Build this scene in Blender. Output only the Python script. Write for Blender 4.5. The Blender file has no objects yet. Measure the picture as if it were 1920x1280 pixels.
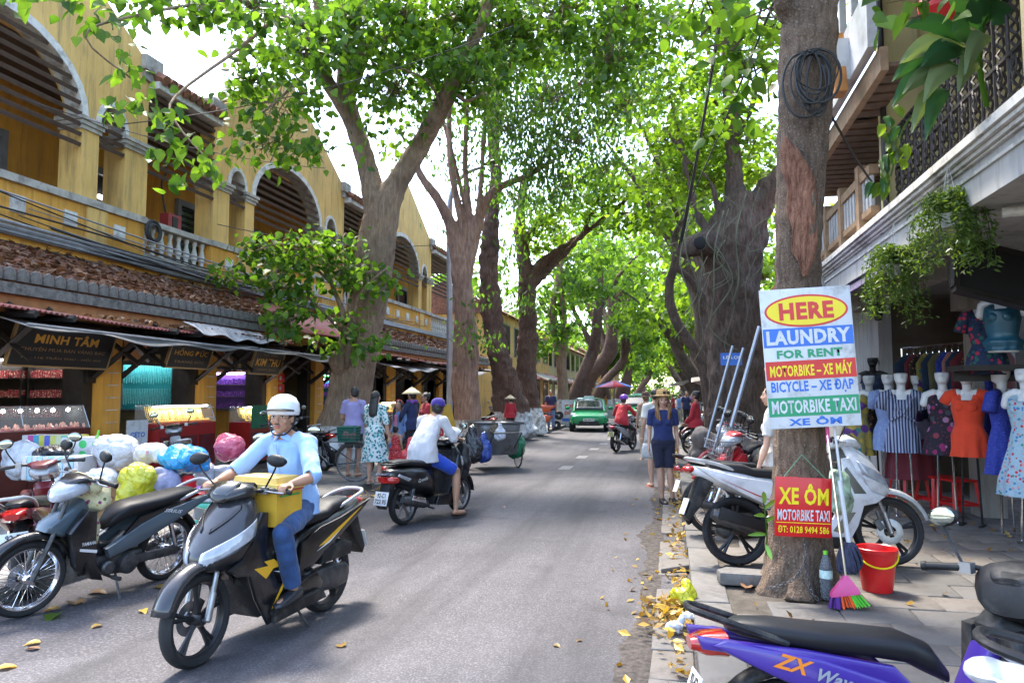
import bpy, math, random
import numpy as np
from mathutils import Vector, Matrix, Euler, noise as mnoise
R = math.radians
PI = math.pi
random.seed(11)
SC = bpy.context.scene
COL = SC.collection
V = Vector
# ------------------------------------------------------------------ camera, world, sun, exposure
CAMH, FPX, YAW, PITCH = 1.68, 1387.0, R(12.17), R(4.0)
cam_d = bpy.data.cameras.new('camera')
cam = bpy.data.objects.new('camera', cam_d)
COL.objects.link(cam)
cam.location = (0, 0, CAMH)
cam.rotation_euler = (R(90) + PITCH, 0, YAW)
cam_d.sensor_width = 36.0
cam_d.lens = FPX * 36.0 / 1920.0
cam_d.clip_start = 0.05
cam_d.clip_end = 2000
SC.camera = cam
SUN_EL, SUN_AZ = R(62), R(-38)      # azimuth from +Y, negative towards -X (left of the street)
world = bpy.data.worlds.new('World')
SC.world = world
world.use_nodes = True
wn = world.node_tree
sky = wn.nodes.new('ShaderNodeTexSky')
sky.sky_type = 'NISHITA'
sky.sun_disc = False
sky.sun_elevation = SUN_EL
sky.sun_rotation = SUN_AZ
sky.air_density = 1.0
sky.dust_density = 2.0
sky.ozone_density = 0.6
bg = wn.nodes['Background']
wn.links.new(sky.outputs[0], bg.inputs[0])
bg.inputs[1].default_value = 0.15
sun_d = bpy.data.lights.new('sun', 'SUN')
sun = bpy.data.objects.new('sun', sun_d)
COL.objects.link(sun)
sun_d.energy = 1.5
sun_d.angle = R(10)
sun_d.color = (1.0, 0.93, 0.82)
sun.rotation_euler = Euler((R(90) - SUN_EL, 0, 0)).to_matrix().to_euler()
_sd = V((math.sin(SUN_AZ) * math.cos(SUN_EL), math.cos(SUN_AZ) * math.cos(SUN_EL), math.sin(SUN_EL)))
sun.rotation_euler = _sd.to_track_quat('Z', 'Y').to_euler()
sun.location = _sd * 60
SC.view_settings.view_transform = 'Standard'
SC.view_settings.look = 'None'
SC.view_settings.gamma = 1.0
SC.view_settings.use_curve_mapping = False
SC.view_settings.exposure = 2.75
SC.render.engine = 'CYCLES'
SC.cycles.use_denoising = True
SC.cycles.max_bounces = 8
SC.cycles.transparent_max_bounces = 8
SC.cycles.caustics_reflective = False
SC.cycles.caustics_refractive = False
SC.cycles.sample_clamp_indirect = 6.0

# ------------------------------------------------------------------ pixel helper (photo pixels 1920x1280 -> point on a stated plane)
_cr = V((math.cos(YAW), math.sin(YAW), 0))
_cf = V((-math.sin(YAW) * math.cos(PITCH), math.cos(YAW) * math.cos(PITCH), math.sin(PITCH)))
_cu = _cr.cross(_cf)
def at(px, py, z=None, X=None, Y=None, d=None):
    r = _cf + _cr * ((px - 960) / FPX) - _cu * ((py - 640) / FPX)
    if z is not None: t = (z - CAMH) / r.z
    elif X is not None: t = X / r.x
    elif Y is not None: t = Y / r.y
    else: t = d
    return V((0, 0, CAMH)) + r * t
def px_of(p):
    q = V(p) - V((0, 0, CAMH))
    d = q.dot(_cf)
    return 960 + FPX * q.dot(_cr) / d, 640 - FPX * q.dot(_cu) / d, d

# ------------------------------------------------------------------ materials
def S(r, g, b, k=1.0):
    f = lambda c: ((c / 255) / 12.92 if c / 255 < 0.04045 else ((c / 255 + 0.055) / 1.055) ** 2.4) * k
    return (f(r), f(g), f(b))
_mats = {}
class NT:
    def __init__(s, name):
        s.m = bpy.data.materials.new(name); s.m.use_nodes = True
        s.t = s.m.node_tree; s.n = s.t.nodes; s.b = s.n['Principled BSDF']; s.out = s.n['Material Output']
    def new(s, typ, **kw):
        x = s.n.new(typ)
        for k, v in kw.items():
            if isinstance(v, bpy.types.NodeSocket): s.t.links.new(v, x.inputs[k])
            elif k in ('blend_type', 'operation', 'data_type', 'attribute_name', 'wave_type', 'bands_direction', 'feature', 'distance', 'noise_dimensions', 'wave_profile', 'vector_type'): setattr(x, k, v)
            else: x.inputs[k.replace('_', ' ') if k.replace('_', ' ') in x.inputs else k].default_value = v
        return x
    def link(s, a, b): s.t.links.new(a, b)
    def coord(s, kind='Object'): return s.new('ShaderNodeTexCoord').outputs[kind]
    def mapped(s, sc=(1, 1, 1), kind='Object', rot=(0, 0, 0)):
        mp = s.new('ShaderNodeMapping'); s.link(s.coord(kind), mp.inputs['Vector'])
        mp.inputs['Scale'].default_value = sc; mp.inputs['Rotation'].default_value = rot
        return mp.outputs[0]
    def noise(s, vec, scale, detail=4, rough=0.55):
        x = s.new('ShaderNodeTexNoise'); s.link(vec, x.inputs['Vector'])
        x.inputs['Scale'].default_value = scale; x.inputs['Detail'].default_value = detail; x.inputs['Roughness'].default_value = rough
        return x.outputs['Fac']
    def ramp(s, fac, stops):
        x = s.new('ShaderNodeValToRGB'); s.link(fac, x.inputs[0]); e = x.color_ramp.elements
        while len(e) < len(stops): e.new(0.5)
        for i, (p, c) in enumerate(stops): e[i].position = p; e[i].color = tuple(c[:3]) + (1,) if len(c) >= 3 else (c[0],) * 3 + (1,)
        return x.outputs[0]
    def mix(s, fac, a, b, mode='MIX'):
        x = s.new('ShaderNodeMix'); x.data_type = 'RGBA'; x.blend_type = mode
        for sock, v in ((x.inputs[0], fac), (x.inputs[6], a), (x.inputs[7], b)):
            if isinstance(v, bpy.types.NodeSocket): s.link(v, sock)
            elif isinstance(v, (int, float)): sock.default_value = v
            else: sock.default_value = tuple(v[:3]) + (1,)
        return x.outputs[2]
    def bump(s, h, strength=0.3, dist=0.02):
        x = s.new('ShaderNodeBump'); s.link(h, x.inputs['Height'])
        x.inputs['Strength'].default_value = strength; x.inputs['Distance'].default_value = dist
        s.link(x.outputs[0], s.b.inputs['Normal'])
    def base(s, c):
        if isinstance(c, bpy.types.NodeSocket): s.link(c, s.b.inputs['Base Color'])
        else: s.b.inputs['Base Color'].default_value = tuple(c) + (1,)
    def set(s, **kw):
        for k, v in kw.items(): s.b.inputs[k.replace('_', ' ')].default_value = v
def M(name, col, rough=0.5, metal=0.0, var=0.25, scale=6.0, bump=0.0, bscale=40.0, bdist=0.01, coat=0.0, dirt=None, dscale=2.0, emit=None, es=1.0, alpha=None, trans=0.0, spec=0.5):
    if name in _mats: return _mats[name]
    t = NT(name); c = tuple(col)
    vec = t.coord()
    if var > 0:
        n = t.noise(vec, scale)
        lo = tuple(x * (1 - var) for x in c); hi = tuple(min(1, x * (1 + var)) for x in c)
        cc = t.ramp(n, [(0.3, lo), (0.7, hi)])
        if dirt is not None:
            d = t.noise(vec, dscale, 6, 0.7)
            f = t.ramp(d, [(0.5, (0, 0, 0)), (0.68, (1, 1, 1))])
            cc = t.mix(f, cc, dirt)
        t.base(cc)
    else: t.base(c)
    t.set(Roughness=rough, Metallic=metal)
    t.b.inputs['Specular IOR Level'].default_value = spec
    if coat: t.b.inputs['Coat Weight'].default_value = coat; t.b.inputs['Coat Roughness'].default_value = 0.08
    if bump: t.bump(t.noise(vec, bscale, 5), bump, bdist)
    if emit is not None:
        t.b.inputs['Emission Color'].default_value = tuple(emit) + (1,); t.b.inputs['Emission Strength'].default_value = es
    if trans: t.b.inputs['Transmission Weight'].default_value = trans
    if alpha is not None: t.b.inputs['Alpha'].default_value = alpha
    _mats[name] = t.m
    return t.m
def paint(name, c, var=0.06, dirt=True, rough=0.28):
    return M(name, c, rough=rough, var=var, coat=0.3, scale=3, dirt=tuple(x * 0.6 + 0.03 for x in c) if dirt else None, dscale=5)
def cloth(name, c, var=0.15, rough=0.85):
    if name in _mats: return _mats[name]
    t = NT(name); vec = t.coord()
    n = t.noise(vec, 5)
    t.base(t.ramp(n, [(0.3, tuple(x * (1 - var) for x in c)), (0.7, tuple(min(1, x * (1 + var)) for x in c))]))
    t.set(Roughness=rough); t.b.inputs['Sheen Weight'].default_value = 0.15
    w = t.noise(t.mapped((1, 1, .6)), 9, 2, .5)
    t.bump(w, .7, .03)
    _mats[name] = t.m
    return t.m
def leafmat(name, dark, light, trans=0.45, tcol=None):
    if name in _mats: return _mats[name]
    t = NT(name)
    a = t.new('ShaderNodeAttribute'); a.attribute_name = 'rnd'
    c = t.ramp(a.outputs['Fac'], [(0.0, dark), (0.55, tuple((x + y) / 2 for x, y in zip(dark, light))), (1.0, light)])
    t.base(c); t.set(Roughness=0.42)
    t.b.inputs['Specular IOR Level'].default_value = 0.35
    tr = t.new('ShaderNodeBsdfTranslucent')
    tc = t.mix(1.0, c, tcol or (1.0, 1.0, 0.35), 'MULTIPLY')
    tc = t.mix(0.0, tc, (0, 0, 0))
    sc = t.new('ShaderNodeVectorMath'); sc.operation = 'SCALE'; t.link(tc, sc.inputs[0]); sc.inputs['Scale'].default_value = 2.1
    t.link(sc.outputs[0], tr.inputs['Color'])
    mx = t.new('ShaderNodeMixShader'); mx.inputs[0].default_value = trans
    t.link(t.b.outputs[0], mx.inputs[1]); t.link(tr.outputs[0], mx.inputs[2]); t.link(mx.outputs[0], t.out.inputs[0])
    _mats[name] = t.m
    return t.m

# ------------------------------------------------------------------ objects
_wm = {}
def wm(o): return _wm.get(o.name, Matrix.Identity(4)) if o is not None else Matrix.Identity(4)
def tag(o, label=None, cat=None, group=None, kind=None):
    if label: o['label'] = label
    if cat: o['category'] = cat
    if group: o['group'] = group
    if kind: o['kind'] = kind
    return o
def thing(name, label, cat, loc=(0, 0, 0), rz=0.0, group=None, rot=None, scale=1.0):
    o = bpy.data.objects.new(name, None); COL.objects.link(o)
    o.empty_display_size = 0.1
    o.location = loc; o.rotation_euler = rot or (0, 0, rz); o.scale = (scale,) * 3
    _wm[o.name] = Matrix.Translation(V(loc)) @ Euler(rot or (0, 0, rz)).to_matrix().to_4x4() @ Matrix.Scale(scale, 4)
    return tag(o, label, cat, group)
def link(name, me, parent=None, loc=None, rot=None, scale=None):
    o = bpy.data.objects.new(name, me); COL.objects.link(o)
    if parent is not None: o.parent = parent
    if loc is not None: o.location = loc
    if rot is not None: o.rotation_euler = rot
    if scale is not None: o.scale = scale if hasattr(scale, '__len__') else (scale,) * 3
    return o
def spline(pts, k=6, closed=False):
    n = len(pts); out = []
    P = [V(p) if len(p) == 3 else V((p[0], p[1], 0)) for p in pts]
    rng = range(n if closed else n - 1)
    for i in rng:
        if closed: p0, p1, p2, p3 = P[i - 1], P[i], P[(i + 1) % n], P[(i + 2) % n]
        else: p0, p1, p2, p3 = P[max(i - 1, 0)], P[i], P[i + 1], P[min(i + 2, n - 1)]
        for j in range(k):
            t = j / k
            out.append(0.5 * ((2 * p1) + (p2 - p0) * t + (2 * p0 - 5 * p1 + 4 * p2 - p3) * t * t + (3 * p1 - p0 - 3 * p2 + p3) * t ** 3))
    if not closed: out.append(P[-1])
    return out
def lerp(a, b, t): return a + (b - a) * t
class MB:
    def __init__(s, mat4=None):
        s.v = []; s.f = []; s.mi = []; s.cur = 0; s.m = mat4
    def mat(s, i): s.cur = i; return s
    def add(s, vs, fs):
        o = len(s.v)
        s.v.extend([s.m @ V(p) for p in vs] if s.m is not None else [V(p) for p in vs])
        for f in fs: s.f.append([o + i for i in f]); s.mi.append(s.cur)
        return s
    def box(s, c, size, rot=None, taper=1.0):
        x, y, z = (d / 2 for d in size)
        vs = [V((sx * x * (taper if sz > 0 else 1), sy * y * (taper if sz > 0 else 1), sz * z)) for sz in (-1, 1) for sx, sy in ((-1, -1), (1, -1), (1, 1), (-1, 1))]
        m = (Euler(rot).to_matrix() if rot is not None and not isinstance(rot, Matrix) else rot)
        vs = [(m @ p if m is not None else p) + V(c) for p in vs]
        return s.add(vs, [(3, 2, 1, 0), (4, 5, 6, 7), (0, 1, 5, 4), (1, 2, 6, 5), (2, 3, 7, 6), (3, 0, 4, 7)])
    def box2(s, a, b):
        a, b = V(a), V(b); return s.box((a + b) / 2, [abs(q) for q in (b - a)])
    def rings(s, rs, caps=(True, True), closed=True):
        n = len(rs[0]); vs = [p for r in rs for p in r]; fs = []
        for i in range(len(rs) - 1):
            for j in range(n if closed else n - 1):
                k = (j + 1) % n
                fs.append((i * n + j, i * n + k, (i + 1) * n + k, (i + 1) * n + j))
        if caps[0]: fs.append(tuple(range(n - 1, -1, -1)))
        if caps[1]: fs.append(tuple(range((len(rs) - 1) * n, len(rs) * n)))
        return s.add(vs, fs)
    def tube(s, pts, r, n=8, caps=True, flat=1.0, up=None, disp=0.0, dfreq=2.0, seed=0.0):
        P = [V(p) for p in pts]; m = len(P)
        rr = r if hasattr(r, '__len__') else [r] * m
        if len(rr) != m: rr = [float(np.interp(i / (m - 1), np.linspace(0, 1, len(rr)), rr)) for i in range(m)]
        T = [(P[min(i + 1, m - 1)] - P[max(i - 1, 0)]).normalized() for i in range(m)]
        u = V(up) if up is not None else (V((0, 0, 1)) if abs(T[0].z) < 0.9 else V((1, 0, 0)))
        rs = []
        for i in range(m):
            u = (u - T[i] * u.dot(T[i]))
            u = u.normalized() if u.length > 1e-6 else T[i].orthogonal().normalized()
            w = T[i].cross(u)
            ring = []
            for j in range(n):
                a = 2 * PI * j / n
                dr = w * (math.cos(a) * rr[i]) + u * (math.sin(a) * rr[i] * flat)
                p = P[i] + dr
                if disp:
                    q = V((math.cos(a) * 1.3, math.sin(a) * 1.3, 0)) + V((0, 0, 1)) * (P[i].dot(V((.3, .3, 1))) * dfreq) + V((seed, seed, 0))
                    p = P[i] + dr * (1 + disp * mnoise.noise(q) + disp * .6 * mnoise.noise(q * 2.7))
                ring.append(p)
            rs.append(ring)
        return s.rings(rs, (caps, caps))
    def cyl(s, a, b, r, r2=None, n=10, caps=True): return s.tube([a, b], [r, r if r2 is None else r2], n, caps)
    def lathe(s, prof, n=16, c=(0, 0, 0), axis='z', a0=0.0, a1=2 * PI, caps=False):
        full = abs(a1 - a0) >= 2 * PI - 1e-4; rs = []
        k = n if full else n + 1
        for i in range(k):
            a = a0 + (a1 - a0) * i / n; ca, sa = math.cos(a), math.sin(a); ring = []
            for r, h in prof:
                p = {'z': (r * ca, r * sa, h), 'x': (h, r * ca, r * sa), 'y': (r * ca, h, r * sa)}[axis]
                ring.append(V(p) + V(c))
            rs.append(ring)
        if full: rs.append(rs[0])
        vs = [p for r in rs[:k] for p in r]; m = len(prof); fs = []
        for i in range(n):
            i2 = (i + 1) % k
            for j in range(m - 1): fs.append((i * m + j, i2 * m + j, i2 * m + j + 1, i * m + j + 1))
        s.add(vs, fs)
        if caps:
            o = len(s.v) - len(vs)
            for j, rev in ((0, False), (m - 1, True)):
                if prof[j][0] > 1e-5:
                    f = [o + i * m + j for i in range(k)]
                    s.f.append(f if rev else f[::-1]); s.mi.append(s.cur)
        return s
    def ell(s, c, rad, n=12, m=8, rot=None):
        rad = rad if hasattr(rad, '__len__') else (rad,) * 3
        rm = Euler(rot).to_matrix() if rot is not None else None
        vs = [V((0, 0, -1))] + [V((math.cos(2 * PI * j / n) * math.sin(PI * i / m), math.sin(2 * PI * j / n) * math.sin(PI * i / m), -math.cos(PI * i / m))) for i in range(1, m) for j in range(n)] + [V((0, 0, 1))]
        out = []
        for p in vs:
            q = V((p.x * rad[0], p.y * rad[1], p.z * rad[2]))
            out.append((rm @ q if rm else q) + V(c))
        fs = [(0, 1 + (j + 1) % n, 1 + j) for j in range(n)]
        for i in range(m - 2):
            for j in range(n):
                a = 1 + i * n
                fs.append((a + j, a + (j + 1) % n, a + n + (j + 1) % n, a + n + j))
        a = 1 + (m - 2) * n; t = len(vs) - 1
        fs += [(a + j, a + (j + 1) % n, t) for j in range(n)]
        return s.add(out, fs)
    def prism(s, outline, a0, a1, plane='yz', bev=0.0, taper=None):
        """outline (u,v) extruded between a0 and a1 along the remaining axis; bev rounds both faces."""
        n = len(outline)
        O = [V((p[0], p[1])) for p in outline]
        area = sum(O[i].x * O[(i + 1) % n].y - O[(i + 1) % n].x * O[i].y for i in range(n))
        if area < 0: O.reverse()
        def inset(d):
            out = []
            for i in range(n):
                e1 = (O[i] - O[i - 1]); e2 = (O[(i + 1) % n] - O[i])
                if e1.length < 1e-7 or e2.length < 1e-7: out.append(O[i]); continue
                n1 = V((-e1.y, e1.x)).normalized(); n2 = V((-e2.y, e2.x)).normalized()
                b = n1 + n2
                if b.length < 1e-3: out.append(O[i]); continue
                b.normalize(); c = max(b.dot(n1), 0.45)
                out.append(O[i] + b * (d / c))
            return out
        def put(q, a):
            return {'yz': V((a, q.x, q.y)), 'xz': V((q.x, a, q.y)), 'xy': V((q.x, q.y, a))}[plane]
        sg = 1 if a1 > a0 else -1
        if bev: ls = [(inset(bev), a0), (inset(bev * .3), a0 + sg * bev * .3), (O, a0 + sg * bev), (O, a1 - sg * bev), (inset(bev * .3), a1 - sg * bev * .3), (inset(bev), a1)]
        else: ls = [(O, a0), (O, a1)]
        rs = [[put(q, a) for q in o] for o, a in ls]
        flip = (plane == 'xz') ^ (sg < 0)
        o0 = len(s.f); s.rings(rs)
        if flip:
            for k in range(o0, len(s.f)): s.f[k] = s.f[k][::-1]
        return s
    def loft(s, st, n=16, ex=2.4, axis='y', caps=(True, True)):
        """stations (pos, cx, cz, hw, hh[, exponent]) along an axis; superellipse rings"""
        rs = []
        for q in st:
            p, cx, cz, hw, hh = q[:5]; e = q[5] if len(q) > 5 else ex; ring = []
            for j in range(n):
                a = 2 * PI * j / n; ca, sa = math.cos(a), math.sin(a)
                x = cx + hw * math.copysign(abs(ca) ** (2 / e), ca); z = cz + hh * math.copysign(abs(sa) ** (2 / e), sa)
                ring.append(V((x, p, z)) if axis == 'y' else (V((x, z, p)) if axis == 'z' else V((p, x, z))))
            rs.append(ring)
        if axis == 'y': rs = [r[::-1] for r in rs]
        return s.rings(rs, caps)
    def grid(s, fn, nu, nv):
        vs = [V(fn(i / nu, j / nv)) for i in range(nu + 1) for j in range(nv + 1)]
        return s.add(vs, [(i * (nv + 1) + j, (i + 1) * (nv + 1) + j, (i + 1) * (nv + 1) + j + 1, i * (nv + 1) + j + 1) for i in range(nu) for j in range(nv)])
    def mesh(s, name, mats, smooth=35):
        me = bpy.data.meshes.new(name)
        me.from_pydata([tuple(p) for p in s.v], [], s.f)
        for m in (mats if isinstance(mats, (list, tuple)) else [mats]): me.materials.append(m)
        if len(me.materials) > 1: me.polygons.foreach_set('material_index', s.mi)
        if smooth:
            me.polygons.foreach_set('use_smooth', [True] * len(me.polygons))
            if smooth < 180: me.set_sharp_from_angle(angle=R(smooth))
        me.update()
        return me
    def build(s, name, mats, parent=None, world=False, smooth=35, sub=0):
        if world and parent is not None:
            inv = wm(parent).inverted(); s.v = [inv @ p for p in s.v]
        o = link(name, s.mesh(name, mats, smooth), parent)
        if sub:
            md = o.modifiers.new('s', 'SUBSURF'); md.levels = sub; md.render_levels = sub
        return o
def top(mb, name, mats, label, cat, group=None, kind=None, smooth=35, origin=None):
    """one-mesh thing; origin moves the object's base there"""
    if origin is not None:
        o0 = V(origin); mb.v = [p - o0 for p in mb.v]
    o = mb.build(name, mats, smooth=smooth)
    if origin is not None: o.location = origin
    return tag(o, label, cat, group, kind)
_fontcache = {}
def text(s, w, h, mat, parent, mtx, bold=0.02, ext=0.0015, name='lettering', shear=0.0, world=False):
    """lettering fitted into a w x h box centred on mtx (x along the writing, y up, z out of the face)"""
    cu = bpy.data.curves.new('txt', 'FONT'); cu.body = s; cu.align_x = 'CENTER'; cu.offset = bold; cu.shear = shear; cu.resolution_u = 2
    cu.size = 1.0; cu.space_character = 1.02 + bold * 1.3
    ob = bpy.data.objects.new('txt', cu); COL.objects.link(ob)
    bpy.context.view_layer.update()
    me = bpy.data.meshes.new_from_object(ob.evaluated_get(bpy.context.evaluated_depsgraph_get()))
    bpy.data.objects.remove(ob); bpy.data.curves.remove(cu)
    n = len(me.vertices); co = np.empty(n * 3); me.vertices.foreach_get('co', co); co = co.reshape(-1, 3)
    lo, hi = co.min(0), co.max(0); d = np.maximum(hi - lo, 1e-6)
    co[:, 0] = (co[:, 0] - (lo[0] + hi[0]) / 2) * w / d[0]; co[:, 1] = (co[:, 1] - (lo[1] + hi[1]) / 2) * h / d[1]; co[:, 2] = ext
    m = mtx if not world or parent is None else wm(parent).inverted() @ mtx
    A = np.array(m); co = co @ A[:3, :3].T + A[:3, 3]
    me.vertices.foreach_set('co', co.ravel()); me.materials.clear(); me.materials.append(mat); me.update()
    return link(name, me, parent)
def frame(o, x, y):
    """matrix with origin o, axes x (writing direction), y (up), z = x cross y"""
    x = V(x).normalized(); z = x.cross(V(y)).normalized(); y = z.cross(x)
    m = Matrix((x, y, z)).transposed().to_4x4(); m.translation = V(o)
    return m
def remesh(mb, name, mat, parent, vox=0.012, smooth=4, noise_amp=0.0, nfreq=6.0, factor=0.5, mats=None, crease=0.0):
    """joins overlapping closed shapes into one continuous surface"""
    me0 = mb.mesh('tmp', mat, 0)
    ob = bpy.data.objects.new('tmp', me0); COL.objects.link(ob)
    md = ob.modifiers.new('r', 'REMESH'); md.mode = 'VOXEL'; md.voxel_size = vox; md.use_smooth_shade = True
    if smooth:
        sm = ob.modifiers.new('s', 'SMOOTH'); sm.iterations = smooth; sm.factor = factor
    bpy.context.view_layer.update()
    me = bpy.data.meshes.new_from_object(ob.evaluated_get(bpy.context.evaluated_depsgraph_get()))
    bpy.data.objects.remove(ob); bpy.data.meshes.remove(me0)
    me.name = name; me.materials.clear()
    for m in (mats or [mat]): me.materials.append(m)
    if noise_amp:
        n = len(me.vertices); co = np.empty(n * 3); no = np.empty(n * 3)
        me.vertices.foreach_get('co', co); me.vertices.foreach_get('normal', no)
        co = co.reshape(-1, 3); no = no.reshape(-1, 3)
        ns = np.array([mnoise.noise(V(p) * nfreq) + .45 * mnoise.noise(V((p[0], p[1], p[2] * .4)) * nfreq * 3.1) for p in co])
        if crease:
            def cr_(p, f):
                d_ = mnoise.voronoi(V(p) * f + V((3, 5, 7)))[0]; return min(.45, d_[1] - d_[0])
            ns = np.array([cr_(p + np.array([0, 0, .35 * p[0]]), nfreq * .42) * 1.5 + .22 * cr_(p, nfreq * 1.2) - .3 for p in co]); noise_amp = crease
        co = co + no * (ns * noise_amp)[:, None]
        me.vertices.foreach_set('co', co.ravel())
    me.polygons.foreach_set('use_smooth', [True] * len(me.polygons)); me.update()
    return link(name, me, parent)
def copy_tree(o, parent=None, name=None):
    c = o.copy(); COL.objects.link(c); c.parent = parent
    for ch in list(o.children): copy_tree(ch, c)
    return c
# ================================================================== SETTING: ground, road, pavements
def asphalt(name, c1, c2, gs=90, bstr=0.5):
    t = NT(name); vec = t.coord()
    big = t.noise(vec, .55, 6, .65); fine = t.noise(vec, gs, 3, .7); mid = t.noise(vec, 7, 5, .6)
    c = t.ramp(big, [(.35, c1), (.62, c2)])
    c = t.mix(t.ramp(mid, [(.42, (0, 0, 0)), (.75, (.45,) * 3)]), c, tuple(x * .62 for x in c1))
    c = t.mix(t.ramp(fine, [(.48, (0, 0, 0)), (.66, (.85,) * 3)]), c, tuple(min(1, x * 2.1) for x in c2))
    tr = t.noise(t.mapped((1.1, .10, 1)), 1.6, 5, .6); c = t.mix(t.ramp(tr, [(.45, (0, 0, 0)), (.66, (.7,) * 3)]), c, tuple(x * .5 for x in c1))
    oil = t.noise(vec, 1.15, 2, .5); c = t.mix(t.ramp(oil, [(.64, (0, 0, 0)), (.76, (.75,) * 3)]), c, tuple(x * .45 for x in c1))
    t.base(c); t.set(Roughness=.82); t.bump(fine, bstr, .006)
    return t.m
m_road = asphalt('asphalt_coarse', (.032, .030, .033), (.074, .068, .074), 42, 1.0)
m_patch = asphalt('asphalt_smooth', (.048, .045, .049), (.084, .078, .084), 75, .45)
m_conc = M('concrete', (.27, .255, .235), rough=.85, var=.3, scale=3, bump=.4, bscale=35, dirt=(.10, .085, .07), dscale=2.5)
m_kerb = M('kerb_stone', (.145, .136, .126), rough=.85, var=.3, scale=5, bump=.5, bscale=30, dirt=(.09, .08, .07), dscale=3)
m_slab = M('paving_slab', (.115, .109, .103), rough=.75, var=.28, scale=2.2, bump=.35, bscale=25, dirt=(.055, .05, .045), dscale=2.2)
m_slab2 = M('paving_slab_warm', (.145, .128, .112), rough=.78, var=.28, scale=2.6, bump=.35, bscale=25, dirt=(.06, .05, .042), dscale=2.4)
m_soil = M('joint_soil', (.07, .058, .045), rough=.95, var=.4, scale=9, bump=.6, bscale=60)
m_white = M('road_paint', (.15, .145, .145), rough=.7, var=.25, scale=14, dirt=(.16, .15, .15), dscale=8)

gb = MB(); gb.grid(lambda u, v: (-500 + 1000 * u, -300 + 1400 * v, -.02), 4, 4)
tag(gb.build('ground', m_soil), kind='structure')
RL, RR = -5.25, 0.12
rb = MB(); rb.grid(lambda u, v: (lerp(-5.3, .14, u), lerp(-6, 260, v), 0.0), 6, 60)
road = tag(rb.build('road', m_road), kind='structure')
pp = [at(x, y, z=0) for x, y in ((-90, 1260), (180, 1225), (420, 1160), (640, 1085), (820, 1020), (900, 945), (1010, 900), (1120, 896), (1200, 905), (1232, 960), (1225, 1060), (1205, 1180), (1180, 1300), (1180, 1500), (200, 1600), (-300, 1400))]
pb = MB(); pb.add([V((p.x + random.uniform(-.04, .04), p.y, .004)) for p in spline(pp, 5, True)], [tuple(range(len(pp) * 5))[::-1]])
if True:
    o = pb.build('asphalt_patch', m_patch, road)
for (x, y) in ((1061, 877), (1091, 857), (1114, 842), (1132, 832), (1146, 823), (1157, 817)):
    p = at(x, y, z=0); d = MB(); d.box((0, 0, 0), (.26, .85, .003)); q = d.build('lane_dash', m_white, road); q.location = (p.x, p.y, .006)
# dark dirty edge beside the right gutter
eb = MB(); eb.grid(lambda u, v: (lerp(-.36 + .16 * mnoise.noise(V((3.1, v * 9, 0))) + .06 * mnoise.noise(V((1.1, v * 60, 0))) + .1 * v, -.12, u), lerp(2.2, 16, v), .0045 + .012 * u * (1 - u)), 5, 240)
m_grit = M('gutter_grit', (.07, .058, .05), rough=.95, var=.6, scale=22, bump=1.0, bscale=90, bdist=.01, dirt=(.03, .025, .02), dscale=9)
tag(eb.build('gutter_grit', m_grit), kind='stuff')
# pavements
lp = MB(); lp.box2((-16, -6, -.3), (-5.55, 120, .12)); left_pav = tag(lp.build('left_pavement', m_conc), kind='structure')
rp = MB(); rp.box2((.40, -4, -.3), (9, 120, .115)); right_pav = tag(rp.build('right_pavement', m_soil), kind='structure')
def stone_meshes(n, sx, sy, sz, jit, mats, cuts=0):
    out = []
    for k in range(n):
        b = MB(); j = lambda: random.uniform(-jit, jit)
        lo = [(-sx / 2 + j(), -sy / 2 + j()), (sx / 2 + j(), -sy / 2 + j()), (sx / 2 + j(), sy / 2 + j()), (-sx / 2 + j(), sy / 2 + j())]
        b.prism(lo, -sz, 0, 'xy', bev=min(.012, sz * .3))
        out.append(b.mesh('stone', mats[k % len(mats)], 50))
    return out
ks = stone_meshes(5, .27, .97, .32, .006, [m_kerb, m_slab])
for i in range(44):
    link('kerb_stone', random.choice(ks), right_pav, loc=(.265, 1.4 + i * .985, .135 + random.uniform(-.006, .006)), rot=(random.uniform(-.008, .008), random.uniform(-.012, .012), 0))
kl = stone_meshes(4, .28, 1.18, .3, .008, [m_kerb])
for i in range(46): link('kerb_stone', random.choice(kl), left_pav, loc=(-5.40 + .10 * min(1, max(0, (i * 1.2 - 6) / 20)), 1 + i * 1.2, .128 + random.uniform(-.006, .006)), rot=(0, random.uniform(-.01, .01), 0))
gs_ = stone_meshes(4, .27, .50, .05, .006, [m_slab2, m_kerb])
for i in range(34):
    if i in (9, 13): continue
    link('gutter_stone', random.choice(gs_), right_pav, loc=(-.02, 2.2 + i * .515, .018 + random.uniform(-.006, .006)), rot=(random.uniform(-.015, .015), random.uniform(-.02, .02), random.uniform(-.01, .01)))
sl = stone_meshes(8, .485, .385, .05, .012, [m_slab, m_slab2, m_slab])
y = 2.2
k = 0
while y < 14.5:
    x = .42 + (.24 if k % 2 else 0) + random.uniform(-.02, .02)
    while x < 4.9:
        if not ((x + .25 - .93) ** 2 + (y - 6.32) ** 2 < .10):
            link('paving_slab', random.choice(sl), right_pav, loc=(x + .25, y, .13 + random.uniform(-.004, .004)), rot=(random.uniform(-.008, .008), random.uniform(-.008, .008), random.choice((0, PI)) + random.uniform(-.015, .015)))
        x += .495
    y += .395; k += 1
ll = stone_meshes(6, .58, .58, .04, .006, [m_slab, m_slab2])
y = 8.2
while y < 21:
    x = -5.86
    while x > -9.3:
        link('paving_slab', random.choice(ll), left_pav, loc=(x, y, .128 + random.uniform(-.003, .003)), rot=(0, random.uniform(-.006, .006), 0)); x -= .59
    y += .59
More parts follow.
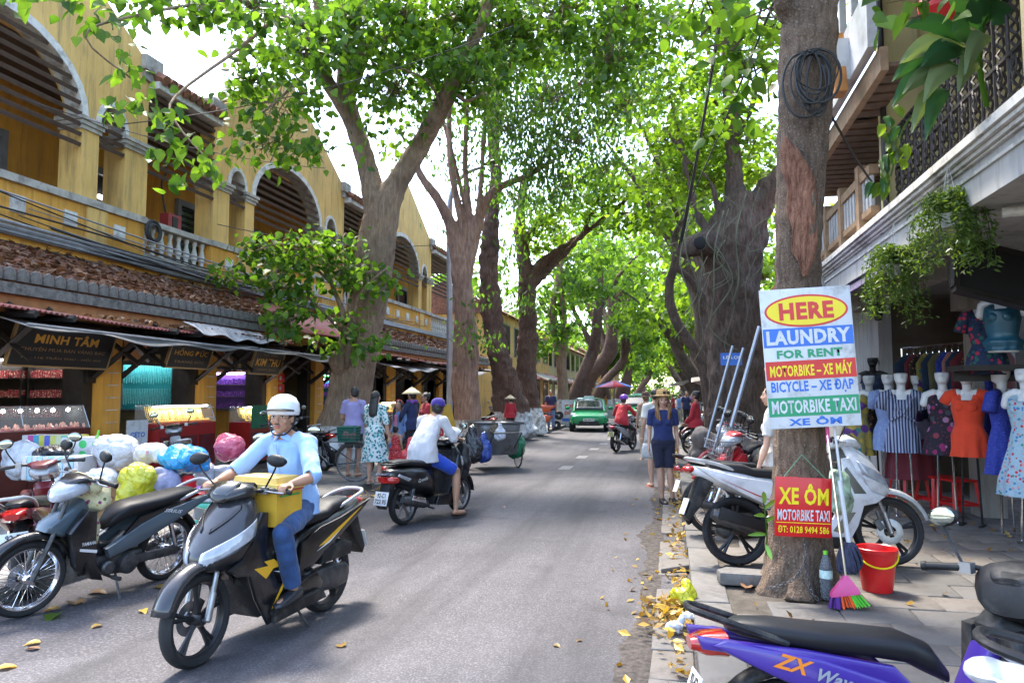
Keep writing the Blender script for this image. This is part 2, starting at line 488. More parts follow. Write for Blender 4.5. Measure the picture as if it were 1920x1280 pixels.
# ================================================================== LEFT: long yellow two-storey arcade
def wallmat(name, c, stain):
    t = NT(name); vec = t.coord()
    n = t.noise(vec, 1.2, 5, .6); st = t.noise(t.mapped((3.5, 3.5, .35)), 2.0, 6, .7); f = t.noise(vec, 30, 3)
    c0 = t.ramp(n, [(.3, tuple(x * .82 for x in c)), (.7, tuple(x * 1.12 for x in c))])
    c0 = t.mix(t.ramp(st, [(.49, (0, 0, 0)), (.72, (.85,) * 3)]), c0, stain)
    t.base(c0); t.set(Roughness=.85); t.bump(f, .15, .006)
    return t.m
m_yel = wallmat('yellow_render', (.70, .44, .135), (.22, .165, .085))
m_yel2 = wallmat('ochre_render', (.70, .345, .055), (.34, .18, .05))
m_trim = M('stone_trim', (.40, .37, .32), rough=.85, var=.25, scale=5, bump=.3, dirt=(.14, .12, .10), dscale=3)
m_whit = M('white_trim', (.62, .60, .56), rough=.8, var=.15, scale=5, bump=.2, dirt=(.25, .23, .2), dscale=4)
m_slat = M('brown_slat', (.085, .055, .042), rough=.6, var=.3, scale=5)
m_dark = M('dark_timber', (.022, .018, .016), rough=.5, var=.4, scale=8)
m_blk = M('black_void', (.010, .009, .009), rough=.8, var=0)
m_tile = M('roof_tile', (.22, .095, .055), rough=.85, var=.45, scale=8, bump=.4, dirt=(.06, .05, .045), dscale=3)
m_tileend = M('tile_end', (.17, .155, .14), rough=.9, var=.4, scale=10, bump=.6, dirt=(.05, .045, .04), dscale=8)
m_red = M('red_sheet', (.28, .075, .065), rough=.6, var=.25, scale=6, dirt=(.12, .08, .06))
m_orange = M('orange_board', (.40, .17, .06), rough=.7, var=.2)
m_tarp = M('grey_tarp', (.23, .215, .20), rough=.6, var=.2, scale=3, bump=.3, bscale=8, bdist=.03)
m_pipe = M('grey_pipe', (.22, .22, .23), rough=.5, var=.2)
m_cable = M('black_cable', (.018, .018, .018), rough=.6, var=0)
m_frame = M('grey_frame', (.20, .20, .205), rough=.6, var=.15)
m_glassd = M('dark_glass', (.015, .016, .018), rough=.08, var=0)
m_tube = M('fluorescent_tube', (.9, .9, .9), var=0, emit=(1, .97, .95), es=6)
B = thing('arcade_building', 'long weathered yellow two-storey arcade with gables, louvred arches and shops below', 'building', (-9.6, 0, 0))
FX = -9.6
def bld(mb, name, mat, smooth=35): return mb.build(name, mat, B, world=True, smooth=smooth)
def bi(name, me, loc, rot=None): return link(name, me, B, loc=V(loc) - V((FX, 0, 0)), rot=rot)
GC = (8.65, 17.2, 25.5); GH = 3.25
ZP, ZS = 4.95, 6.3          # parapet top, arch spring
def archpts(c, r, rise, z0, n=14):
    return [(c + r * math.cos(PI - PI * i / n), z0 + rise * math.sin(PI * i / n)) for i in range(n + 1)]
sl_w = {}
def slat(y0, y1, z, x=FX + .02):
    b = MB(); b.box((0, 0, 0), (.05, y1 - y0, .07), rot=(0, .5, 0)); bi('slat', b.mesh('slat', m_slat), (x - .02, (y0 + y1) / 2, z))
def pier(y0, y1, z0=ZP, z1=ZS, x0=FX - .42, x1=FX + .02):
    b = MB(); b.box2((x0, y0, z0), (x1, y1, z1)); bld(b, 'pier', m_yel)
    b = MB()
    for dz, e in ((-.20, .03), (-.13, .06), (-.06, .09)): b.box2((x0 - e * .5, y0 - e, z1 + dz), (x1 + e, y1 + e, z1 + dz + .065))
    bld(b, 'capital', m_trim)
for gi, c in enumerate(GC):
    pts = [(c - GH, ZS)]
    for (ac, ar, ri) in ((c - 2.35, .3, .42), (c, 1.65, 1.12), (c + 2.35, .3, .42)): pts += archpts(ac, ar, ri, ZS)
    pts += [(c + GH, ZS), (c + GH, 7.75), (c + GH - .12, 7.95), (c + .35, 9.6), (c, 9.72), (c - .35, 9.6), (c - GH + .12, 7.95), (c - GH, 7.75)]
    b = MB(); b.prism(pts, FX - .34, FX, 'yz'); bld(b, 'gable_wall', m_yel)
    for (ac, ar, ri) in ((c - 2.35, .3, .42), (c, 1.65, 1.12), (c + 2.35, .3, .42)):
        w = .13 if ar > 1 else .08
        b = MB(); inn = archpts(ac, ar - .005, ri - .005, ZS); out = archpts(ac, ar + w, ri + w, ZS)
        b.prism(inn + out[::-1], FX - .30, FX + .04, 'yz'); bld(b, 'arch_moulding', m_whit)
    # gable coping and kneelers
    for s in (-1, 1):
        b = MB(); b.tube([(FX - .17, c + s * (GH - .05), 7.98), (FX - .17, c + s * .35, 9.67), (FX - .17, c, 9.79)], .10, 4); bld(b, 'coping', m_trim)
        b = MB(); b.box2((FX - .45, c + s * (GH - .25), 7.72), (FX + .12, c + s * (GH + .22), 8.0)); b.box2((FX - .4, c + s * (GH - .2), 7.55), (FX + .06, c + s * (GH + .12), 7.715)); bld(b, 'kneeler', m_trim)
    for (y0, y1) in ((-3.25, -2.66), (-2.04, -1.66), (1.66, 2.04), (2.66, 3.25)): pier(c + y0, c + y1)
    for k in range(9):
        z = 5.82 + k * .175
        h = 1.64 if z < ZS else 1.64 * math.sqrt(max(0, 1 - ((z - ZS) / 1.11) ** 2))
        if h > .2: slat(c - h, c + h, z)
    for s in (-1, 1):
        for k in range(4):
            z = 5.95 + k * .16; h = .29 if z < ZS else .29 * math.sqrt(max(0, 1 - ((z - ZS) / .42) ** 2))
            if h > .06: slat(c + s * 2.35 - h, c + s * 2.35 + h, z)
    # parapet wall with its cap and square rosettes
    b = MB(); b.box2((FX - .3, c - GH, 4.0), (FX, c + GH, ZP - .12)); bld(b, 'parapet', m_yel2)
    b = MB(); b.box2((FX - .36, c - GH, ZP - .12), (FX + .07, c + GH, ZP)); bld(b, 'parapet_cap', m_trim)
    for yy in (-2.6, -1.5, -.5, .5, 1.5, 2.6):
        b = MB(); b.box((FX + .012, c + yy, 4.52), (.03, .27, .27)); b.add([(FX + .028, c + yy - .12, 4.40), (FX + .028, c + yy + .12, 4.40), (FX + .028, c + yy + .12, 4.64), (FX + .028, c + yy - .12, 4.64), (FX + .065, c + yy, 4.52)], [(0, 1, 4), (1, 2, 4), (2, 3, 4), (3, 0, 4)]); bld(b, 'rosette', m_whit)
    for yy in (-2.05, 2.05, -1.0, 0, 1.0):
        if abs(yy) > 2:
            b = MB(); b.box2((FX + .001, c + yy - .22, 4.03), (FX + .045, c + yy + .22, 4.81)); bld(b, 'parapet_pilaster', m_yel)
# connecting sections with balustrade and tiled roof
balp = [(.052, 0), (.052, .03), (.035, .05), (.04, .10), (.066, .19), (.062, .25), (.036, .36), (.03, .42), (.048, .46), (.052, .50), (.052, .53)]
bal = MB(); bal.lathe(balp, 10); bal_me = bal.mesh('baluster', m_whit, 60)
secs = [(GC[0] + GH, GC[1] - GH), (GC[1] + GH, GC[2] - GH), (GC[2] + GH, 33.4)]
for (y0, y1) in secs:
    for k in range(10): slat(y0, y1, 5.85 + k * .165)
    b = MB(); b.box2((FX - .28, y0, 4.0), (FX - .02, y1, 4.30)); bld(b, 'balustrade_base', m_trim)
    b = MB(); b.box2((FX - .28, y0, 4.84), (FX + .02, y1, ZP - .005)); bld(b, 'balustrade_rail', m_trim)
    n = max(2, int((y1 - y0) / .24))
    for k in range(n): bi('baluster', bal_me, (FX - .13, y0 + (k + .5) * (y1 - y0) / n, 4.305))
    b = MB(); b.box2((FX - .3, y0, 7.42), (FX + .22, y1, 7.56)); bld(b, 'eave_fascia', m_whit)
    b = MB(); b.box2((FX - .26, y0, 7.30), (FX - .04, y1, 7.415)); bld(b, 'eave_beam', m_slat)
    nn = int((y1 - y0) / .2)
    for k in range(nn):
        yy = y0 + (k + .5) * (y1 - y0) / nn
        b = MB(); b.tube([(FX + .30, yy, 7.60), (FX - 3.4, yy, 9.4)], .105, 6); bld(b, 'tile_course', m_tile)
    b = MB(); b.box2((FX - 3.5, y0, 7.4), (FX - 3.3, y1, 9.4)); bld(b, 'roof_backing', m_dark)
# upper floor room: back wall, ceiling, floor, windows, lamps
b = MB(); b.box2((FX - 2.2, 5.3, 4.0), (FX - 2.0, 33.4, 7.6)); bld(b, 'gallery_wall', m_yel2)
b = MB(); b.box2((FX - 2.0, 5.3, 7.35), (FX - .40, 33.4, 7.5)); bld(b, 'gallery_ceiling', m_slat)
b = MB(); b.box2((FX - 2.0, 5.3, 4.0), (FX - .3, 33.4, 4.12)); bld(b, 'gallery_floor', m_trim)
for yy in (7.6, 10.1, 13.2, 16.0, 18.6, 21.5, 24.6, 26.9, 30.6):
    b = MB(); x = FX - 1.97
    for (a, z0, a1, z1) in ((-.62, 4.15, -.5, 6.2), (.5, 4.15, .62, 6.2), (-.62, 6.2, .62, 6.34)): b.box2((x - .04, yy + a, z0), (x + .08, yy + a1, z1))
    f = bld(b, 'gallery_window', m_frame)
    g = MB(); g.box2((x - .02, yy - .5, 4.15), (x + .01, yy + .5, 6.2)); f2 = link('pane', g.mesh('pane', m_glassd), f, loc=(-FX, 0, 0))
    if yy in (7.6, 13.2):
        t = MB(); t.cyl((x + .05, yy - .3, 5.75), (x + .05, yy + .25, 5.70), .03, n=6); link('lamp_tube', t.mesh('tube', m_tube), f, loc=(-FX, 0, 0))
b = MB(); b.box((FX - 1.9, 9.35, 4.72), (.04, .85, .7)); bld(b, 'grey_panel', m_frame)
m_redbox = M('red_box', (.30, .03, .03), rough=.4, var=.15)
b = MB(); b.box((FX - .36, 13.1, 5.1), (.2, .4, .42)); b.mat(1).box((FX - .255, 13.1, 5.12), (.02, .16, .28)); bld(b, 'electric_box', [m_redbox, m_dark])
b = MB(); b.tube(spline([(FX - .4, 13.0, 5.3), (FX - .45, 12.9, 5.9), (FX - .5, 13.1, 6.3), (FX - .9, 13.2, 7.2)], 5), .018, 5); bld(b, 'power_cable', m_cable)
# string course below the parapet, pipes and cables along it
b = MB()
for z, e in ((3.98, .05), (3.90, .10), (3.80, .06)): b.box2((FX - .3, 5.3, z), (FX + e, 33.4, z + .075))
bld(b, 'string_course', m_yel2)
b = MB(); b.box2((FX - .3, 5.3, 2.9), (FX - .01, 33.4, 3.795)); bld(b, 'lintel_wall', m_yel2)
for i in range(3):
    b = MB(); b.tube([(FX + .16 + .05 * i, 5, 4.06 + .07 * i), (FX + .14, 14, 4.0 + .06 * i), (FX + .15, 33, 4.03 + .05 * i)], .05 - .01 * i, 7); bld(b, 'conduit', m_pipe)
for i in range(16):
    y0 = 5 + random.uniform(0, 6); y1 = min(33, y0 + random.uniform(6, 20)); z = 3.95 + random.uniform(-.05, .75)
    b = MB(); mid = (y0 + y1) / 2; z1 = 3.95 + random.uniform(-.05, .6)
    b.tube(spline([(FX + .12, y0, z), (FX + .2 + random.uniform(0, .12), lerp(y0, y1, .35), (z + z1) / 2 - random.uniform(.05, .3)), (FX + .14, lerp(y0, y1, .7), (z + z1) / 2 - random.uniform(.0, .2)), (FX + .12, y1, z1)], 6), random.choice((.008, .011, .016)), 4); bld(b, 'wall_cable', m_cable if i % 3 else m_pipe)
b = MB(); b.lathe([(.2 + .03 * math.cos(a), .03 * math.sin(a)) for a in np.linspace(0, 2 * PI, 7)], 18, (FX + .08, 12.05, 4.72), 'x'); b.lathe([(.15 + .03 * math.cos(a), .03 * math.sin(a)) for a in np.linspace(0, 2 * PI, 7)], 18, (FX + .1, 12.05, 4.70), 'x'); bld(b, 'cable_coil', m_cable)
# ground-floor tiled awning: courses of tiles, grey end caps, fascia
EX, EZ, WX, WZ = -8.28, 3.14, FX + .03, 3.80
course = MB(); L = math.hypot(EX - WX, EZ - WZ)
cm = []
for k in range(3):
    b = MB(); prev = None
    n = 9
    for i in range(n):
        u0, u1 = i / n, (i + 1.12) / n
        b.tube([(lerp(WX, EX, u0) - WX, random.uniform(-.008, .008), lerp(WZ, EZ, u0) - WZ + .05), (lerp(WX, EX, min(1, u1)) - WX, 0, lerp(WZ, EZ, min(1, u1)) - WZ + .07)], [.075, .088], 6)
    cm.append(b.mesh('tile_course', m_tile, 50))
em = MB(); em.prism([(-.085, -.09), (.085, -.09), (.085, 0), (.06, .06), (0, .09), (-.06, .06), (-.085, 0)], 0, .06, 'yz', bev=.015); em_me = em.mesh('tile_end', m_tileend, 40)
y = 5.0; k = 0
def gap(y): return 14.9 < y < 18.4
while y < 33:
    if not gap(y):
        bi('tile_course', cm[k % 3], (WX, y, WZ)); bi('tile_end', em_me, (EX, y, EZ + .07))
    y += .2; k += 1
for (y0, y1) in ((4.9, 14.9), (18.4, 33.2)):
    b = MB(); b.add([(WX, y0, WZ), (WX, y1, WZ), (EX, y1, EZ), (EX, y0, EZ), (WX, y0, WZ - .06), (WX, y1, WZ - .06), (EX, y1, EZ - .06), (EX, y0, EZ - .06)], [(0, 3, 2, 1), (4, 5, 6, 7), (0, 4, 7, 3), (1, 2, 6, 5), (3, 7, 6, 2), (0, 1, 5, 4)]); bld(b, 'awning_deck', m_tile)
    b = MB(); b.box2((EX - .06, y0, EZ - .19), (EX + .07, y1, EZ - .05)); bld(b, 'gutter_edge', m_tileend)
    b = MB(); b.box2((EX - .12, y0, EZ - .42), (EX - .02, y1, EZ - .195)); bld(b, 'awning_fascia', m_orange)
def corrug(x0, z0, x1, z1, y0, y1, pitch=.09, amp=.018, name='corrugated_sheet', mat=None):
    b = MB(); n = max(2, int((y1 - y0) / pitch * 4))
    b.grid(lambda u, v: (lerp(x0, x1, v), lerp(y0, y1, u), lerp(z0, z1, v) + amp * math.sin(u * (y1 - y0) / pitch * 2 * PI) + .03 * math.sin(u * (y1 - y0) * .9)), n, 1)
    o = bld(b, name, mat or m_red); md = o.modifiers.new('s', 'SOLIDIFY'); md.thickness = .006; return o
corrug(-9.5, 3.02, -7.95, 2.72, 5, 14.6); corrug(-9.6, 3.9, -7.9, 3.0, 14.9, 18.3); corrug(-9.5, 3.0, -8.0, 2.75, 19, 26, mat=m_red)
def tarp(y0, y1, x0, z0, x1, z1, mat=None, sag=.10, name='tarp_awning'):
    b = MB(); b.grid(lambda u, v: (lerp(x0, x1, v) + .05 * math.sin(u * 5 + v), lerp(y0, y1, u), lerp(z0, z1, v) - sag * math.sin(u * PI) * v + .035 * math.sin(u * 17 + v * 4) * v), 26, 8)
    o = bld(b, name, mat or m_tarp, 180); md = o.modifiers.new('s', 'SOLIDIFY'); md.thickness = .01; return o
tarp(7.6, 12.9, -9.1, 2.80, -7.75, 2.52); tarp(12.9, 18.6, -9.1, 2.78, -7.7, 2.50); tarp(19.5, 24, -9.2, 2.75, -7.7, 2.45); tarp(25, 30, -9.2, 2.75, -7.5, 2.5)
m_poly = M('clear_polythene', (.62, .62, .66), rough=.15, var=.1, bump=.6, bscale=9, bdist=.04, trans=.35)
tarp(11.1, 13.6, -8.15, 2.90, -7.78, 2.70, m_poly, .05, 'polythene_sheet')
for (y0, y1) in ((7.6, 12.9), (12.9, 18.6)):
    b = MB(); b.cyl((-7.74, y0, 2.53), (-7.74, y1, 2.50), .02, n=6); bld(b, 'awning_pole', m_pipe)
# pilasters, brackets, shop rooms
PIL = [8.15, 10.9, 13.65, 16.3, 18.5, 21.2, 23.9, 26.6, 29.3, 32.0]
for y in PIL:
    w = .42 if y < 14 else .5
    b = MB(); b.box2((-9.75, y - w / 2, .12), (-9.32, y + w / 2, 2.95)); bld(b, 'pilaster', m_yel2)
    for k in range(9):
        z = .55 + k * .21
        b = MB(); b.box2((-9.325, y - .13, z), (-9.305, y + .13, z + .014)); bld(b, 'pilaster_joint', m_whit)
    for s in (-1, 1):
        yy = y + s * (w / 2 + .10)
        b = MB(); b.box2((-9.75, yy - .09, 1.85 if y < 15 else .12), (-9.45, yy + .09, 2.95)); bld(b, 'post', m_dark)
        b = MB(); b.tube([(-9.42, yy, 1.95), (-8.25, yy, 2.82)], .05, 4); b.tube([(-9.42, yy, 2.75), (-8.55, yy, 2.15)], .045, 4); b.tube([(-9.42, yy, 2.78), (-7.85, yy, 2.68)], .05, 4); bld(b, 'bracket', m_dark)
m_roomw = M('shop_wall', (.20, .15, .07), rough=.8, var=.3, scale=2)
for i in range(-1, len(PIL)):
    y0 = PIL[i] if i >= 0 else 5.2; y1 = PIL[i + 1] if i + 1 < len(PIL) else 33.4
    open_way = abs(y0 - 16.3) < .1
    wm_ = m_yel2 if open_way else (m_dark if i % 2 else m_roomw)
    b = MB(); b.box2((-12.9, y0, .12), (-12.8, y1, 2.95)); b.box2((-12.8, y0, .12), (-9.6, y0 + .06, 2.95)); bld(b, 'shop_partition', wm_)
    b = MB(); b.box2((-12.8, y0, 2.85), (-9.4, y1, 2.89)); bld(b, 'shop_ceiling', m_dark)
    b = MB(); b.box2((-12.8, y0, .121), (-9.4, y1, .22)); bld(b, 'shop_floor', m_conc)
    if not open_way:
        b = MB(); b.box2((-9.72, y0 + .2, 2.20), (-9.52, y1 - .2, 2.84)); bld(b, 'lintel_board', m_dark)
        for k in range(5):
            yy = lerp(y0 + .5, y1 - .5, k / 4)
            b = MB(); b.box2((-9.519, yy - .06, 2.25), (-9.505, yy + .06, 2.42)); bld(b, 'lintel_vent', m_roomw)
        for s, yy in ((1, y0 + .34), (-1, y1 - .34)):
            b = MB(); b.box2((-9.9, yy - .1, .12), (-9.5, yy + .1, 2.2)); bld(b, 'door_leaf', m_dark)
# cross braces high in the shop openings
for y0, y1 in ((10.9, 13.65), (13.65, 16.3)):
    b = MB(); b.box2((-9.5, y0 + .35, 2.27), (-9.46, y0 + 1.0, 2.75)); bld(b, 'brace_panel', m_orange)
    b = MB(); b.tube([(-9.44, y0 + .35, 2.27), (-9.44, y0 + 1.0, 2.75)], .04, 4); b.tube([(-9.42, y0 + .35, 2.75), (-9.42, y0 + 1.0, 2.27)], .04, 4); bld(b, 'cross_brace', m_dark)
# leaf litter and rubbish on the awning roof
def scatter_quads(name, pts, size, mat, kind='stuff', parent=None, label=None, up=.5):
    N = len(pts); P = np.array(pts, dtype=float); rng = np.random.default_rng(5)
    d = rng.normal(size=(N, 3)); d[:, 2] *= up; d /= np.linalg.norm(d, axis=1)[:, None]
    nn = rng.normal(size=(N, 3)) * .45 + np.array([0, 0, 1.0]); w = np.cross(nn, d); w /= np.linalg.norm(w, axis=1)[:, None]
    n2 = np.cross(d, w); s = size * rng.uniform(.55, 1.3, N)[:, None]
    vs = np.stack([P - d * s * .5, P + w * s * .28 + n2 * s * .06, P + d * s * .5, P - w * s * .28 + n2 * s * .06], 1).reshape(-1, 3)
    me = bpy.data.meshes.new(name); me.from_pydata(vs.tolist(), [], [f for i in range(N) for f in ((4 * i, 4 * i + 1, 4 * i + 2), (4 * i, 4 * i + 2, 4 * i + 3))])
    a = me.attributes.new('rnd', 'FLOAT', 'POINT'); a.data.foreach_set('value', np.repeat(rng.random(N), 4))
    me.materials.append(mat); me.update()
    o = link(name, me, parent)
    if kind: o['kind'] = kind
    return o
m_litter = leafmat('dry_leaf', (.075, .04, .024), (.25, .135, .07), .1, (1, .7, .4))
m_yleaf = leafmat('yellow_leaf', (.11, .055, .02), (.52, .34, .055), .2, (1, .9, .3))
pts = []
for _ in range(5200):
    y = random.uniform(5, 33); u = random.random() ** .8
    if gap(y): continue
    pts.append((lerp(WX, EX, u), y, lerp(WZ, EZ, u) + random.uniform(.10, .17)))
scatter_quads('leaf_litter', [V(p) - V((FX, 0, 0)) for p in pts], .15, m_litter, parent=B)
pts = [(lerp(-8.2, -7.95, random.random()), random.uniform(9, 14.5), 2.8) for _ in range(260)]
scatter_quads('leaf_litter', [V(p) - V((FX, 0, 0)) for p in pts], .10, m_litter, parent=B)
# shop sign boards
m_board = M('black_board', (.016, .015, .014), rough=.35, var=.2)
m_gold = M('gold_lettering', (.75, .40, .06), rough=.35, metal=.3, var=0)
m_goldd = M('faint_gold_lettering', (.30, .20, .09), rough=.5, var=0)
def board(yc, w, h, zc, lines, label, x=-9.0, tilt=.32):
    t = thing('shop_sign', label, 'sign', (x, yc, zc), group=None, rot=(0, tilt, 0))
    b = MB(); b.box((0, 0, 0), (.04, w, h)); b.mat(1)
    for a, bb in (((0, 0, h / 2), (.05, w + .04, .03)), ((0, 0, -h / 2), (.05, w + .04, .03)), ((0, w / 2, 0), (.05, .03, h)), ((0, -w / 2, 0), (.05, .03, h))): b.box(a, bb)
    b.build('board', [m_board, m_goldd], t)
    for (s, ww, hh, dz, mt, bo) in lines: text(s, ww, hh, mt, t, frame((.023, 0, dz), (0, 1, 0), (0, 0, 1)), bold=bo)
    return t
board(9.55, 1.9, .72, 2.42, [('HIỆU VÀNG', .7, .07, .25, m_goldd, 0), ('MINH TÂM', 1.2, .17, .08, m_gold, .03), ('CHUYÊN MUA BÁN VÀNG BẠC', 1.6, .08, -.10, m_goldd, 0), ('ĐT: 116 TRẦN PHÚ - HỘI AN', 1.5, .06, -.22, m_goldd, 0)], 'black board with gold capitals MINH TÂM over the lamp-lit jewellery counter')
board(12.55, 1.25, .60, 2.45, [('TIỆM VÀNG', .6, .07, .19, m_goldd, 0), ('HỒNG ĐỨC', 1.0, .15, .02, m_gold, .0), ('TRANG SỨC', .9, .06, -.17, m_goldd, 0)], 'black board with slanted gold letters over the turquoise jewellery shop')
board(15.3, 1.25, .55, 2.38, [('TIỆM VÀNG', .6, .06, .17, m_goldd, 0), ('KIM THU', 1.0, .17, .0, m_gold, .02), ('VÀNG BẠC', .8, .06, -.17, m_goldd, 0)], 'black board reading KIM THU over the violet-lit shop')
# ================================================================== RIGHT: cream house with balcony, white timber house behind
m_cream = wallmat('cream_render', (.50, .42, .22), (.30, .26, .16))
m_greyw = wallmat('grey_white_render', (.46, .45, .44), (.22, .21, .20))
m_grey2 = wallmat('grey_shop_wall', (.36, .33, .29), (.18, .16, .14))
m_wood = M('light_timber', (.30, .19, .11), rough=.6, var=.3, scale=7)
m_wood2 = M('brown_timber', (.14, .085, .055), rough=.6, var=.3, scale=7)
m_iron = M('rusty_iron', (.045, .035, .032), rough=.6, metal=.3, var=.5, scale=14)
Hs = thing('balcony_house', 'cream and grey house with white moulded balcony and dark twisted iron railing', 'building', (4.6, 6, 0))
def rb_(mb, name, mat, smooth=35): return mb.build(name, mat, Hs, world=True, smooth=smooth)
b = MB()
b.box2((2.52, 3.2, 3.27), (5.0, 13.0, 3.62)); rb_(b, 'balcony_slab', m_greyw)
for z0, z1, e in ((3.625, 3.66, .06), (3.665, 3.70, .10), (3.705, 3.78, .13), (3.60, 3.62, .03), (3.50, 3.53, .02)):
    b = MB(); b.box2((2.52 - e, 3.2, z0), (4.9, 13.0 + e, z1)); rb_(b, 'cornice_strip', m_whit)
for y0, y1 in ((5.55, 6.10), (9.62, 9.98)):
    b = MB(); b.box2((2.62, y0, 3.785), (3.0, y1, 7.4)); rb_(b, 'balcony_pillar', m_cream)
b = MB(); b.box2((2.63, 5.2, 3.786), (3.05, 5.545, 7.4)); rb_(b, 'side_wall', m_grey2)
b = MB(); b.box2((4.2, 3.2, 3.79), (4.4, 13, 7.4)); rb_(b, 'upper_wall', m_cream)
b = MB(); b.box2((2.62, 9.70, 3.79), (4.2, 9.9, 7.4)); rb_(b, 'upper_side_wall', m_cream)
b = MB(); b.box2((2.0, 3.2, 7.0), (4.6, 10.2, 7.1)); rb_(b, 'upper_eave', m_wood2)
for k in range(12):
    b = MB(); b.tube([(1.95, 3.5 + k * .55, 6.98), (4.2, 3.5 + k * .55, 7.25)], .05, 4); rb_(b, 'rafter', m_wood2)
# railing: alternating plain and twisted bars
n = 27
for k in range(n):
    y = 6.18 + k * (9.58 - 6.18) / (n - 1); b = MB()
    if k % 2: b.cyl((2.72, y, 3.78), (2.72, y, 4.88), .016, n=6)
    else:
        b.tube([(2.72 + .03 * math.sin(i * 1.3), y + .03 * math.cos(i * 1.3), 3.78 + i * .044) for i in range(26)], .014, 5)
        b.tube([(2.72 - .03 * math.sin(i * 1.3), y - .03 * math.cos(i * 1.3), 3.78 + i * .044) for i in range(26)], .012, 5)
        for s in (-1, 1): b.tube(spline([(2.70, y + s * .01, 4.2), (2.70, y + s * .05, 4.28), (2.70, y + s * .03, 4.36), (2.70, y, 4.3)], 4), .009, 4)
    rb_(b, 'railing_bar', m_iron)
for z in (3.86, 4.4, 4.87):
    b = MB(); b.box2((2.70, 6.1, z), (2.745, 9.62, z + .03)); rb_(b, 'railing_rail', m_iron)
# ground floor: walls, posts, door openings
for y0, y1 in ((3.0, 6.3), (7.5, 8.0), (9.5, 10.3), (12.2, 13.2)):
    b = MB(); b.box2((4.62, y0, .12), (4.95, y1, 3.27)); rb_(b, 'shop_wall', m_cream if y0 < 5 else m_grey2)
for (x, y, w) in ((3.75, 10.55, .34), (4.5, 7.75, .3)):
    b = MB(); b.box2((x, y - w / 2, .12), (x + .3, y + w / 2, 3.27)); rb_(b, 'shop_column', m_grey2)
b = MB(); b.box2((3.6, 10.4, 2.75), (5, 10.68, 3.27)); b.box2((2.9, 9.4, 3.0), (3.15, 13, 3.268)); rb_(b, 'soffit_beam', m_grey2)
b = MB(); b.box2((6.6, 3, .12), (6.7, 14, 3.3)); b.box2((3.35, 13.05, .12), (6.6, 13.15, 3.3)); b.box2((4.9, 8.9, .12), (6.6, 9.0, 3.3)); rb_(b, 'shop_back_wall', M('brown_shop_wall', (.10, .075, .05), rough=.8, var=.4, scale=2))
b = MB(); b.box2((4.60, 6.6, 2.35), (4.9, 9.5, 3.26)); rb_(b, 'shop_lintel', m_grey2)
for y in (6.35, 7.42, 8.06, 9.42):
    b = MB(); b.box2((4.58, y - .05, .12), (4.75, y + .05, 2.35)); rb_(b, 'door_frame', m_dark)
b = MB(); b.box2((4.7, 8.35, .2), (4.74, 9.2, 2.3)); rb_(b, 'door_leaf', M('ochre_door', (.22, .15, .06), rough=.6, var=.3))
b = MB(); b.box2((4.55, 6.6, 1.9), (4.60, 6.30, 2.75)); b.mat(1).box2((4.535, 6.57, 1.95), (4.548, 6.33, 2.7)); rb_(b, 'wall_poster', [m_dark, M('pale_poster', (.5, .5, .55), rough=.3, var=.2, scale=9)])
b = MB(); b.cyl((2.75, 6.9, 3.20), (3.4, 6.7, 3.20), .045, n=10); rb_(b, 'drain_pipe', m_whit)
b = MB(); b.cyl((4.45, 6.55, 1.0), (4.45, 6.55, 3.2), .03, n=8); rb_(b, 'rusty_pipe', m_wood)
# dark hanging board under the balcony
t = thing('hanging_board', 'dark square board hung cornerwise under the grey balcony', 'sign', (3.3, 8.3, 2.86), rot=(R(-18), R(14), .2))
b = MB(); b.box((0, 0, 0), (.95, .05, .55)); b.mat(1)
for a, s in (((0, .0, .29), (1.02, .08, .06)), ((0, 0, -.29), (1.02, .08, .06)), ((.5, 0, 0), (.06, .08, .52)), ((-.5, 0, 0), (.06, .08, .52))): b.box(a, s)
b.build('board', [m_blk, m_dark], t)
t2 = thing('wall_lamp', 'small black lantern under the purple canopy', 'lamp', (2.62, 10.3, 2.72)); b = MB(); b.lathe([(.0, .12), (.05, .10), (.07, 0), (.04, -.10), (0, -.11)], 8); b.cyl((0, 0, .1), (0, 0, .5), .008, n=5); b.build('lantern_body', m_dark, t2)
# purple canvas canopy
m_purple = cloth('purple_canvas', (.035, .022, .085))
b = MB(); b.grid(lambda u, v: (lerp(2.62, 1.55, v), lerp(9.0, 12.6, u), lerp(3.30, 2.62, v) + .04 * math.sin(u * 9) * v - .08 * math.sin(v * PI)), 14, 8)
o = top(b, 'canopy', m_purple, 'dark purple canvas canopy sloping out under the white balcony', 'canopy', smooth=180); md = o.modifiers.new('s', 'SOLIDIFY'); md.thickness = .012
# ---- second house
H2 = thing('timber_house', 'white house behind with slatted brown soffit and pale wooden balcony posts', 'building', (3.4, 13.5, 0))
def h2(mb, name, mat): return mb.build(name, mat, H2, world=True)
m_siding = M('white_siding', (.50, .50, .52), rough=.35, var=.12, scale=3, dirt=(.3, .3, .3))
b = MB(); b.box2((2.22, 8.3, 5.10), (2.30, 13.6, 5.36)); b.box2((2.22, 13.52, 5.101), (4, 13.6, 5.36)); h2(b, 'eave_beam', m_wood)
b = MB(); b.box2((2.10, 8.3, 5.37), (2.20, 13.75, 6.02)); h2(b, 'eave_siding', m_siding)
for k in range(13):
    b = MB(); b.box2((2.31, 10.05 + k * .265, 5.15), (4.1, 10.05 + k * .265 + .20, 5.19)); h2(b, 'soffit_slat', m_wood2)
b = MB(); b.box2((2.3, 10.02, 5.2), (4.1, 13.5, 5.24)); h2(b, 'soffit_backing', m_dark)
for k in range(6):
    b = MB(); b.box2((2.31, 8.32 + k * .265, 5.15), (2.6, 8.52 + k * .265, 5.19)); h2(b, 'soffit_slat', m_wood2)
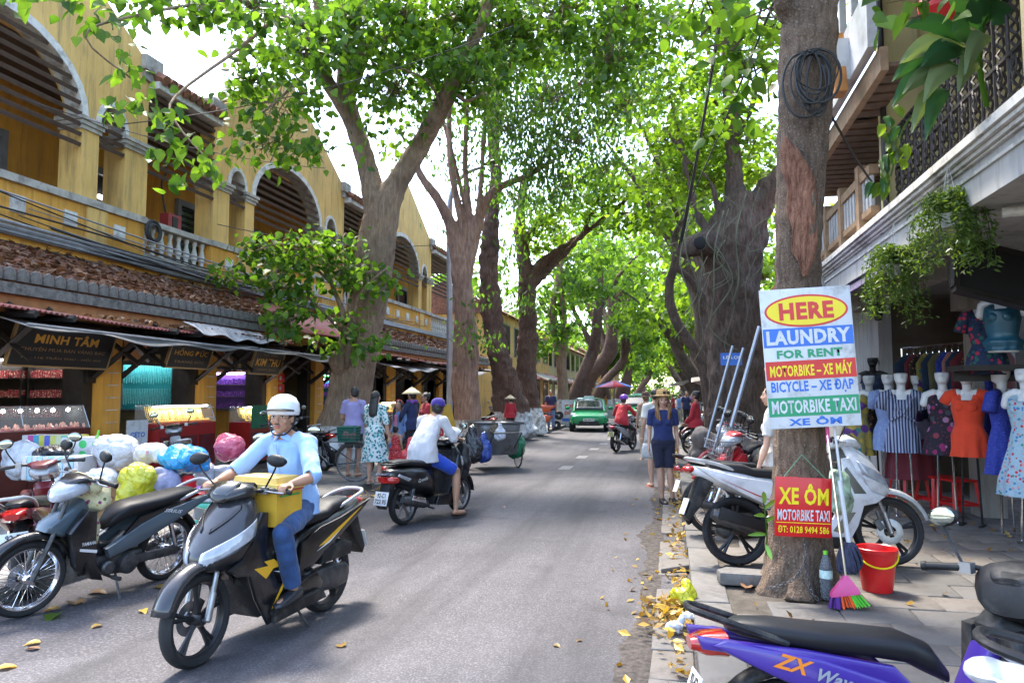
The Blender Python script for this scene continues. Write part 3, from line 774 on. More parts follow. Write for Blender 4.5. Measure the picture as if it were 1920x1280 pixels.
b = MB(); b.cyl((2.57, 9.56, 3.8), (2.57, 9.56, 7.2), .035, n=8); h2(b, 'dark_pipe', m_dark)
b = MB(); b.box2((2.16, 8.3, 6.04), (2.26, 13.6, 6.14)); b.box2((2.10, 8.3, 6.9), (2.2, 13.6, 7.0)); h2(b, 'upper_rail', m_wood2)
for k in range(9):
    b = MB(); b.box2((2.14, 8.5 + k * .6, 6.145), (2.22, 8.58 + k * .6, 6.895)); h2(b, 'upper_post', m_siding)
b = MB(); b.box2((3.3, 13.0, .12), (3.5, 24, 4.6)); b.box2((3.3, 13.0, 4.61), (5.6, 13.2, 5.1)); h2(b, 'white_wall', m_greyw)
b = MB(); b.add([(2.9, 13.1, 4.75), (2.9, 24, 4.75), (5.5, 24, 6.2), (5.5, 13.1, 6.2), (2.9, 13.1, 4.62), (2.9, 24, 4.62), (5.5, 24, 6.07), (5.5, 13.1, 6.07)], [(0, 1, 2, 3), (7, 6, 5, 4), (0, 4, 5, 1), (3, 2, 6, 7), (0, 3, 7, 4), (1, 5, 6, 2)]); h2(b, 'tiled_roof', m_tile)
for y in (10.6, 11.7, 12.8, 14.6):
    b = MB(); b.box2((2.50, y, 3.79), (2.66, y + .16, 4.75)); h2(b, 'balcony_post', m_wood)
b = MB(); b.box2((2.52, 10.1, 4.50), (2.64, 15, 4.62)); b.box2((2.53, 10.1, 4.0), (2.63, 15, 4.08)); h2(b, 'balcony_beam', m_wood)
for k in range(26):
    b = MB(); b.box2((2.55, 10.15 + k * .18, 4.085), (2.59, 10.25 + k * .18, 4.495)); h2(b, 'balcony_slat', m_siding)
b = MB(); b.box2((2.35, 13.2, 3.3), (3.3, 15.4, 3.75)); h2(b, 'balcony_floor', m_greyw)
for i in range(6):
    for j in range(5):
        b = MB(); b.box2((2.335, 13.3 + i * .12, 3.30 + j * .085), (2.348, 13.36 + i * .12, 3.34 + j * .085)); h2(b, 'vent_block', m_dark)
t = thing('wooden_lamp_box', 'orange wooden lamp box hanging outside the white siding', 'lamp', (1.99, 9.15, 5.5))
b = MB(); b.prism([(-.12, -.3), (.12, -.3), (.12, .45), (.0, .45)], -.07, .07, 'yz', .01); b.mat(1).box((.03, -.02, .1), (.16, .1, .5)); b.build('lamp_body', [M('orange_timber', (.42, .17, .04), rough=.5), m_siding], t)
# electric cables across the right side
WIRES = [((1.02, 6.3, 6.9), (2.6, 3.4, 5.9), .012, .1), ((1.05, 6.3, 4.55), (2.64, 9.6, 3.95), .012, .15), ((2.64, 9.6, 3.95), (2.62, 6.0, 4.05), .012, .12), ((2.62, 6.0, 4.05), (2.9, 3.4, 4.6), .012, .05), ((1.0, 6.4, 5.2), (2.6, 4.4, 5.25), .009, .12), ((1.0, 6.4, 5.25), (-1, 30, 6.5), .012, .5), ((.86, 6.4, 7.4), (.2, 13, 4.3), .022, .2), ((.86, 6.4, 7.2), (.15, 13, 4.2), .016, .2),
 ((-9.5, 11, 6.4), (-3, 14, 9.0), .010, .3), ((-9.5, 14, 5.3), (-6.3, 22, 6.4), .010, .3), ((-9.5, 9, 6.1), (-7.8, 15.6, 6.9), .008, .2), ((-9.4, 9, 4.3), (-9.2, 16, 4.4), .01, .2)]
WL = ('sagging from the sign tree to the upper right corner', 'from the sign tree to the farther cream pillar', 'drawn along the front of the iron railing', 'from the nearer cream pillar out of the frame', 'thin, crossing before the timber lamp box', 'running far down the street from the sign tree', 'thick and black, falling steeply left of the sign tree', 'second steep one, just beside the thick one', 'from the arcade up into the forked tree', 'slanting from the balustrade to the pale ribbed tree', 'short, from the first arch to the forked tree', 'lying along the arcade wall above the awning')
for wi, (a, c_, r, sag) in enumerate(WIRES):
    a, c_ = V(a), V(c_); b = MB(); b.tube([lerp(a, c_, i / 14) - V((0, 0, sag * 4 * (i / 14) * (1 - i / 14))) for i in range(15)], r, 5)
    o = b.build('overhead_cable', m_cable); tag(o, 'dark overhead cable ' + WL[wi], 'cable', 'overhead cables across the street')
# ================================================================== TREES
def barkmat(name, c1, c2, sc=1.0, strength=.9, lichen=None):
    t = NT(name); vec = t.coord()
    st = t.noise(t.mapped((7 * sc, 7 * sc, 1.3 * sc)), 2.2, 7, .68); f = t.noise(vec, 26 * sc, 4, .65); b_ = t.noise(vec, 1.4, 4)
    c = t.ramp(st, [(.32, c1), (.68, c2)])
    c = t.mix(t.ramp(b_, [(.45, (0, 0, 0)), (.7, (.6,) * 3)]), c, tuple(x * .55 for x in c1))
    if lichen: c = t.mix(t.ramp(f, [(.56, (0, 0, 0)), (.64, (.8,) * 3)]), c, lichen)
    t.base(c); t.set(Roughness=.9)
    h = t.mix(.45, st, f)
    t.bump(h, strength, .09)
    return t.m
m_barkA = barkmat('pale_brown_bark', (.15, .095, .062), (.36, .25, .165), 1.2, .5)
m_barkB = barkmat('ribbed_pink_bark', (.19, .10, .07), (.44, .28, .20), .9, .7)
m_barkC = barkmat('dark_rough_bark', (.065, .034, .024), (.23, .135, .095), 1.6, 1.0)
m_barkG = barkmat('gnarled_dark_bark', (.065, .042, .032), (.22, .15, .115), 1.3, 1.0)
m_barkS = barkmat('grey_brown_bark', (.105, .065, .042), (.33, .225, .15), 2.4, 1.0, (.34, .29, .23))
m_lime = M('limewash', (.55, .54, .52), rough=.9, var=.35, scale=9, dirt=(.14, .11, .09), dscale=7, bump=.6, bscale=14, bdist=.03)
m_leafA = leafmat('broad_leaf', (.032, .080, .012), (.125, .225, .032), .55)
m_leafB = leafmat('weeping_leaf', (.030, .072, .018), (.10, .19, .034), .55)
m_leafC = leafmat('feathery_leaf', (.06, .12, .014), (.18, .28, .035), .6)
m_leafF = leafmat('far_leaf', (.038, .09, .020), (.135, .235, .035), .6)
LT = {  # leaf templates (x across, y along, z), unit length
 'heart': ([(0, 0, 0), (-.27, .06, .05), (-.40, .34, .07), (-.24, .68, .03), (0, 1, -.12), (.24, .68, .03), (.40, .34, .07), (.27, .06, .05), (0, .36, -.03)], [(8, 0, 1), (8, 1, 2), (8, 2, 3), (8, 3, 4), (8, 4, 5), (8, 5, 6), (8, 6, 7), (8, 7, 0)]),
 'oval': ([(0, 0, 0), (-.24, .35, .05), (-.15, .75, .02), (0, 1, -.08), (.15, .75, .02), (.24, .35, .05)], [(0, 5, 4, 1), (1, 4, 2, 1)][:0] + [(0, 5, 1), (1, 5, 4, 2), (2, 4, 3)]),
 'lance': ([(0, 0, 0), (-.16, .45, .03), (0, 1, -.05), (.16, .45, .03)], [(0, 3, 2, 1)]),
 'spray': ([(0, 0, 0), (-.30, .45, .04), (0, 1, -.10), (.30, .45, .04)], [(0, 3, 2), (0, 2, 1)]),
}
def leafmesh(name, P, size, kind, mat, rng, droop=.5, upn=.6, parent=None, stuff=True, var=(.65, 1.25)):
    P = np.asarray(P, float); N = len(P)
    d = rng.normal(size=(N, 3)); d[:, 2] = d[:, 2] * .5 - droop * 1.6; d /= np.linalg.norm(d, axis=1)[:, None]
    nn = rng.normal(size=(N, 3)); nn[:, 2] += upn * 2; w = np.cross(d, nn); w /= np.linalg.norm(w, axis=1)[:, None] + 1e-9
    n2 = np.cross(w, d)
    tv, tf = LT[kind]; T = np.array(tv); s = (size * rng.uniform(var[0], var[1], N))[:, None, None]
    vs = P[:, None, :] + s * (T[None, :, 0, None] * w[:, None, :] + T[None, :, 1, None] * d[:, None, :] + T[None, :, 2, None] * n2[:, None, :])
    k = len(T); vs = vs.reshape(-1, 3)
    me = bpy.data.meshes.new(name); me.vertices.add(N * k); me.vertices.foreach_set('co', vs.ravel())
    ls = []; starts = []; tot = []; flat = [i for f in tf for i in f]; lens = [len(f) for f in tf]
    base = (np.arange(N) * k)[:, None] + np.array(flat)[None, :]
    me.loops.add(base.size); me.loops.foreach_set('vertex_index', base.ravel().astype(np.int32))
    st = np.concatenate([[0], np.cumsum(lens)[:-1]]); S_ = (np.arange(N) * len(flat))[:, None] + st[None, :]
    me.polygons.add(S_.size); me.polygons.foreach_set('loop_start', S_.ravel().astype(np.int32))
    me.update(calc_edges=True)
    a = me.attributes.new('rnd', 'FLOAT', 'POINT'); a.data.foreach_set('value', np.repeat(rng.random(N) ** 1.2, k))
    me.polygons.foreach_set('use_smooth', [True] * len(me.polygons))
    me.materials.append(mat); me.validate()
    o = link(name, me, parent)
    if stuff: o['kind'] = 'stuff'
    return o
TW = []
def twigmesh(t, mat, base, thin):
    rng = np.random.default_rng(2); vs, fs = [], []
    for c, cen in TW:
        for q in cen:
            if thin is not None and not len(thinned(np.array([q]), thin, rng)): continue
            m = (c + q) / 2 + rng.normal(size=3) * .08 + np.array([0, 0, .06]); o = len(vs)
            for p, r in ((c + rng.normal(size=3) * .1, .014), (m, .009), (q + rng.normal(size=3) * .05, .004)):
                p = p - np.array(base); vs += [p + np.array([r, 0, 0]), p + np.array([-r * .5, r * .87, 0]), p + np.array([-r * .5, -r * .4, r * .8])]
            fs += [(o + 3 * k + j, o + 3 * k + (j + 1) % 3, o + 3 * k + 3 + (j + 1) % 3, o + 3 * k + 3 + j) for k in range(2) for j in range(3)]
    me = bpy.data.meshes.new('twigs'); me.from_pydata([tuple(v) for v in vs], [], fs); me.materials.append(mat); me.update(); link('twigs', me, t)['kind'] = 'stuff'
def blobpts(rng, c, r, n, cl=18, spread=.32, flat=.75):
    """n leaf positions in clumps inside an ellipsoid blob"""
    c = np.array(c); m = max(1, n // cl)
    u = rng.normal(size=(m, 3)); u /= np.linalg.norm(u, axis=1)[:, None]; u *= (rng.random((m, 1)) ** .45) * r; u[:, 2] *= flat
    cen = c + u
    TW.append((c, cen)); idx = rng.integers(0, m, n)
    off = rng.normal(size=(n, 3)) * spread * np.array([1, 1, .6])
    return cen[idx] + off
def P3(px, py, d): return at(px, py, d=d)
def limbs(mb, L, n=12, disp=.12, dfreq=.8, k=4):
    """limb lists: (px, py, depth, width_px)"""
    for i, l in enumerate(L):
        pts = [P3(*q[:3]) for q in l]; rad = [q[3] / 2 * q[2] / FPX for q in l]
        sp = spline(pts, k); m = len(sp)
        rr = [float(np.interp(j / (m - 1) * (len(l) - 1), range(len(l)), rad)) for j in range(m)]
        mb.tube(sp, rr, n, disp=disp, dfreq=dfreq, seed=i * 3.7)
THIN = [(-80, 100, 172, 420, 0), (172, 240, 262, 420, .15), (425, 335, 660, 420, .05), (285, 70, 420, 172, .12), (600, 150, 650, 330, .3), (690, 230, 770, 350, .35), (-80, -40, 235, 100, .9), (262, 240, 300, 420, .3)]
def thinned(pts, zones, rng):
    keep = []
    for p in pts:
        x, y, d_ = px_of(p); k = 1.0
        for (x0, y0, x1, y1, f) in zones:
            if x0 < x < x1 and y0 - 22 < y < y1: k = min(k, f)
        keep.append(rng.random() < k)
    return pts[np.array(keep)]
def inv_world(o, parent):
    m = wm(parent).inverted(); 
    me = o.data; n = len(me.vertices); co = np.empty(n * 3); me.vertices.foreach_get('co', co); co = co.reshape(-1, 3) + np.array(m.translation)
    me.vertices.foreach_set('co', co.ravel()); me.update()
def tree(name, label, base, mat, L, twigs=(), blobs=(), leaf=('heart', .2, None), seed=1, vox=.045, lime=None, namp=.02, nf=5, group='trees lining the street', droop=.5, upn=.6, cl=18, spread=.32, disp=.12, flat=.75, ws=1.0, dens=1.0, thin=None):
    L = [[(q[0], q[1], q[2], q[3] * ws) for q in l] for l in L]
    t = thing(name, label, 'tree', base, group=group); rng = np.random.default_rng(seed)
    mb = MB(); limbs(mb, L, disp=disp)
    if vox:
        o = remesh(mb, 'trunk', mat, t, vox, 2, namp, nf)
    else: o = mb.build('trunk', mat, t, smooth=180)
    inv_world(o, t)
    if lime is not None:
        o.data.materials.append(m_lime)
        for p in o.data.polygons:
            z = p.center.z
            if z + base[2] < lime + .06 * mnoise.noise(p.center * 4): p.material_index = 1
    if twigs:
        mb = MB()
        for tw in twigs: limbs(mb, [tw], n=6, disp=0)
        q = mb.build('branches', mat, t, world=True, smooth=180); q['kind'] = 'stuff'
    if len(blobs):
        TW.clear(); pts = np.concatenate([blobpts(rng, P3(*b_[:3]) if b_[0] != 'w' else b_[1:4], b_[-2], int(b_[-1] * dens), cl, spread, flat) for b_ in blobs])
        if thin is not None: pts = thinned(pts, thin, rng)
        if len(TW): twigmesh(t, mat, base, thin)
        c = leafmesh('crown', pts - np.array(base), leaf[1], leaf[0], leaf[2], rng, droop, upn, t)
    return t
# --- tree A: forked tree on the left pavement, limbs traced at their own distance
d = 16.6
A = tree('street_tree', 'big smooth-barked tree forking wide in front of the yellow facade', (-7.5, 15.4, .12), m_barkA, [
 [(628, 880, d, 165), (640, 820, d, 120), (655, 740, d, 96), (668, 660, d, 92), (690, 560, d, 88), (704, 480, d, 84), (718, 400, d, 78), (745, 345, d, 52), (785, 280, d, 46), (815, 225, d - .3, 42), (846, 165, d - .6, 40), (870, 110, d - .8, 30), (905, 40, d - 1, 26), (930, -60, d - 1, 22)],
 [(712, 430, d, 70), (704, 385, d, 52), (690, 320, d + .2, 46), (672, 260, d + .3, 44), (650, 190, d + .4, 40), (645, 130, d + .3, 30), (662, 60, d + .2, 26), (690, -20, d, 22)],
 [(662, 230, d + .3, 36), (612, 150, d, 34), (590, 90, d - .6, 26), (598, 20, d - 1, 22), (580, -60, d - 1.5, 18)],
 [(655, 180, d + .4, 30), (690, 90, d + .4, 30), (760, 60, d + .4, 30), (840, 40, d + .6, 30), (900, 15, d + .8, 26), (980, -20, d + 1, 20)],
 [(600, 60, d - .8, 18), (520, 30, d - 3, 18), (420, -10, d - 5, 16), (260, -40, d - 7, 16), (100, -60, d - 8, 12)],
 [(640, 690, d - .3, 46), (632, 675, d - .5, 40), (640, 660, d - .5, 24)]],
 twigs=[[(640, 680, d - .5, 14), (645, 600, d - .7, 11), (625, 540, d - .9, 8), (600, 480, d - 1.2, 5)], [(645, 670, d - .5, 12), (655, 600, d - .7, 9), (660, 540, d - .8, 6)], [(648, 690, d - .5, 12), (672, 560, d - .9, 8), (730, 500, d - 1.2, 5)], [(640, 620, d - .7, 8), (560, 545, d - 1.4, 6), (470, 545, d - 2, 3)], [(620, 530, d - .9, 6), (540, 460, d - 1.5, 4), (480, 470, d - 2, 3)],
  [(520, 30, d - 3, 10), (450, 90, d - 4, 7), (330, 180, d - 5.5, 5), (330, 230, d - 6, 4), (390, 300, d - 6.2, 3)], [(420, 0, d - 5, 8), (250, 30, d - 7.5, 5), (160, 70, d - 8.2, 4), (250, 150, d - 7.5, 3)], [(590, 120, d - .6, 10), (540, 170, d - 1.5, 6), (470, 230, d - 2, 4)], [(845, 160, d - .6, 14), (880, 190, d - 1, 6), (940, 140, d, 4)], [(830, 210, d - .5, 8), (800, 150, d - 1, 5), (720, 120, d - 1.2, 4)]],
 blobs=[(490, 10, 12.5, 1.2, 520), (370, 10, 10.5, .7, 190), (240, -10, 9.5, .5, 110), (570, 90, 14.5, 1.0, 460), (640, 30, 16, 1.6, 900), (750, 30, 16, 1.5, 900), (520, 205, 13.2, 1.0, 190), (500, 275, 13.0, .75, 150), (590, 280, 13.6, .7, 120), (560, 180, 14, .8, 120), (740, 170, 16, 1.3, 600), (740, 250, 16.5, .8, 240), (860, 40, 16.2, 1.6, 1100), (880, 130, 15.6, 1.2, 760), (470, 160, 13.5, .7, 220), (640, 100, 15.5, .9, 300),
  (960, 60, 16.5, 1.6, 1000), (1060, 30, 16.5, 1.7, 1000), (1180, 20, 16, 1.5, 800), (1150, 110, 15.5, 1.1, 500),
  (560, 470, 15.3, .62, 270), (640, 505, 15.6, .6, 240), (520, 520, 14.9, .55, 200), (700, 520, 15.6, .5, 150), (640, 450, 15.6, .4, 80), (560, 560, 15.2, .5, 160), (545, 600, 14.6, .42, 140), (660, 610, 15.8, .5, 90), (690, 650, 15.5, .36, 70), (490, 470, 15, .4, 110), (430, 520, 14.2, .28, 60), (600, 640, 15.4, .3, 40),
  ('w', -3, 8, 12, 2.8, 900), ('w', -6, 14, 13.5, 2.8, 400)],  # first 'w' clump: unseen foliage above the frame, added to shade the foreground
 leaf=('heart', .165, m_leafA), seed=3, lime=.95, cl=9, spread=.20, ws=.84, dens=.95, thin=THIN)
# the biggest hanging leaves, nearest the camera, one by one
rng = np.random.default_rng(8)
lm = []
for k in range(6):
    b = MB(); tv, tf = LT['heart']; j = lambda: random.uniform(-.03, .03)
    b.add([(x * (1 + j()), y, z + j()) for x, y, z in tv], tf); me = b.mesh('leaf', m_leafA, 180)
    a = me.attributes.new('rnd', 'FLOAT', 'POINT'); a.data.foreach_set('value', [k / 5.0] * len(me.vertices)); lm.append(me)
cnt = 0
for (px, py, dd, sp, n) in ((50, -15, 8.3, 26, 20), (120, -5, 8.3, 30, 26), (185, 40, 8.6, 26, 18), (30, -20, 8.2, 20, 10), (250, 130, 9, 28, 22), (210, 210, 9.2, 26, 20), (240, 200, 9.2, 22, 14), (300, 170, 9.5, 26, 18), (310, 220, 9.6, 28, 26), (300, 290, 9.8, 22, 22), (345, 270, 9.8, 22, 18), (390, 310, 10, 24, 24), (330, 330, 9.9, 20, 14), (420, 330, 10.2, 14, 8), (190, 10, 8.8, 40, 24), (270, 60, 9.4, 36, 22)):
    for _ in range(n):
        if cnt >= 300: break
        p = P3(px + rng.normal() * sp * .8, py + rng.normal() * sp * .7, dd + rng.normal() * .3)
        if not len(thinned(np.array([p]), [z_ if z_[0] != -80 or z_[1] > 0 else z_[:4] + (1,) for z_ in THIN], rng)): continue
        p = p - V((-7.5, 15.4, .12))
        link('leaf', lm[int(rng.integers(0, 6))], A, loc=p, rot=(R(-60 + rng.normal() * 35), rng.normal() * .5, rng.random() * 6.28), scale=float(rng.uniform(.11, .20))); cnt += 1
# --- tree B: pale ribbed twin-stem tree by the lamp post
d = 22.5
tree('street_tree', 'pale pinkish ribbed tree with several slender upright stems beside the lamp post', (-6.1, 21.9, .12), m_barkB, [
 [(877, 845, d, 78), (875, 790, d, 66), (872, 720, d, 62), (874, 650, d, 56), (872, 580, d, 50), (866, 520, d, 46), (858, 470, d, 36), (840, 410, d, 26), (815, 365, d, 22), (790, 330, d, 17), (775, 290, d, 12)],
 [(868, 540, d, 36), (880, 480, d, 32), (893, 430, d, 28), (905, 390, d, 24), (930, 355, d, 18), (990, 328, d, 14), (1040, 300, d, 9)],
 [(872, 500, d, 26), (868, 430, d, 18), (850, 340, d, 16), (842, 240, d, 14), (850, 100, d, 12), (860, -40, d, 9)], [(880, 480, d, 22), (880, 400, d, 15), (872, 300, d + .2, 13), (880, 150, d, 11), (900, 0, d, 9)], [(893, 430, d, 16), (902, 340, d - .2, 12), (912, 200, d, 10), (930, 60, d, 8)], [(885, 440, d, 14), (856, 320, d + .3, 10), (820, 180, d + .2, 9), (800, 60, d, 8)],
 [(860, 845, d, 34), (866, 760, d - .2, 26), (870, 640, d - .3, 18)], [(896, 845, d, 34), (890, 760, d - .2, 22), (882, 640, d - .2, 16)]],
 blobs=[(810, 190, 22.8, 1.4, 420), (780, 60, 22.8, 1.5, 420), (840, 300, 23, .8, 130), (900, 190, 22, 1.8, 900), (960, 130, 22, 2.2, 1300), (960, 240, 22.3, 1.8, 1000), (1030, 180, 22, 2.2, 1500), (1080, 260, 22, 1.8, 1200), (1010, 310, 22, 1.5, 800), (1100, 150, 21.5, 2.2, 1400), (1170, 200, 21, 1.7, 800), (1060, 350, 22.2, 1.2, 420), (1130, 320, 22, 1.0, 300), (800, 110, 22, 1.7, 700), (1200, 110, 20.5, 1.6, 700), (960, 370, 23, .9, 220), (900, 340, 22.6, .7, 110), (1160, 40, 20, 2, 900), (880, 620, 22, .35, 50), (905, 640, 22, .5, 110), (900, 560, 22, .3, 40), ('w', -4, 21, 13.5, 3.4, 1200)],
 leaf=('oval', .17, m_leafB), seed=5, lime=.85, vox=.045, droop=1.2, upn=.1, cl=14, spread=.36, disp=.2, ws=.82, dens=.95)
# --- trees C, D: dark rough trunks
d = 27
tree('street_tree', 'dark rough-barked tree with burred leaning trunk behind the pale tree', (-5.3, 26.6, .12), m_barkC, [
 [(968, 815, d, 92), (955, 760, d, 66), (945, 700, d, 54), (928, 620, d, 46), (918, 540, d, 42), (918, 470, d, 40), (924, 400, d, 36), (930, 330, d, 30), (925, 220, d, 24), (950, 60, d, 18)], [(975, 815, d, 70), (965, 740, d - .2, 44), (950, 690, d - .3, 30)]],
 blobs=[(880, 430, 27, .9, 160), (1010, 380, 27, 1.3, 500), (960, 560, 27.5, .8, 180), (945, 480, 28, .9, 200)], leaf=('lance', .26, m_leafB), seed=6, lime=1.0, droop=1.3, upn=.1, namp=.06, nf=4, disp=.3, ws=.84)
d = 29.5
tree('street_tree', 'dark trunk with mossy boughs reaching right over the road', (-4.9, 28.8, .12), m_barkC, [
 [(992, 812, d, 84), (990, 750, d, 58), (988, 680, d, 44), (990, 620, d, 42), (988, 550, d, 40), (985, 500, d, 34), (975, 420, d, 26), (985, 330, d, 18)], [(985, 525, d, 26), (1020, 490, d, 20), (1070, 455, d, 16), (1120, 420, d - .4, 13), (1180, 370, d - .8, 10), (1220, 340, d - 1, 6)], [(988, 545, d, 20), (1030, 505, d, 14), (1090, 440, d - .3, 10), (1110, 400, d - .5, 8), (1150, 380, d - .5, 5)], [(980, 460, d, 22), (1010, 420, d - .6, 17), (1060, 390, d - 1, 10)]],
 blobs=[(1040, 420, 29, 1.7, 700), (1120, 380, 28.6, 1.7, 800), (1200, 350, 28, 1.4, 600), (1010, 470, 30, 1.0, 300), (1110, 330, 28.5, 1.3, 600), (1180, 420, 28, 1.0, 300)], leaf=('spray', .24, m_leafC), seed=7, lime=1.1, flat=.4, droop=.25, namp=.06, nf=4, disp=.28, ws=.82)
# --- tree E: slim pale trunk, white-washed foot
d = 37
tree('street_tree', 'slim pale trunk with a clean whitewashed foot near the road', (-5.3, 36.6, .12), m_barkB, [
 [(1058, 800, d, 27), (1056, 760, d, 22), (1054, 700, d, 20), (1048, 660, d, 18), (1040, 630, d, 13), (1036, 580, d, 12), (1045, 530, d, 10), (1050, 450, d, 8)], [(1052, 690, d, 16), (1058, 640, d, 14), (1056, 580, d, 12), (1050, 520, d, 9), (1060, 420, d, 7)]],
 blobs=[(1060, 480, 37, 1.8, 600), (1030, 560, 37, 1.2, 280), (1090, 540, 37, 1.5, 500), (1070, 620, 37, 1.2, 300), (1120, 470, 38, 1.6, 600), (1020, 640, 36, .8, 120)], leaf=('oval', .34, m_leafF), seed=9, lime=1.35, vox=.04, namp=.01)
# --- far rows, generic but each its own
def far_tree(x, y, h, r, lab, seed, low=3.6, col=None, nl=1500, size=.42, lean=0, kind='oval', bark=None, white=True):
    rn = random.Random(seed); rng = np.random.default_rng(seed)
    t = thing('street_tree', lab, 'tree', (x, y, .12), group='trees lining the street')
    mb = MB(); tw = .42 + rn.random() * .25
    crown_z = low + (h - low) * .45
    pts = spline([(0, 0, -.1), (rn.uniform(-.2, .2), 0, 1.2), (lean * .4 + rn.uniform(-.3, .3), 0, 2.8), (lean + rn.uniform(-.4, .4), 0, 4.8), (lean * 1.3, rn.uniform(-1, 1), crown_z + 1)], 5)
    mb.tube(pts, [tw * 1.7, tw * 1.05, tw * .9, tw * .75, tw * .35], 10, disp=.25, dfreq=.8, seed=seed)
    for k in range(6):
        a = rn.random() * 6.28; q = pts[-8 + k % 6]
        e = V((lean + r * .8 * math.cos(a), r * .8 * math.sin(a), crown_z + rn.uniform(0, 3)))
        mb.tube(spline([q, lerp(V(q), e, .5) + V((0, 0, .5)), e], 4), [tw * .4, tw * .25, .03], 6)
    o = mb.build('trunk', bark or m_barkC, t, smooth=180)
    if white:
        o.data.materials.append(m_lime)
        for p in o.data.polygons:
            if p.center.z < 1.0: p.material_index = 1
    P = []
    for k in range(9):
        a = rn.random() * 6.28; q = rn.random() ** .5 * r * .75
        P.append(blobpts(rng, (lean + q * math.cos(a), q * math.sin(a), rn.uniform(low + r * .3, h)), r * rn.uniform(.35, .6), nl // 9, 20, .4, .7))
    leafmesh('crown', np.concatenate(P), size, kind, col or m_leafF, rng, .5, .5, t)
far_tree(-6.0, 46, 13, 4.2, 'thick dark trunk leaning right behind the first green taxi', 21, 4.5, nl=2400, lean=1.4, size=.40)
far_tree(-6.3, 54, 13, 4.2, 'second leaning dark trunk behind the green taxis', 22, 4.2, nl=2200, lean=1.6, size=.42)
k = 0
for (x, y) in ((-6.2, 64), (-6.4, 76), (-6.3, 90), (-6.5, 108), (-6, 130), (-6, 155)):
    k += 1; far_tree(x, y, 13.5 if y < 90 else 14, 5, ('first', 'second', 'third', 'fourth', 'fifth', 'sixth')[k - 1] + ' upright leafy tree of the left row beyond the leaning trunks', 30 + k, 3.6, nl=3000 if y < 90 else 2000, lean=(2.2, -.6, 1.5, .3, 2, 0)[k - 1], size=.5 + y * .002)
for (x, y, s) in ((2.2, 27, 41), (2.4, 36, 42), (2.2, 46, 43), (2.4, 58, 44), (2.2, 72, 45), (2.4, 90, 46), (2.3, 112, 47), (2.2, 140, 48)):
    far_tree(x, y, 12.5, 4.2 if y < 50 else 5, ('first', 'second', 'third', 'fourth', 'fifth', 'sixth', 'seventh', 'last')[s - 41] + ' light feathery tree behind the giant gnarled one on the right', s, 4.4 if y < 50 else 3.4, col=m_leafC, nl=3200 if y < 60 else 2200, lean=(-1.4, .5, -2, -.4, -1.5, 0, -2, -1)[s - 41], kind='spray', size=.36 if y < 50 else .5, bark=m_barkG)
# --- tree G: giant gnarled tree on the right
d = 16.2
G = tree('street_tree', 'giant gnarled dark tree with a broken stub and trailing vines on the right', (1.35, 16.4, .12), m_barkG, [
 [(1392, 900, d, 190), (1385, 830, d, 140), (1378, 740, d, 118), (1380, 660, d, 116), (1376, 580, d, 122), (1374, 510, d, 130), (1378, 450, d, 132), (1392, 400, d, 110), (1405, 370, d, 96)],
 [(1365, 480, d, 80), (1330, 460, d - .3, 62), (1300, 462, d - .5, 52), (1282, 468, d - .6, 40), (1274, 470, d - .6, 30)], [(1380, 430, d, 80), (1378, 370, d, 50), (1376, 310, d, 42), (1372, 240, d, 26), (1360, 120, d, 18), (1340, 0, d, 12)], [(1395, 430, d, 80), (1430, 370, d - .2, 60), (1465, 330, d - .4, 52), (1500, 290, d - .4, 40), (1525, 240, d, 26)],
 [(1420, 880, d, 100), (1412, 760, d, 56), (1408, 600, d, 50), (1404, 480, d, 56)], [(1350, 890, d, 80), (1352, 760, d - .2, 50), (1345, 640, d - .2, 36), (1340, 540, d - .1, 30)], [(1335, 455, d - .3, 26), (1300, 380, d, 12), (1275, 260, d, 9), (1255, 180, d, 7)], [(1272, 475, d - .6, 18), (1276, 450, d - .7, 10), (1274, 425, d - .7, 4)], [(1350, 400, d, 18), (1330, 340, d, 10), (1290, 300, d, 7), (1240, 230, d, 4)], [(1372, 250, d, 16), (1340, 190, d, 9), (1290, 150, d, 6)], [(1370, 290, d, 14), (1410, 200, d, 9), (1420, 110, d, 6)]],
 blobs=[(1330, 250, 16.5, 1.1, 700), (1290, 330, 17, .9, 500), (1400, 260, 16.5, 1.0, 500), (1250, 250, 17, .9, 420), (1340, 340, 17, .8, 350), (1420, 330, 17, .7, 250), (1260, 180, 16, .8, 220), (1380, 130, 15, 1.2, 420), (1450, 60, 14, 1.0, 350), (1270, 60, 15.5, 1.2, 450), (1360, 20, 14.5, 1.2, 500), (1230, 340, 18, .8, 260), ('w', 1.5, 15.5, 12.5, 3.0, 1700), ('w', 4.5, 15, 11, 2.8, 900)],
 leaf=('spray', .17, m_leafC), seed=12, lime=.75, ws=.82, vox=.045, namp=.07, nf=3.6, disp=.2, droop=.2, flat=.5, spread=.28)
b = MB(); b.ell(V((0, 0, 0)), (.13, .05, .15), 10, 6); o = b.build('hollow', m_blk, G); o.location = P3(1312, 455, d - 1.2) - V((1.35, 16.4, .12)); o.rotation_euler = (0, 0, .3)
m_vine = M('grey_green_vine', (.13, .14, .085), rough=.7, var=.4, scale=3)
vb = MB(); rr = random.Random(4)
for k in range(22):
    x0 = rr.uniform(1290, 1450); y0 = rr.uniform(350, 520); dd = d - 1.0 + rr.uniform(-.2, .2); l = rr.uniform(60, 230); w = rr.uniform(-45, 45)
    vb.tube(spline([P3(x0, y0, dd), P3(x0 + w, y0 + l * .35, dd - .1), P3(x0 + w * .2 + rr.uniform(-20, 20), y0 + l * .75, dd - .1), P3(x0 + w * 1.5, y0 + l, dd)], 5), rr.choice((.007, .009, .013)), 4)
o = vb.build('trailing_vines', m_vine, G, world=True, smooth=180); o['kind'] = 'stuff'
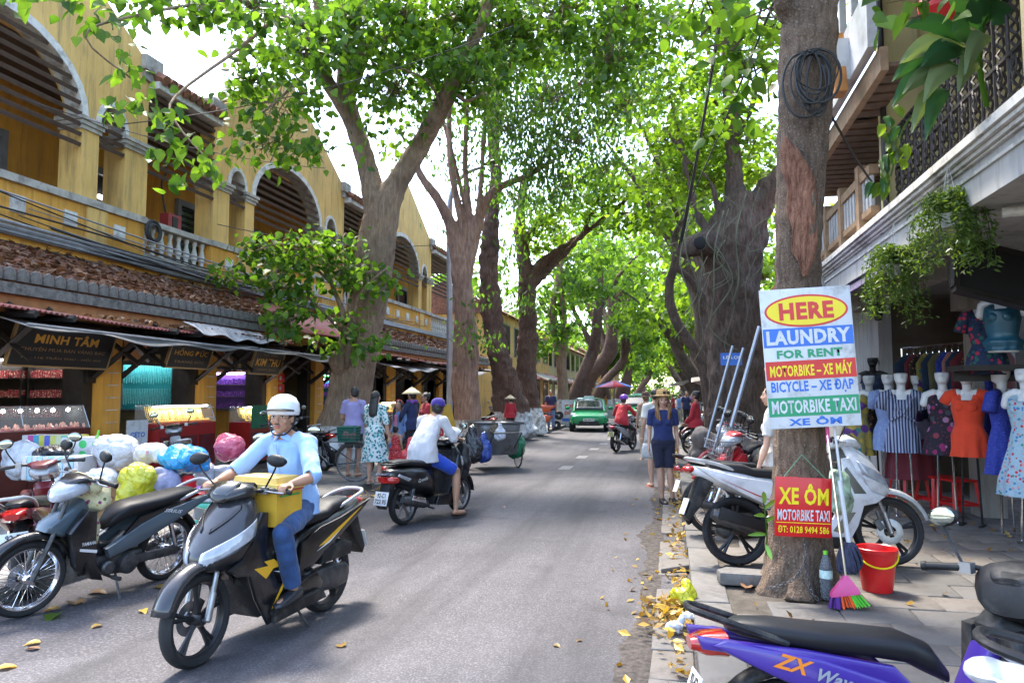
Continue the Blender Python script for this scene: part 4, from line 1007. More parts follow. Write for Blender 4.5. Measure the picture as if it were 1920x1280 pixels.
# thin dark stem beside it
d = 18
tree('street_tree', 'thin dark curving stem in front of the giant gnarled tree', (1.0, 18.4, .12), m_barkG, [[(1338, 870, d, 34), (1334, 780, d, 28), (1322, 690, d, 26), (1300, 650, d, 22), (1272, 610, d, 20), (1256, 565, d, 19), (1256, 530, d, 17), (1266, 490, d, 15), (1266, 440, d, 12), (1285, 410, d, 8)], [(1268, 500, d, 12), (1290, 520, d, 13), (1320, 560, d, 15), (1340, 600, d, 16)]], blobs=[(1275, 420, 18, .5, 120), (1250, 470, 18.5, .4, 60)], leaf=('oval', .2, m_leafC), seed=13, vox=.03, namp=.01)
# --- sign tree S in the right foreground
d = 5.9
St = tree('street_tree', 'grey-brown trunk carrying the white HERE sign with a raw red scar higher up', (.97, 6.35, .13), m_barkS, [
 [(1494, 1122, d, 180), (1496, 1085, d, 146), (1498, 1030, d, 120), (1500, 960, d, 104), (1501, 880, d, 97), (1499, 780, d, 90), (1497, 680, d, 86), (1495, 560, d, 84), (1495, 450, d, 86), (1500, 330, d, 92), (1508, 200, d, 98), (1516, 80, d, 100), (1520, -20, d, 94), (1524, -200, d, 84), (1500, -420, d, 70)],
 [(1500, -150, d, 60), (1440, -260, d, 40), (1300, -400, d + .4, 26)], [(1525, -180, d, 56), (1600, -330, d, 40), (1700, -500, d, 26)], [(1480, 30, d - .05, 40), (1466, 5, d - .1, 34), (1462, -8, d - .1, 26)],
 [(1440, 1125, d - .1, 60), (1462, 1085, d - .1, 50), (1476, 1000, d - .05, 36)], [(1540, 1125, d - .15, 60), (1528, 1080, d - .12, 44), (1520, 1000, d - .08, 30)], [(1500, 1130, d - .3, 60), (1500, 1070, d - .2, 40), (1500, 1000, d - .1, 24)]],
 blobs=[(1380, 90, 7.0, .30, 36), (1420, 160, 6.8, .28, 34), (1330, 30, 7.4, .4, 44), (1440, 30, 6.6, .35, 40), (1400, 250, 7, .25, 14), (1360, 180, 7.2, .2, 14), ('w', .5, 6.6, 8.6, 1.9, 900), ('w', 2.2, 6.5, 8.8, 1.9, 900), ('w', -1.2, 8.0, 9.4, 1.9, 900), ('w', -.5, 5, 9, 1.9, 800), ('w', 2.5, 9.5, 9.4, 1.8, 600), (1710, 8, 5, .14, 16)],  # 'w' clumps: unseen crown above the frame, added to shade road and pavement
 leaf=('heart', .15, m_leafA), seed=15, vox=.016, namp=.018, nf=9, disp=.15, cl=8, spread=.14)
# raw scar: ragged reddish wood set in the trunk face
m_scar = barkmat('raw_red_wood', (.15, .042, .022), (.72, .36, .22), 2.4, 1.0)
ol = spline([(1470, 258), (1486, 268), (1504, 292), (1522, 318), (1533, 360), (1529, 400), (1533, 450), (1526, 492), (1508, 516), (1497, 492), (1484, 470), (1486, 430), (1474, 390), (1472, 340), (1463, 300)], 3, True)
b = MB(); rs = []
for q, dd, rad in ((0, 0.015, 1.0), (1, .034, .94), (2, .026, .84), (3, .016, .7), (4, .012, .55), (5, .014, .38), (6, .014, .2), (7, .014, .04)):
    ring = []
    for p in ol:
        jn = 1 + .16 * mnoise.noise(V((p.x * .06, p.y * .035, 1))) + .10 * mnoise.noise(V((p.x * .2, p.y * .12, 5))); x, y = lerp(1500, p.x, rad * jn), lerp(390, p.y, rad * (jn * .5 + .5)); s = (x - 1498) / 48.0
        dep = 5.9 - .195 * math.sqrt(max(.02, 1 - min(.98, s * s))) - dd + .016 * mnoise.noise(V((x * .13, y * .022, 2)))
        ring.append(P3(x, y, dep))
    rs.append(ring)
b.rings(rs, (False, True)); b.build('scar', m_scar, St, world=True, smooth=180)
# coil of spare cable hung on the trunk
t = tag(MB().tube([P3(1500, 80, 5.65), P3(1500, 81, 5.65)], .001, 3).build('cable_coil', m_cable), 'loops of black cable hanging in a coil on the sign tree trunk', 'cable')
b = MB(); rr = random.Random(2)
for k in range(9):
    w = rr.uniform(16, 42); h = rr.uniform(75, 125); cx = 1522 + rr.uniform(-16, 18); x0, y0 = 1492 + rr.uniform(-4, 8), 92 + rr.uniform(-4, 8)
    b.tube(spline([P3(cx + w * math.sin(a), y0 + h * .5 * (1 - math.cos(a)), 5.62 + rr.uniform(-.03, .03) + .03 * math.cos(a)) for a in np.linspace(0, 2 * PI, 12)], 3), rr.choice((.006, .008, .010)), 5)
bpy.data.objects.remove(t)
top(b, 'cable_coil', m_cable, 'loops of black cable hanging in a coil on the sign tree trunk', 'cable', smooth=180)

# far-off wood closing the street and the gardens behind the houses
rng = np.random.default_rng(77)
P = [blobpts(rng, (x, 190 + rng.normal() * 6, rng.uniform(1, 15)), 5.5, 420, 20, .6) for x in np.linspace(-34, 34, 15) for _ in range(3)]
o = leafmesh('distant_foliage', np.concatenate(P), 1.0, 'oval', m_leafF, rng, .4, .5); tag(o, kind='stuff')
P = [blobpts(rng, (x, y, rng.uniform(2, 9)), 4, 360, 20, .5) for (x, y) in [(8.5, yy) for yy in range(26, 150, 9)] + [(-14, yy) for yy in range(40, 150, 9)] for _ in range(2)]
o = leafmesh('garden_foliage', np.concatenate(P), .7, 'oval', m_leafF, rng, .4, .5); tag(o, kind='stuff')
# ================================================================== MOTORBIKES
m_rub = M('tyre_rubber', (.016, .016, .017), rough=.75, var=.3, scale=12, bump=.3, bscale=70)
m_blkp = M('black_plastic', (.012, .012, .013), rough=.5, spec=.3, var=.25, scale=9, dirt=(.06, .055, .05), dscale=6)
m_seat = M('seat_vinyl', (.012, .012, .014), rough=.45, spec=.3, var=.2, scale=4, bump=.15, bscale=120, bdist=.002)
m_alu = M('cast_alloy', (.32, .32, .33), rough=.38, metal=.8, var=.25, scale=10)
m_chr = M('chrome', (.72, .72, .74), rough=.12, metal=1.0, var=.08)
m_dmet = M('dark_engine_metal', (.085, .085, .088), rough=.42, metal=.6, var=.4, scale=16)
m_brl = M('black_alloy', (.03, .03, .032), rough=.35, metal=.4, var=.2)
m_lens = M('clear_lens', (.34, .36, .40), rough=.08, var=.35, scale=9, coat=1)
m_redl = M('red_lens', (.42, .012, .010), rough=.12, var=.25, scale=25, coat=1)
m_plate = M('number_plate', (.62, .62, .60), rough=.4, var=.1)
m_blktxt = M('black_lettering', (.012, .012, .014), rough=.5, var=0)
m_whttxt = M('white_lettering', (.75, .75, .75), rough=.4, var=0)
m_mirr = M('mirror_glass', (.45, .52, .46), rough=.03, metal=1, var=0)  # reflected foliage is put into the colour as a green tint
m_black_paint = paint('black_paint', (.006, .006, .007))
m_grey_paint = paint('graphite_paint', (.03, .03, .034), rough=.2)
m_white_paint = paint('white_paint', (.62, .63, .66))
m_teal_steel = paint('steel_blue_paint', (.075, .105, .13))
m_redp = paint('red_paint', (.42, .012, .018))
m_maroon = paint('maroon_paint', (.13, .012, .016))
m_tealp = paint('teal_paint', (.015, .16, .15))
m_purplep = paint('purple_paint', (.055, .026, .25), dirt=False)
m_bluep = paint('blue_paint', (.012, .02, .14))
m_yelp = M('yellow_decal', (.72, .38, .02), rough=.35, var=0)
m_orgp = M('orange_decal', (.80, .22, .015), rough=.35, var=0)
m_silvp = paint('silver_paint', (.38, .39, .40))
PB = 0
def part(mb, name, mat, t, smooth=40, sub=0): return mb.build(name, mat, t, smooth=smooth, sub=sub)
def wheel(t, y, r, tw, spoked=False, rimmat=None, ms=None, disc=True, hi=True):
    n = 36 if hi else 20
    b = MB(ms); q = r - .062
    b.lathe([(q, -tw * .62), (q + .012, -tw * .70), (q + .012, -tw * .45), (q - .010, -tw * .3), (q - .010, tw * .3), (q + .012, tw * .45), (q + .012, tw * .70), (q, tw * .62), (q - .016, 0), (q, -tw * .62)], n, (0, y, r), 'x')
    b.lathe([(.0, -.055), (.034, -.055), (.04, -.03), (.04, .03), (.034, .055), (0, .055)], 14, (0, y, r), 'x')
    if not spoked:
        for k in range(5):
            a = 2 * PI * k / 5 + .3
            for s in (-1, 1):
                a2 = a + s * .10
                b.tube([V((0, y + .03 * math.cos(a), r + .03 * math.sin(a))), V((0, y + q * .55 * math.cos(a + s * .06), r + q * .55 * math.sin(a + s * .06))), V((0, y + q * math.cos(a2), r + q * math.sin(a2)))], [.018, .013, .016], 6)
    w = part(b, 'wheel', rimmat or m_brl, t)
    b = MB(ms)
    b.lathe([(q + .006, -tw * .64), (q + .02, -tw * .92), (r - .022, -tw), (r - .006, -tw * .62), (r, -tw * .2), (r, tw * .2), (r - .006, tw * .62), (r - .022, tw), (q + .02, tw * .92), (q + .006, tw * .64)], n, (0, y, r), 'x')
    b.build('tyre', m_rub, w)
    if spoked:
        b = MB(ms)
        for k in range(36 if hi else 18):
            a = 2 * PI * k / (36 if hi else 18); s = 1 if k % 2 else -1; a2 = a + (.35 if (k // 2) % 2 else -.35)
            b.tube([(s * .03, y + .035 * math.cos(a2), r + .035 * math.sin(a2)), (0, y + q * math.cos(a), r + q * math.sin(a))], .0022 if hi else .003, 3, False)
        o = b.build('spokes', m_chr, w); o['kind'] = 'stuff'
    if disc:
        b = MB(ms); b.lathe([(.05, .062), (.095, .062), (.105, .060), (.105, .057), (.05, .057)], 28, (0, y, r), 'x'); b.build('brake_disc', m_alu, w)
        b = MB(ms); b.box((.065, y - .085, r + .055), (.045, .05, .085), rot=(.6, 0, 0)); b.build('brake_caliper', m_dmet, w)
    return w
def fender(t, y, r, mat, a0, a1, w=.075, ms=None, name='front_fender'):
    b = MB(ms); b.lathe([(r - .025, -w), (r + .01, -w * .8), (r + .024, 0), (r + .01, w * .8), (r - .025, w)], 18, (0, y, r - .02), 'x', R(a0), R(a1))
    o = part(b, name, mat, t, 60); md = o.modifiers.new('s', 'SOLIDIFY'); md.thickness = .006; return o
def mirror(t, s, base, head, ms=None, mat=None, glassback=True, rx=.065, rz=.045):
    b = MB(ms); base, head = V(base), V(head)
    b.tube(spline([base, lerp(base, head, .55) + V((s * .03, .02, .02)), head], 4), .0065, 6)
    b.ell(head + V((0, .012, .01)), (rx, .028, rz), 14, 8, (0, s * .15, 0)); m = part(b, 'mirror', mat or m_blkp, t, 60)
    b = MB(ms); b.ell(head + V((0, -.014, .01)), (rx * .9, .006, rz * .88), 14, 6, (0, s * .15, 0)); b.build('mirror_glass', m_mirr, m)
def grips(t, z, y, w, ms=None, bar=m_blkp, levers=True):
    for s in (-1, 1):
        b = MB(ms); b.tube([(s * .08, y + .05, z - .01), (s * .16, y + .04, z), (s * (w - .12), y, z)], .012, 8); b.tube([(s * (w - .13), y, z), (s * w, y - .03, z - .008)], .0175, 10); b.cyl((s * w, y - .03, z - .008), (s * (w + .018), y - .035, z - .01), .021, n=10); part(b, 'grip', bar, t)
        if levers:
            b = MB(ms); b.box((s * (w - .155), y + .01, z), (.05, .045, .045)); b.tube(spline([(s * (w - .14), y + .03, z), (s * (w - .06), y + .055, z - .005), (s * (w + .0), y + .03, z - .012)], 3), .0065, 6); part(b, 'brake_lever', m_alu, t)
def plate(t, y, z, tilt, lines, mat=m_plate, w=.19, h=.14):
    m = Matrix.Translation((0, y, z)) @ Euler((tilt, 0, 0)).to_matrix().to_4x4()
    b = MB(m); b.prism([(-w / 2, -h / 2), (w / 2, -h / 2), (w / 2, h / 2), (-w / 2, h / 2)], -.003, .003, 'xz', .002); p = part(b, 'number_plate', mat, t)
    for i, s in enumerate(lines):
        text(s, w * (.62 if i == 0 and len(s) < 6 else .84), h * .34, m_blktxt, p, m @ frame((0, -.0045, h * (.22 - .44 * i)), (1, 0, 0), (0, 0, 1)), .025, .001)
def ringsurf(L, nz=24):
    """front cowl surface from (z, nose y, half width, back y) rows: returns S(u, t), u bottom to top, t -1..1 round the nose"""
    ks = spline([V((q[1], q[2], q[3])) for q in L], 6); zs = spline([V((q[0], 0, 0)) for q in L], 6)
    def S_(u, t, off=0.0):
        f = u * (len(ks) - 1); i = min(int(f), len(ks) - 2); k = lerp(ks[i], ks[i + 1], f - i); z = lerp(zs[i].x, zs[i + 1].x, f - i)
        yn, w, yb = k; a = t * PI * .62
        x = w * math.sin(min(max(a, -PI / 2), PI / 2)) if abs(a) < PI / 2 else w * math.copysign(1, a)
        if abs(a) <= PI / 2: y = yb + (yn - yb) * (.30 + .70 * math.cos(a) ** .9)
        else: y = lerp(yb + (yn - yb) * .30, yb, (abs(a) - PI / 2) / (PI * .12)); x *= 1 - .12 * (abs(a) - PI / 2) / (PI * .12)
        p = V((x, y, z))
        if off:
            c = V((0, (yn + yb) / 2 - .05, z)); n = (p - c); n.normalize(); p = p + n * off
        return p
    return S_
def cowl(t, L, mat, name, ms=None, lens=None, extra=()):
    S_ = ringsurf(L); b = MB(ms); b.grid(lambda u, v: S_(u, v * 2 - 1), 26, 30)
    n = 31; b.add([S_(1, j / 30 * 2 - 1) for j in range(n)], [tuple(range(n))]); b.add([S_(0, j / 30 * 2 - 1) for j in range(n)], [tuple(range(n - 1, -1, -1))])
    o = part(b, name, mat, t, 50)
    def patch(pname, pm, fu, s=1, off=.006, nn=(10, 10)):
        b = MB(ms); b.grid(lambda u, v: S_(*(lambda q: (q[0], s * q[1]))(fu(u, v)), off), *nn); q = part(b, pname, pm, t, 60); md = q.modifiers.new('s', 'SOLIDIFY'); md.thickness = .008; md.offset = 0; return q
    for (pname, pm, fu) in (lens or []):
        for s in (-1, 1): patch(pname, pm, fu, s)
    return S_
def both(t, name, mat, outline, x0, x1, bev=.012, ms=None, sub=0):
    out = []
    for s in (-1, 1):
        b = MB(ms); b.prism(outline, s * x0, s * x1, 'yz', bev); out.append(part(b, name, mat, t, 40, sub))
    return out
def decal(t, mat, outline, x, ms=None, sides=(-1, 1), name='decal'):
    for s in sides:
        b = MB(ms); b.prism(outline, s * x, s * (x + .0025), 'yz'); part(b, name, mat, t)
def steerm(a, y=.50): return Matrix.Translation((0, y, 0)) @ Matrix.Rotation(a, 4, 'Z') @ Matrix.Translation((0, -y, 0))

def sport_scooter(label, loc, rz, lean=0, body=m_black_paint, front=m_grey_paint, tail=None, rimm=None, steer=0, plate_lines=(), dec=(), group='scooters and motorbikes', hi=True, sc=1.0, fend=None):
    t = thing('motor_scooter', label, 'scooter', loc, group=group, rot=(0, lean, rz), scale=sc); ms = steerm(steer)
    yF, yR, r = .66, -.62, .285
    wheel(t, yF, r, .045, False, rimm, ms, hi=hi); wheel(t, yR, r, .052, False, rimm, disc=False, hi=hi)
    fender(t, yF, r + .035, fend or front, 15, 152, .07, ms)
    b = MB(ms)
    for s in (-1, 1): b.tube([(s * .085, yF, r), (s * .085, yF - .045, r + .16)], .023, 10); b.tube([(s * .085, yF - .03, r + .11), (s * .07, .50, .80)], .017, 8)
    b.cyl((-.1, yF, r), (.1, yF, r), .012, n=8); part(b, 'fork', m_alu, t)
    L = [(.545, .56, .085, .46), (.585, .665, .15, .40), (.66, .68, .195, .36), (.76, .62, .222, .32), (.86, .54, .205, .30), (.95, .46, .155, .285), (1.0, .40, .10, .275)]
    S_ = cowl(t, L, front, 'front_cowl', None, [('headlight', m_lens, lambda u, v: (lerp(.17 + .33 * u, .38 + .30 * u, v), lerp(.13, .84, u))), ('cowl_edge', body, lambda u, v: (lerp(.10 + .06 * u, .20 + .28 * u, v), lerp(.10, .86, u))), ('cowl_crease', body, lambda u, v: (lerp(.56 + .25 * u, .60 + .26 * u, v), lerp(.08, .5, u)))])
    b = MB(ms); b.loft([(.22, 0, 1.00, .10, .035), (.28, 0, 1.02, .15, .055), (.36, 0, 1.035, .17, .062), (.43, 0, 1.02, .13, .045), (.48, 0, .995, .06, .02)], 18, 2.6); part(b, 'handlebar_cover', body, t, 60)
    b = MB(ms); b.loft([(.34, 0, 1.085, .08, .012), (.40, 0, 1.075, .10, .03), (.47, 0, 1.02, .06, .02)], 14, 2.4); part(b, 'smoked_visor', M('smoked_visor', (.03, .03, .025), rough=.08, var=.2, coat=1), t, 60)
    b = MB(ms); b.box((0, .245, 1.045), (.20, .05, .05), rot=(.6, 0, 0)); part(b, 'instrument_panel', m_blkp, t)
    grips(t, 1.03, .24, .34, ms)
    for s in (-1, 1): mirror(t, s, (s * .20, .27, 1.05), (s * .31, .30, 1.225), ms, rx=.075, rz=.042)
    # leg shield wings, floor and tunnel
    both(t, 'leg_shield', body, [(.585, .575), (.47, .62), (.30, .90), (.235, .89), (.25, .62), (.13, .40), (-.10, .36), (-.28, .40), (-.36, .30), (-.30, .22), (.14, .155), (.22, .15), (.34, .34), (.40, .50), (.50, .52)], .165, .205, .018)
    b = MB(); b.prism([(.30, .88), (.20, .86), (.10, .46), (-.02, .44), (-.12, .52), (-.2, .5), (-.2, .24), (.25, .2), (.36, .5)], -.165, .165, 'yz', .03); part(b, 'inner_shield', m_blkp, t)
    b = MB(); b.box((0, -.02, .235), (.46, .46, .035)); part(b, 'floorboard', m_blkp, t)
    both(t, 'foot_rest', m_blkp, [(.20, .16), (.20, .25), (-.30, .27), (-.34, .20)], .19, .25, .012)
    # rear body, seat
    b = MB(); b.loft([(-.06, 0, .50, .10, .10), (-.16, 0, .55, .145, .14), (-.34, 0, .61, .168, .135), (-.55, 0, .67, .172, .105), (-.78, 0, .735, .14, .075), (-.95, 0, .785, .085, .042), (-1.03, 0, .81, .035, .018)], 20, 2.6); part(b, 'rear_body', tail or body, t, 60)
    both(t, 'side_panel', tail or body, [(-.10, .42), (-.14, .62), (-.35, .70), (-.60, .735), (-1.0, .83), (-.80, .70), (-.52, .56), (-.28, .44)], .148, .182, .016)
    b = MB(); b.loft([(.04, 0, .655, .05, .03), (-.03, 0, .70, .10, .045), (-.14, 0, .742, .128, .05), (-.30, 0, .755, .150, .05), (-.48, 0, .765, .150, .048), (-.56, 0, .795, .138, .052), (-.72, 0, .815, .118, .048), (-.84, 0, .825, .07, .03)], 22, 3.0); part(b, 'seat', m_seat, t, 60)
    b = MB(); b.tube(spline([(.10, -.58, .77), (.13, -.80, .845), (.10, -.98, .885), (0, -1.02, .895), (-.10, -.98, .885), (-.13, -.80, .845), (-.10, -.58, .77)], 5), .014, 8); part(b, 'grab_rail', m_silvp if hi else m_blkp, t)
    b = MB(); b.ell((0, -1.0, .80), (.085, .06, .035), 14, 8); part(b, 'tail_light', m_redl, t)
    b = MB(); b.prism([(-.80, .70), (-.93, .74), (-1.06, .42), (-1.03, .37), (-.92, .50)], -.085, .085, 'yz', .012); part(b, 'rear_fender', m_blkp, t)
    plate(t, -1.052, .49, -.38, plate_lines)
    # engine, belt case, exhaust, shock
    b = MB(); b.loft([(.0, -.06, .33, .08, .07), (-.14, -.10, .31, .06, .095), (-.35, -.12, .30, .05, .085), (-.55, -.12, .295, .055, .10), (-.70, -.12, .29, .045, .085), (-.76, -.12, .29, .02, .04)], 18, 3.0); part(b, 'belt_case', m_dmet, t, 60)
    b = MB(); b.prism([(-.36, .42), (-.38, .52), (-.62, .56), (-.74, .52), (-.72, .43)], -.19, -.09, 'yz', .02); part(b, 'air_filter', m_blkp, t)
    b = MB(); b.lathe([(.0, -.178), (.05, -.178), (.07, -.165), (.07, -.14)], 18, (0, -.20, .31), 'x'); part(b, 'engine_cover', m_blkp, t)
    b = MB(); b.tube(spline([(.08, .02, .24), (.13, -.15, .19), (.155, -.32, .25)], 4), .019, 8); b.tube([(.155, -.32, .25), (.165, -.42, .29), (.17, -.80, .42), (.17, -.86, .44)], [.03, .062, .066, .04], 14); part(b, 'exhaust', m_dmet, t)
    b = MB(); b.prism([(-.40, .28), (-.42, .37), (-.80, .50), (-.83, .40)], .225, .24, 'yz', .01); part(b, 'heat_shield', m_blkp, t)
    b = MB(); b.tube([(-.135, -.62, .36), (-.12, -.50, .64)], .018, 8); b.lathe([(.032, 0), (.032, .012)], 10, (0, 0, 0)) if 0 else None
    for k in range(8):
        p = lerp(V((-.135, -.61, .39)), V((-.122, -.515, .60)), k / 7); b.tube([p, p + V((.001, .004, .010))], .033, 10)
    part(b, 'shock_absorber', m_chr, t)
    b = MB(); b.tube([(-.12, -.12, .20), (-.20, -.20, .02)], .010, 6); b.tube([(.1, -.2, .2), (.1, -.38, .13)], .012, 6); b.tube([(-.1, -.2, .2), (-.1, -.38, .13)], .012, 6); part(b, 'stand', m_dmet, t)
    for q in dec: decal(t, *q)
    return t
def classic_scooter(label, loc, rz, lean=0, body=m_black_paint, plate_lines=(), steer=0, group='scooters and motorbikes', hi=True):
    t = thing('motor_scooter', label, 'scooter', loc, group=group, rot=(0, lean, rz)); ms = steerm(steer)
    yF, yR, r = .64, -.62, .255
    wheel(t, yF, r, .046, False, m_alu, ms, hi=hi); wheel(t, yR, r, .05, False, m_alu, disc=False, hi=hi)
    fender(t, yF, r + .035, body, 0, 165, .075, ms)
    b = MB(ms)
    for s in (-1, 1): b.tube([(s * .08, yF, r), (s * .07, .48, .75)], .019, 8)
    part(b, 'fork', m_dmet, t)
    L = [(.40, .46, .13, .34), (.50, .52, .18, .31), (.65, .54, .225, .29), (.80, .50, .225, .27), (.92, .44, .17, .26), (.99, .38, .10, .26)]
    cowl(t, L, body, 'front_cowl', None, [('headlight', m_lens, lambda u, v: (lerp(.45, .62, v), lerp(.35, .8, u)))])
    both(t, 'cowl_trim', m_teal_steel, [(.30, .84), (.27, .80), (.18, .52), (.14, .42), (.20, .44), (.28, .62)], .205, .232, .01)
    b = MB(); b.prism([(.30, .93), (.23, .90), (.17, .45), (.10, .33), (-.22, .30), (-.22, .22), (.20, .20), (.38, .40)], -.20, .20, 'yz', .03); part(b, 'inner_shield', m_blkp, t)
    both(t, 'floor_side', body, [(.30, .42), (.14, .34), (-.18, .33), (-.24, .22), (.22, .17)], .20, .25, .015)
    b = MB(ms); b.loft([(.20, 0, 1.00, .10, .04), (.28, 0, 1.02, .16, .06), (.38, 0, 1.03, .16, .062), (.46, 0, 1.0, .09, .04)], 18, 2.4); part(b, 'handlebar_cover', body, t, 60)
    grips(t, 1.03, .22, .34, ms, bar=m_blkp)
    for s in (-1, 1): mirror(t, s, (s * .20, .26, 1.05), (s * .30, .29, 1.22), ms)
    b = MB(); b.loft([(-.12, 0, .44, .14, .14), (-.20, 0, .52, .185, .19), (-.40, 0, .57, .21, .185), (-.62, 0, .60, .205, .16), (-.82, 0, .63, .165, .12), (-.94, 0, .65, .11, .08), (-.99, 0, .655, .06, .04)], 24, 2.5); part(b, 'rear_body', body, t, 80)
    b = MB(); b.loft([(.02, 0, .70, .05, .02), (-.06, 0, .73, .12, .04), (-.25, 0, .75, .15, .048), (-.45, 0, .765, .16, .05), (-.65, 0, .79, .145, .048), (-.82, 0, .80, .10, .035), (-.88, 0, .80, .05, .018)], 22, 2.8); part(b, 'seat', m_seat, t, 60)
    b = MB(); b.tube(spline([(.12, -.62, .80), (.13, -.86, .80), (.07, -.97, .79), (-.07, -.97, .79), (-.13, -.86, .80), (-.12, -.62, .80)], 5), .014, 8); part(b, 'grab_rail', m_blkp, t)
    b = MB(); b.loft([(-.90, 0, .60, .16, .05), (-.97, 0, .60, .13, .05), (-1.01, 0, .60, .08, .035)], 16, 3); part(b, 'tail_light', m_redl, t)
    b = MB(); b.ell((0, -1.0, .745), (.045, .02, .025), 10, 6); part(b, 'brake_light', m_redl, t)
    b = MB(); b.box((0, -1.0, .675), (.22, .02, .02)); part(b, 'chrome_trim', m_chr, t)
    both(t, 'indicator', m_lens, [(-.68, .60), (-.92, .68), (-.94, .65), (-.74, .57)], .165, .19, .008)
    b = MB(); b.prism([(-.85, .56), (-.97, .56), (-1.06, .28), (-1.03, .25), (-.92, .38)], -.075, .075, 'yz', .01); part(b, 'rear_fender', m_blkp, t)
    plate(t, -1.05, .38, -.30, plate_lines, w=.21, h=.17)
    b = MB(); b.loft([(.0, -.06, .30, .08, .07), (-.35, -.12, .28, .05, .085), (-.55, -.12, .275, .055, .10), (-.74, -.12, .27, .03, .06)], 16, 3); part(b, 'belt_case', m_dmet, t, 60)
    b = MB(); b.tube([(.12, -.25, .22), (.165, -.40, .255), (.175, -.78, .34), (.175, -.85, .355)], [.03, .06, .066, .04], 14); part(b, 'exhaust', m_dmet, t)
    b = MB(); b.prism([(-.45, .27), (-.47, .34), (-.72, .40), (-.74, .34)], .235, .25, 'yz', .01); part(b, 'heat_shield', m_chr, t)
    b = MB(); b.tube([(.135, -.62, .33), (.12, -.52, .58)], .026, 8); part(b, 'shock_absorber', m_dmet, t)
    b = MB(); b.tube([(.16, -.30, .20), (.27, -.32, .19)], .014, 6); b.tube([(-.12, -.1, .2), (-.2, -.2, .03)], .01, 6); part(b, 'foot_peg', m_dmet, t)
    for s in (-1, 1): text('Grande', .20, .045, m_whttxt, t, frame((s * .213, -.48, .575), (0, s, .12), (0, 0, 1)), 0, .002, shear=.3)
    return t
def underbone(label, loc, rz, lean=-.12, body=m_black_paint, panel=m_teal_steel, plate_lines=(), steer=0, group='scooters and motorbikes', hi=True, spoked=True, seatm=None, rail=m_silvp, lens_head=True, basket=False, plate_mat=m_plate, sc=1.0, leg=None, name='motorbike', stripe=True):
    t = thing(name, label, 'motorbike', loc, group=group, rot=(0, lean, rz), scale=sc); ms = steerm(steer)
    yF, yR, r = .63, -.61, .288
    wheel(t, yF, r, .036, spoked, m_chr if spoked else m_brl, ms, disc=hi, hi=hi); wheel(t, yR, r, .042, spoked, m_chr if spoked else m_brl, disc=False, hi=hi)
    fender(t, yF, r + .03, body, 25, 160, .055, ms)
    b = MB(ms)
    for s in (-1, 1): b.tube([(s * .075, yF, r), (s * .07, .52, .58), (s * .05, .42, .90)], [.02, .018, .016], 8)
    part(b, 'fork', m_dmet, t)
    # upper front panel with light and handlebars
    b = MB(); b.prism([(.58, .64), (.56, .70), (.40, .80), (.30, .86), (.24, .80), (.30, .62), (.44, .58)], -.085, .085, 'yz', .03); part(b, 'front_panel', panel, t, 50)
    both(t, 'leg_shield', leg or body, [(.46, .63), (.33, .80), (.25, .78), (.23, .55), (.20, .36), (.12, .20), (.22, .23), (.30, .38), (.33, .30), (.38, .36), (.42, .52)], .10, .185, .016)
    if stripe: decal(t, m_whttxt, [(.37, .505), (.22, .47), (.22, .445), (.37, .485)], .1855)
    b = MB(ms); b.loft([(.26, 0, .95, .07, .03), (.32, 0, .96, .12, .055), (.40, 0, .95, .135, .075), (.47, 0, .925, .12, .075), (.52, 0, .90, .07, .045)], 18, 2.5); part(b, 'headlight', m_lens if lens_head else body, t, 60)
    b = MB(ms); b.loft([(.22, 0, 1.00, .06, .015), (.30, 0, 1.025, .125, .03), (.38, 0, 1.025, .12, .03), (.46, 0, .985, .07, .02)], 14, 2.8); part(b, 'handlebar_cover', body, t, 60)
    grips(t, 1.03, .27, .34, ms)
    for s in (-1, 1): mirror(t, s, (s * .20, .28, 1.04), (s * .28, .30, 1.23), ms)
    # spine and engine
    b = MB(); b.prism([(.28, .74), (.22, .72), (.10, .48), (-.06, .44), (-.16, .52), (-.18, .40), (.08, .36), (.24, .50)], -.075, .075, 'yz', .02); part(b, 'frame_cover', body, t)
    both(t, 'side_cover', panel, [(.10, .44), (-.02, .50), (-.22, .60), (-.50, .69), (-.88, .76), (-.95, .74), (-.70, .62), (-.45, .52), (-.2, .42), (.06, .36)], .085, .150, .018)
    both(t, 'tail_cover', body, [(-.02, .48), (-.20, .66), (-.55, .72), (-1.0, .77), (-.98, .72), (-.5, .66), (-.22, .57), (-.05, .45)], .09, .135, .012)
    b = MB(); b.loft([(.26, 0, .30, .05, .05), (.14, 0, .30, .075, .07), (.02, 0, .29, .10, .10), (-.16, 0, .28, .12, .105), (-.30, 0, .29, .09, .08)], 16, 3.2); b.lathe([(0, -.165), (.06, -.165), (.085, -.15), (.09, -.11)], 18, (0, -.13, .28), 'x'); b.lathe([(0, -.155), (.045, -.155), (.06, -.14), (.06, -.11)], 16, (0, .06, .28), 'x'); b.lathe([(.09, .11), (.085, .15), (.06, .165), (0, .165)], 18, (0, -.13, .28), 'x')
    for k in range(7): b.box((0, .16 + .02 * k, .31), (.15, .008, .14))
    part(b, 'engine', m_dmet, t, 40)
    b = MB(); b.prism([(-.20, .25), (-.20, .33), (-.64, .33), (-.70, .29), (-.64, .25)], -.125, -.075, 'yz', .015); part(b, 'chain_case', m_dmet, t)
    b = MB(); b.tube([(.05, .10, .22), (.13, -.02, .18), (.14, -.35, .22)], .017, 8); b.tube([(.14, -.30, .215), (.145, -.40, .24), (.15, -.85, .36), (.15, -.92, .37)], [.02, .042, .046, .03], 12); part(b, 'exhaust', m_chr if not hi else m_dmet, t)
    for s in (-1, 1):
        b = MB(); b.tube([(s * .115, -.62, .34), (s * .12, -.50, .62)], .022, 8); part(b, 'shock_absorber', m_chr, t)
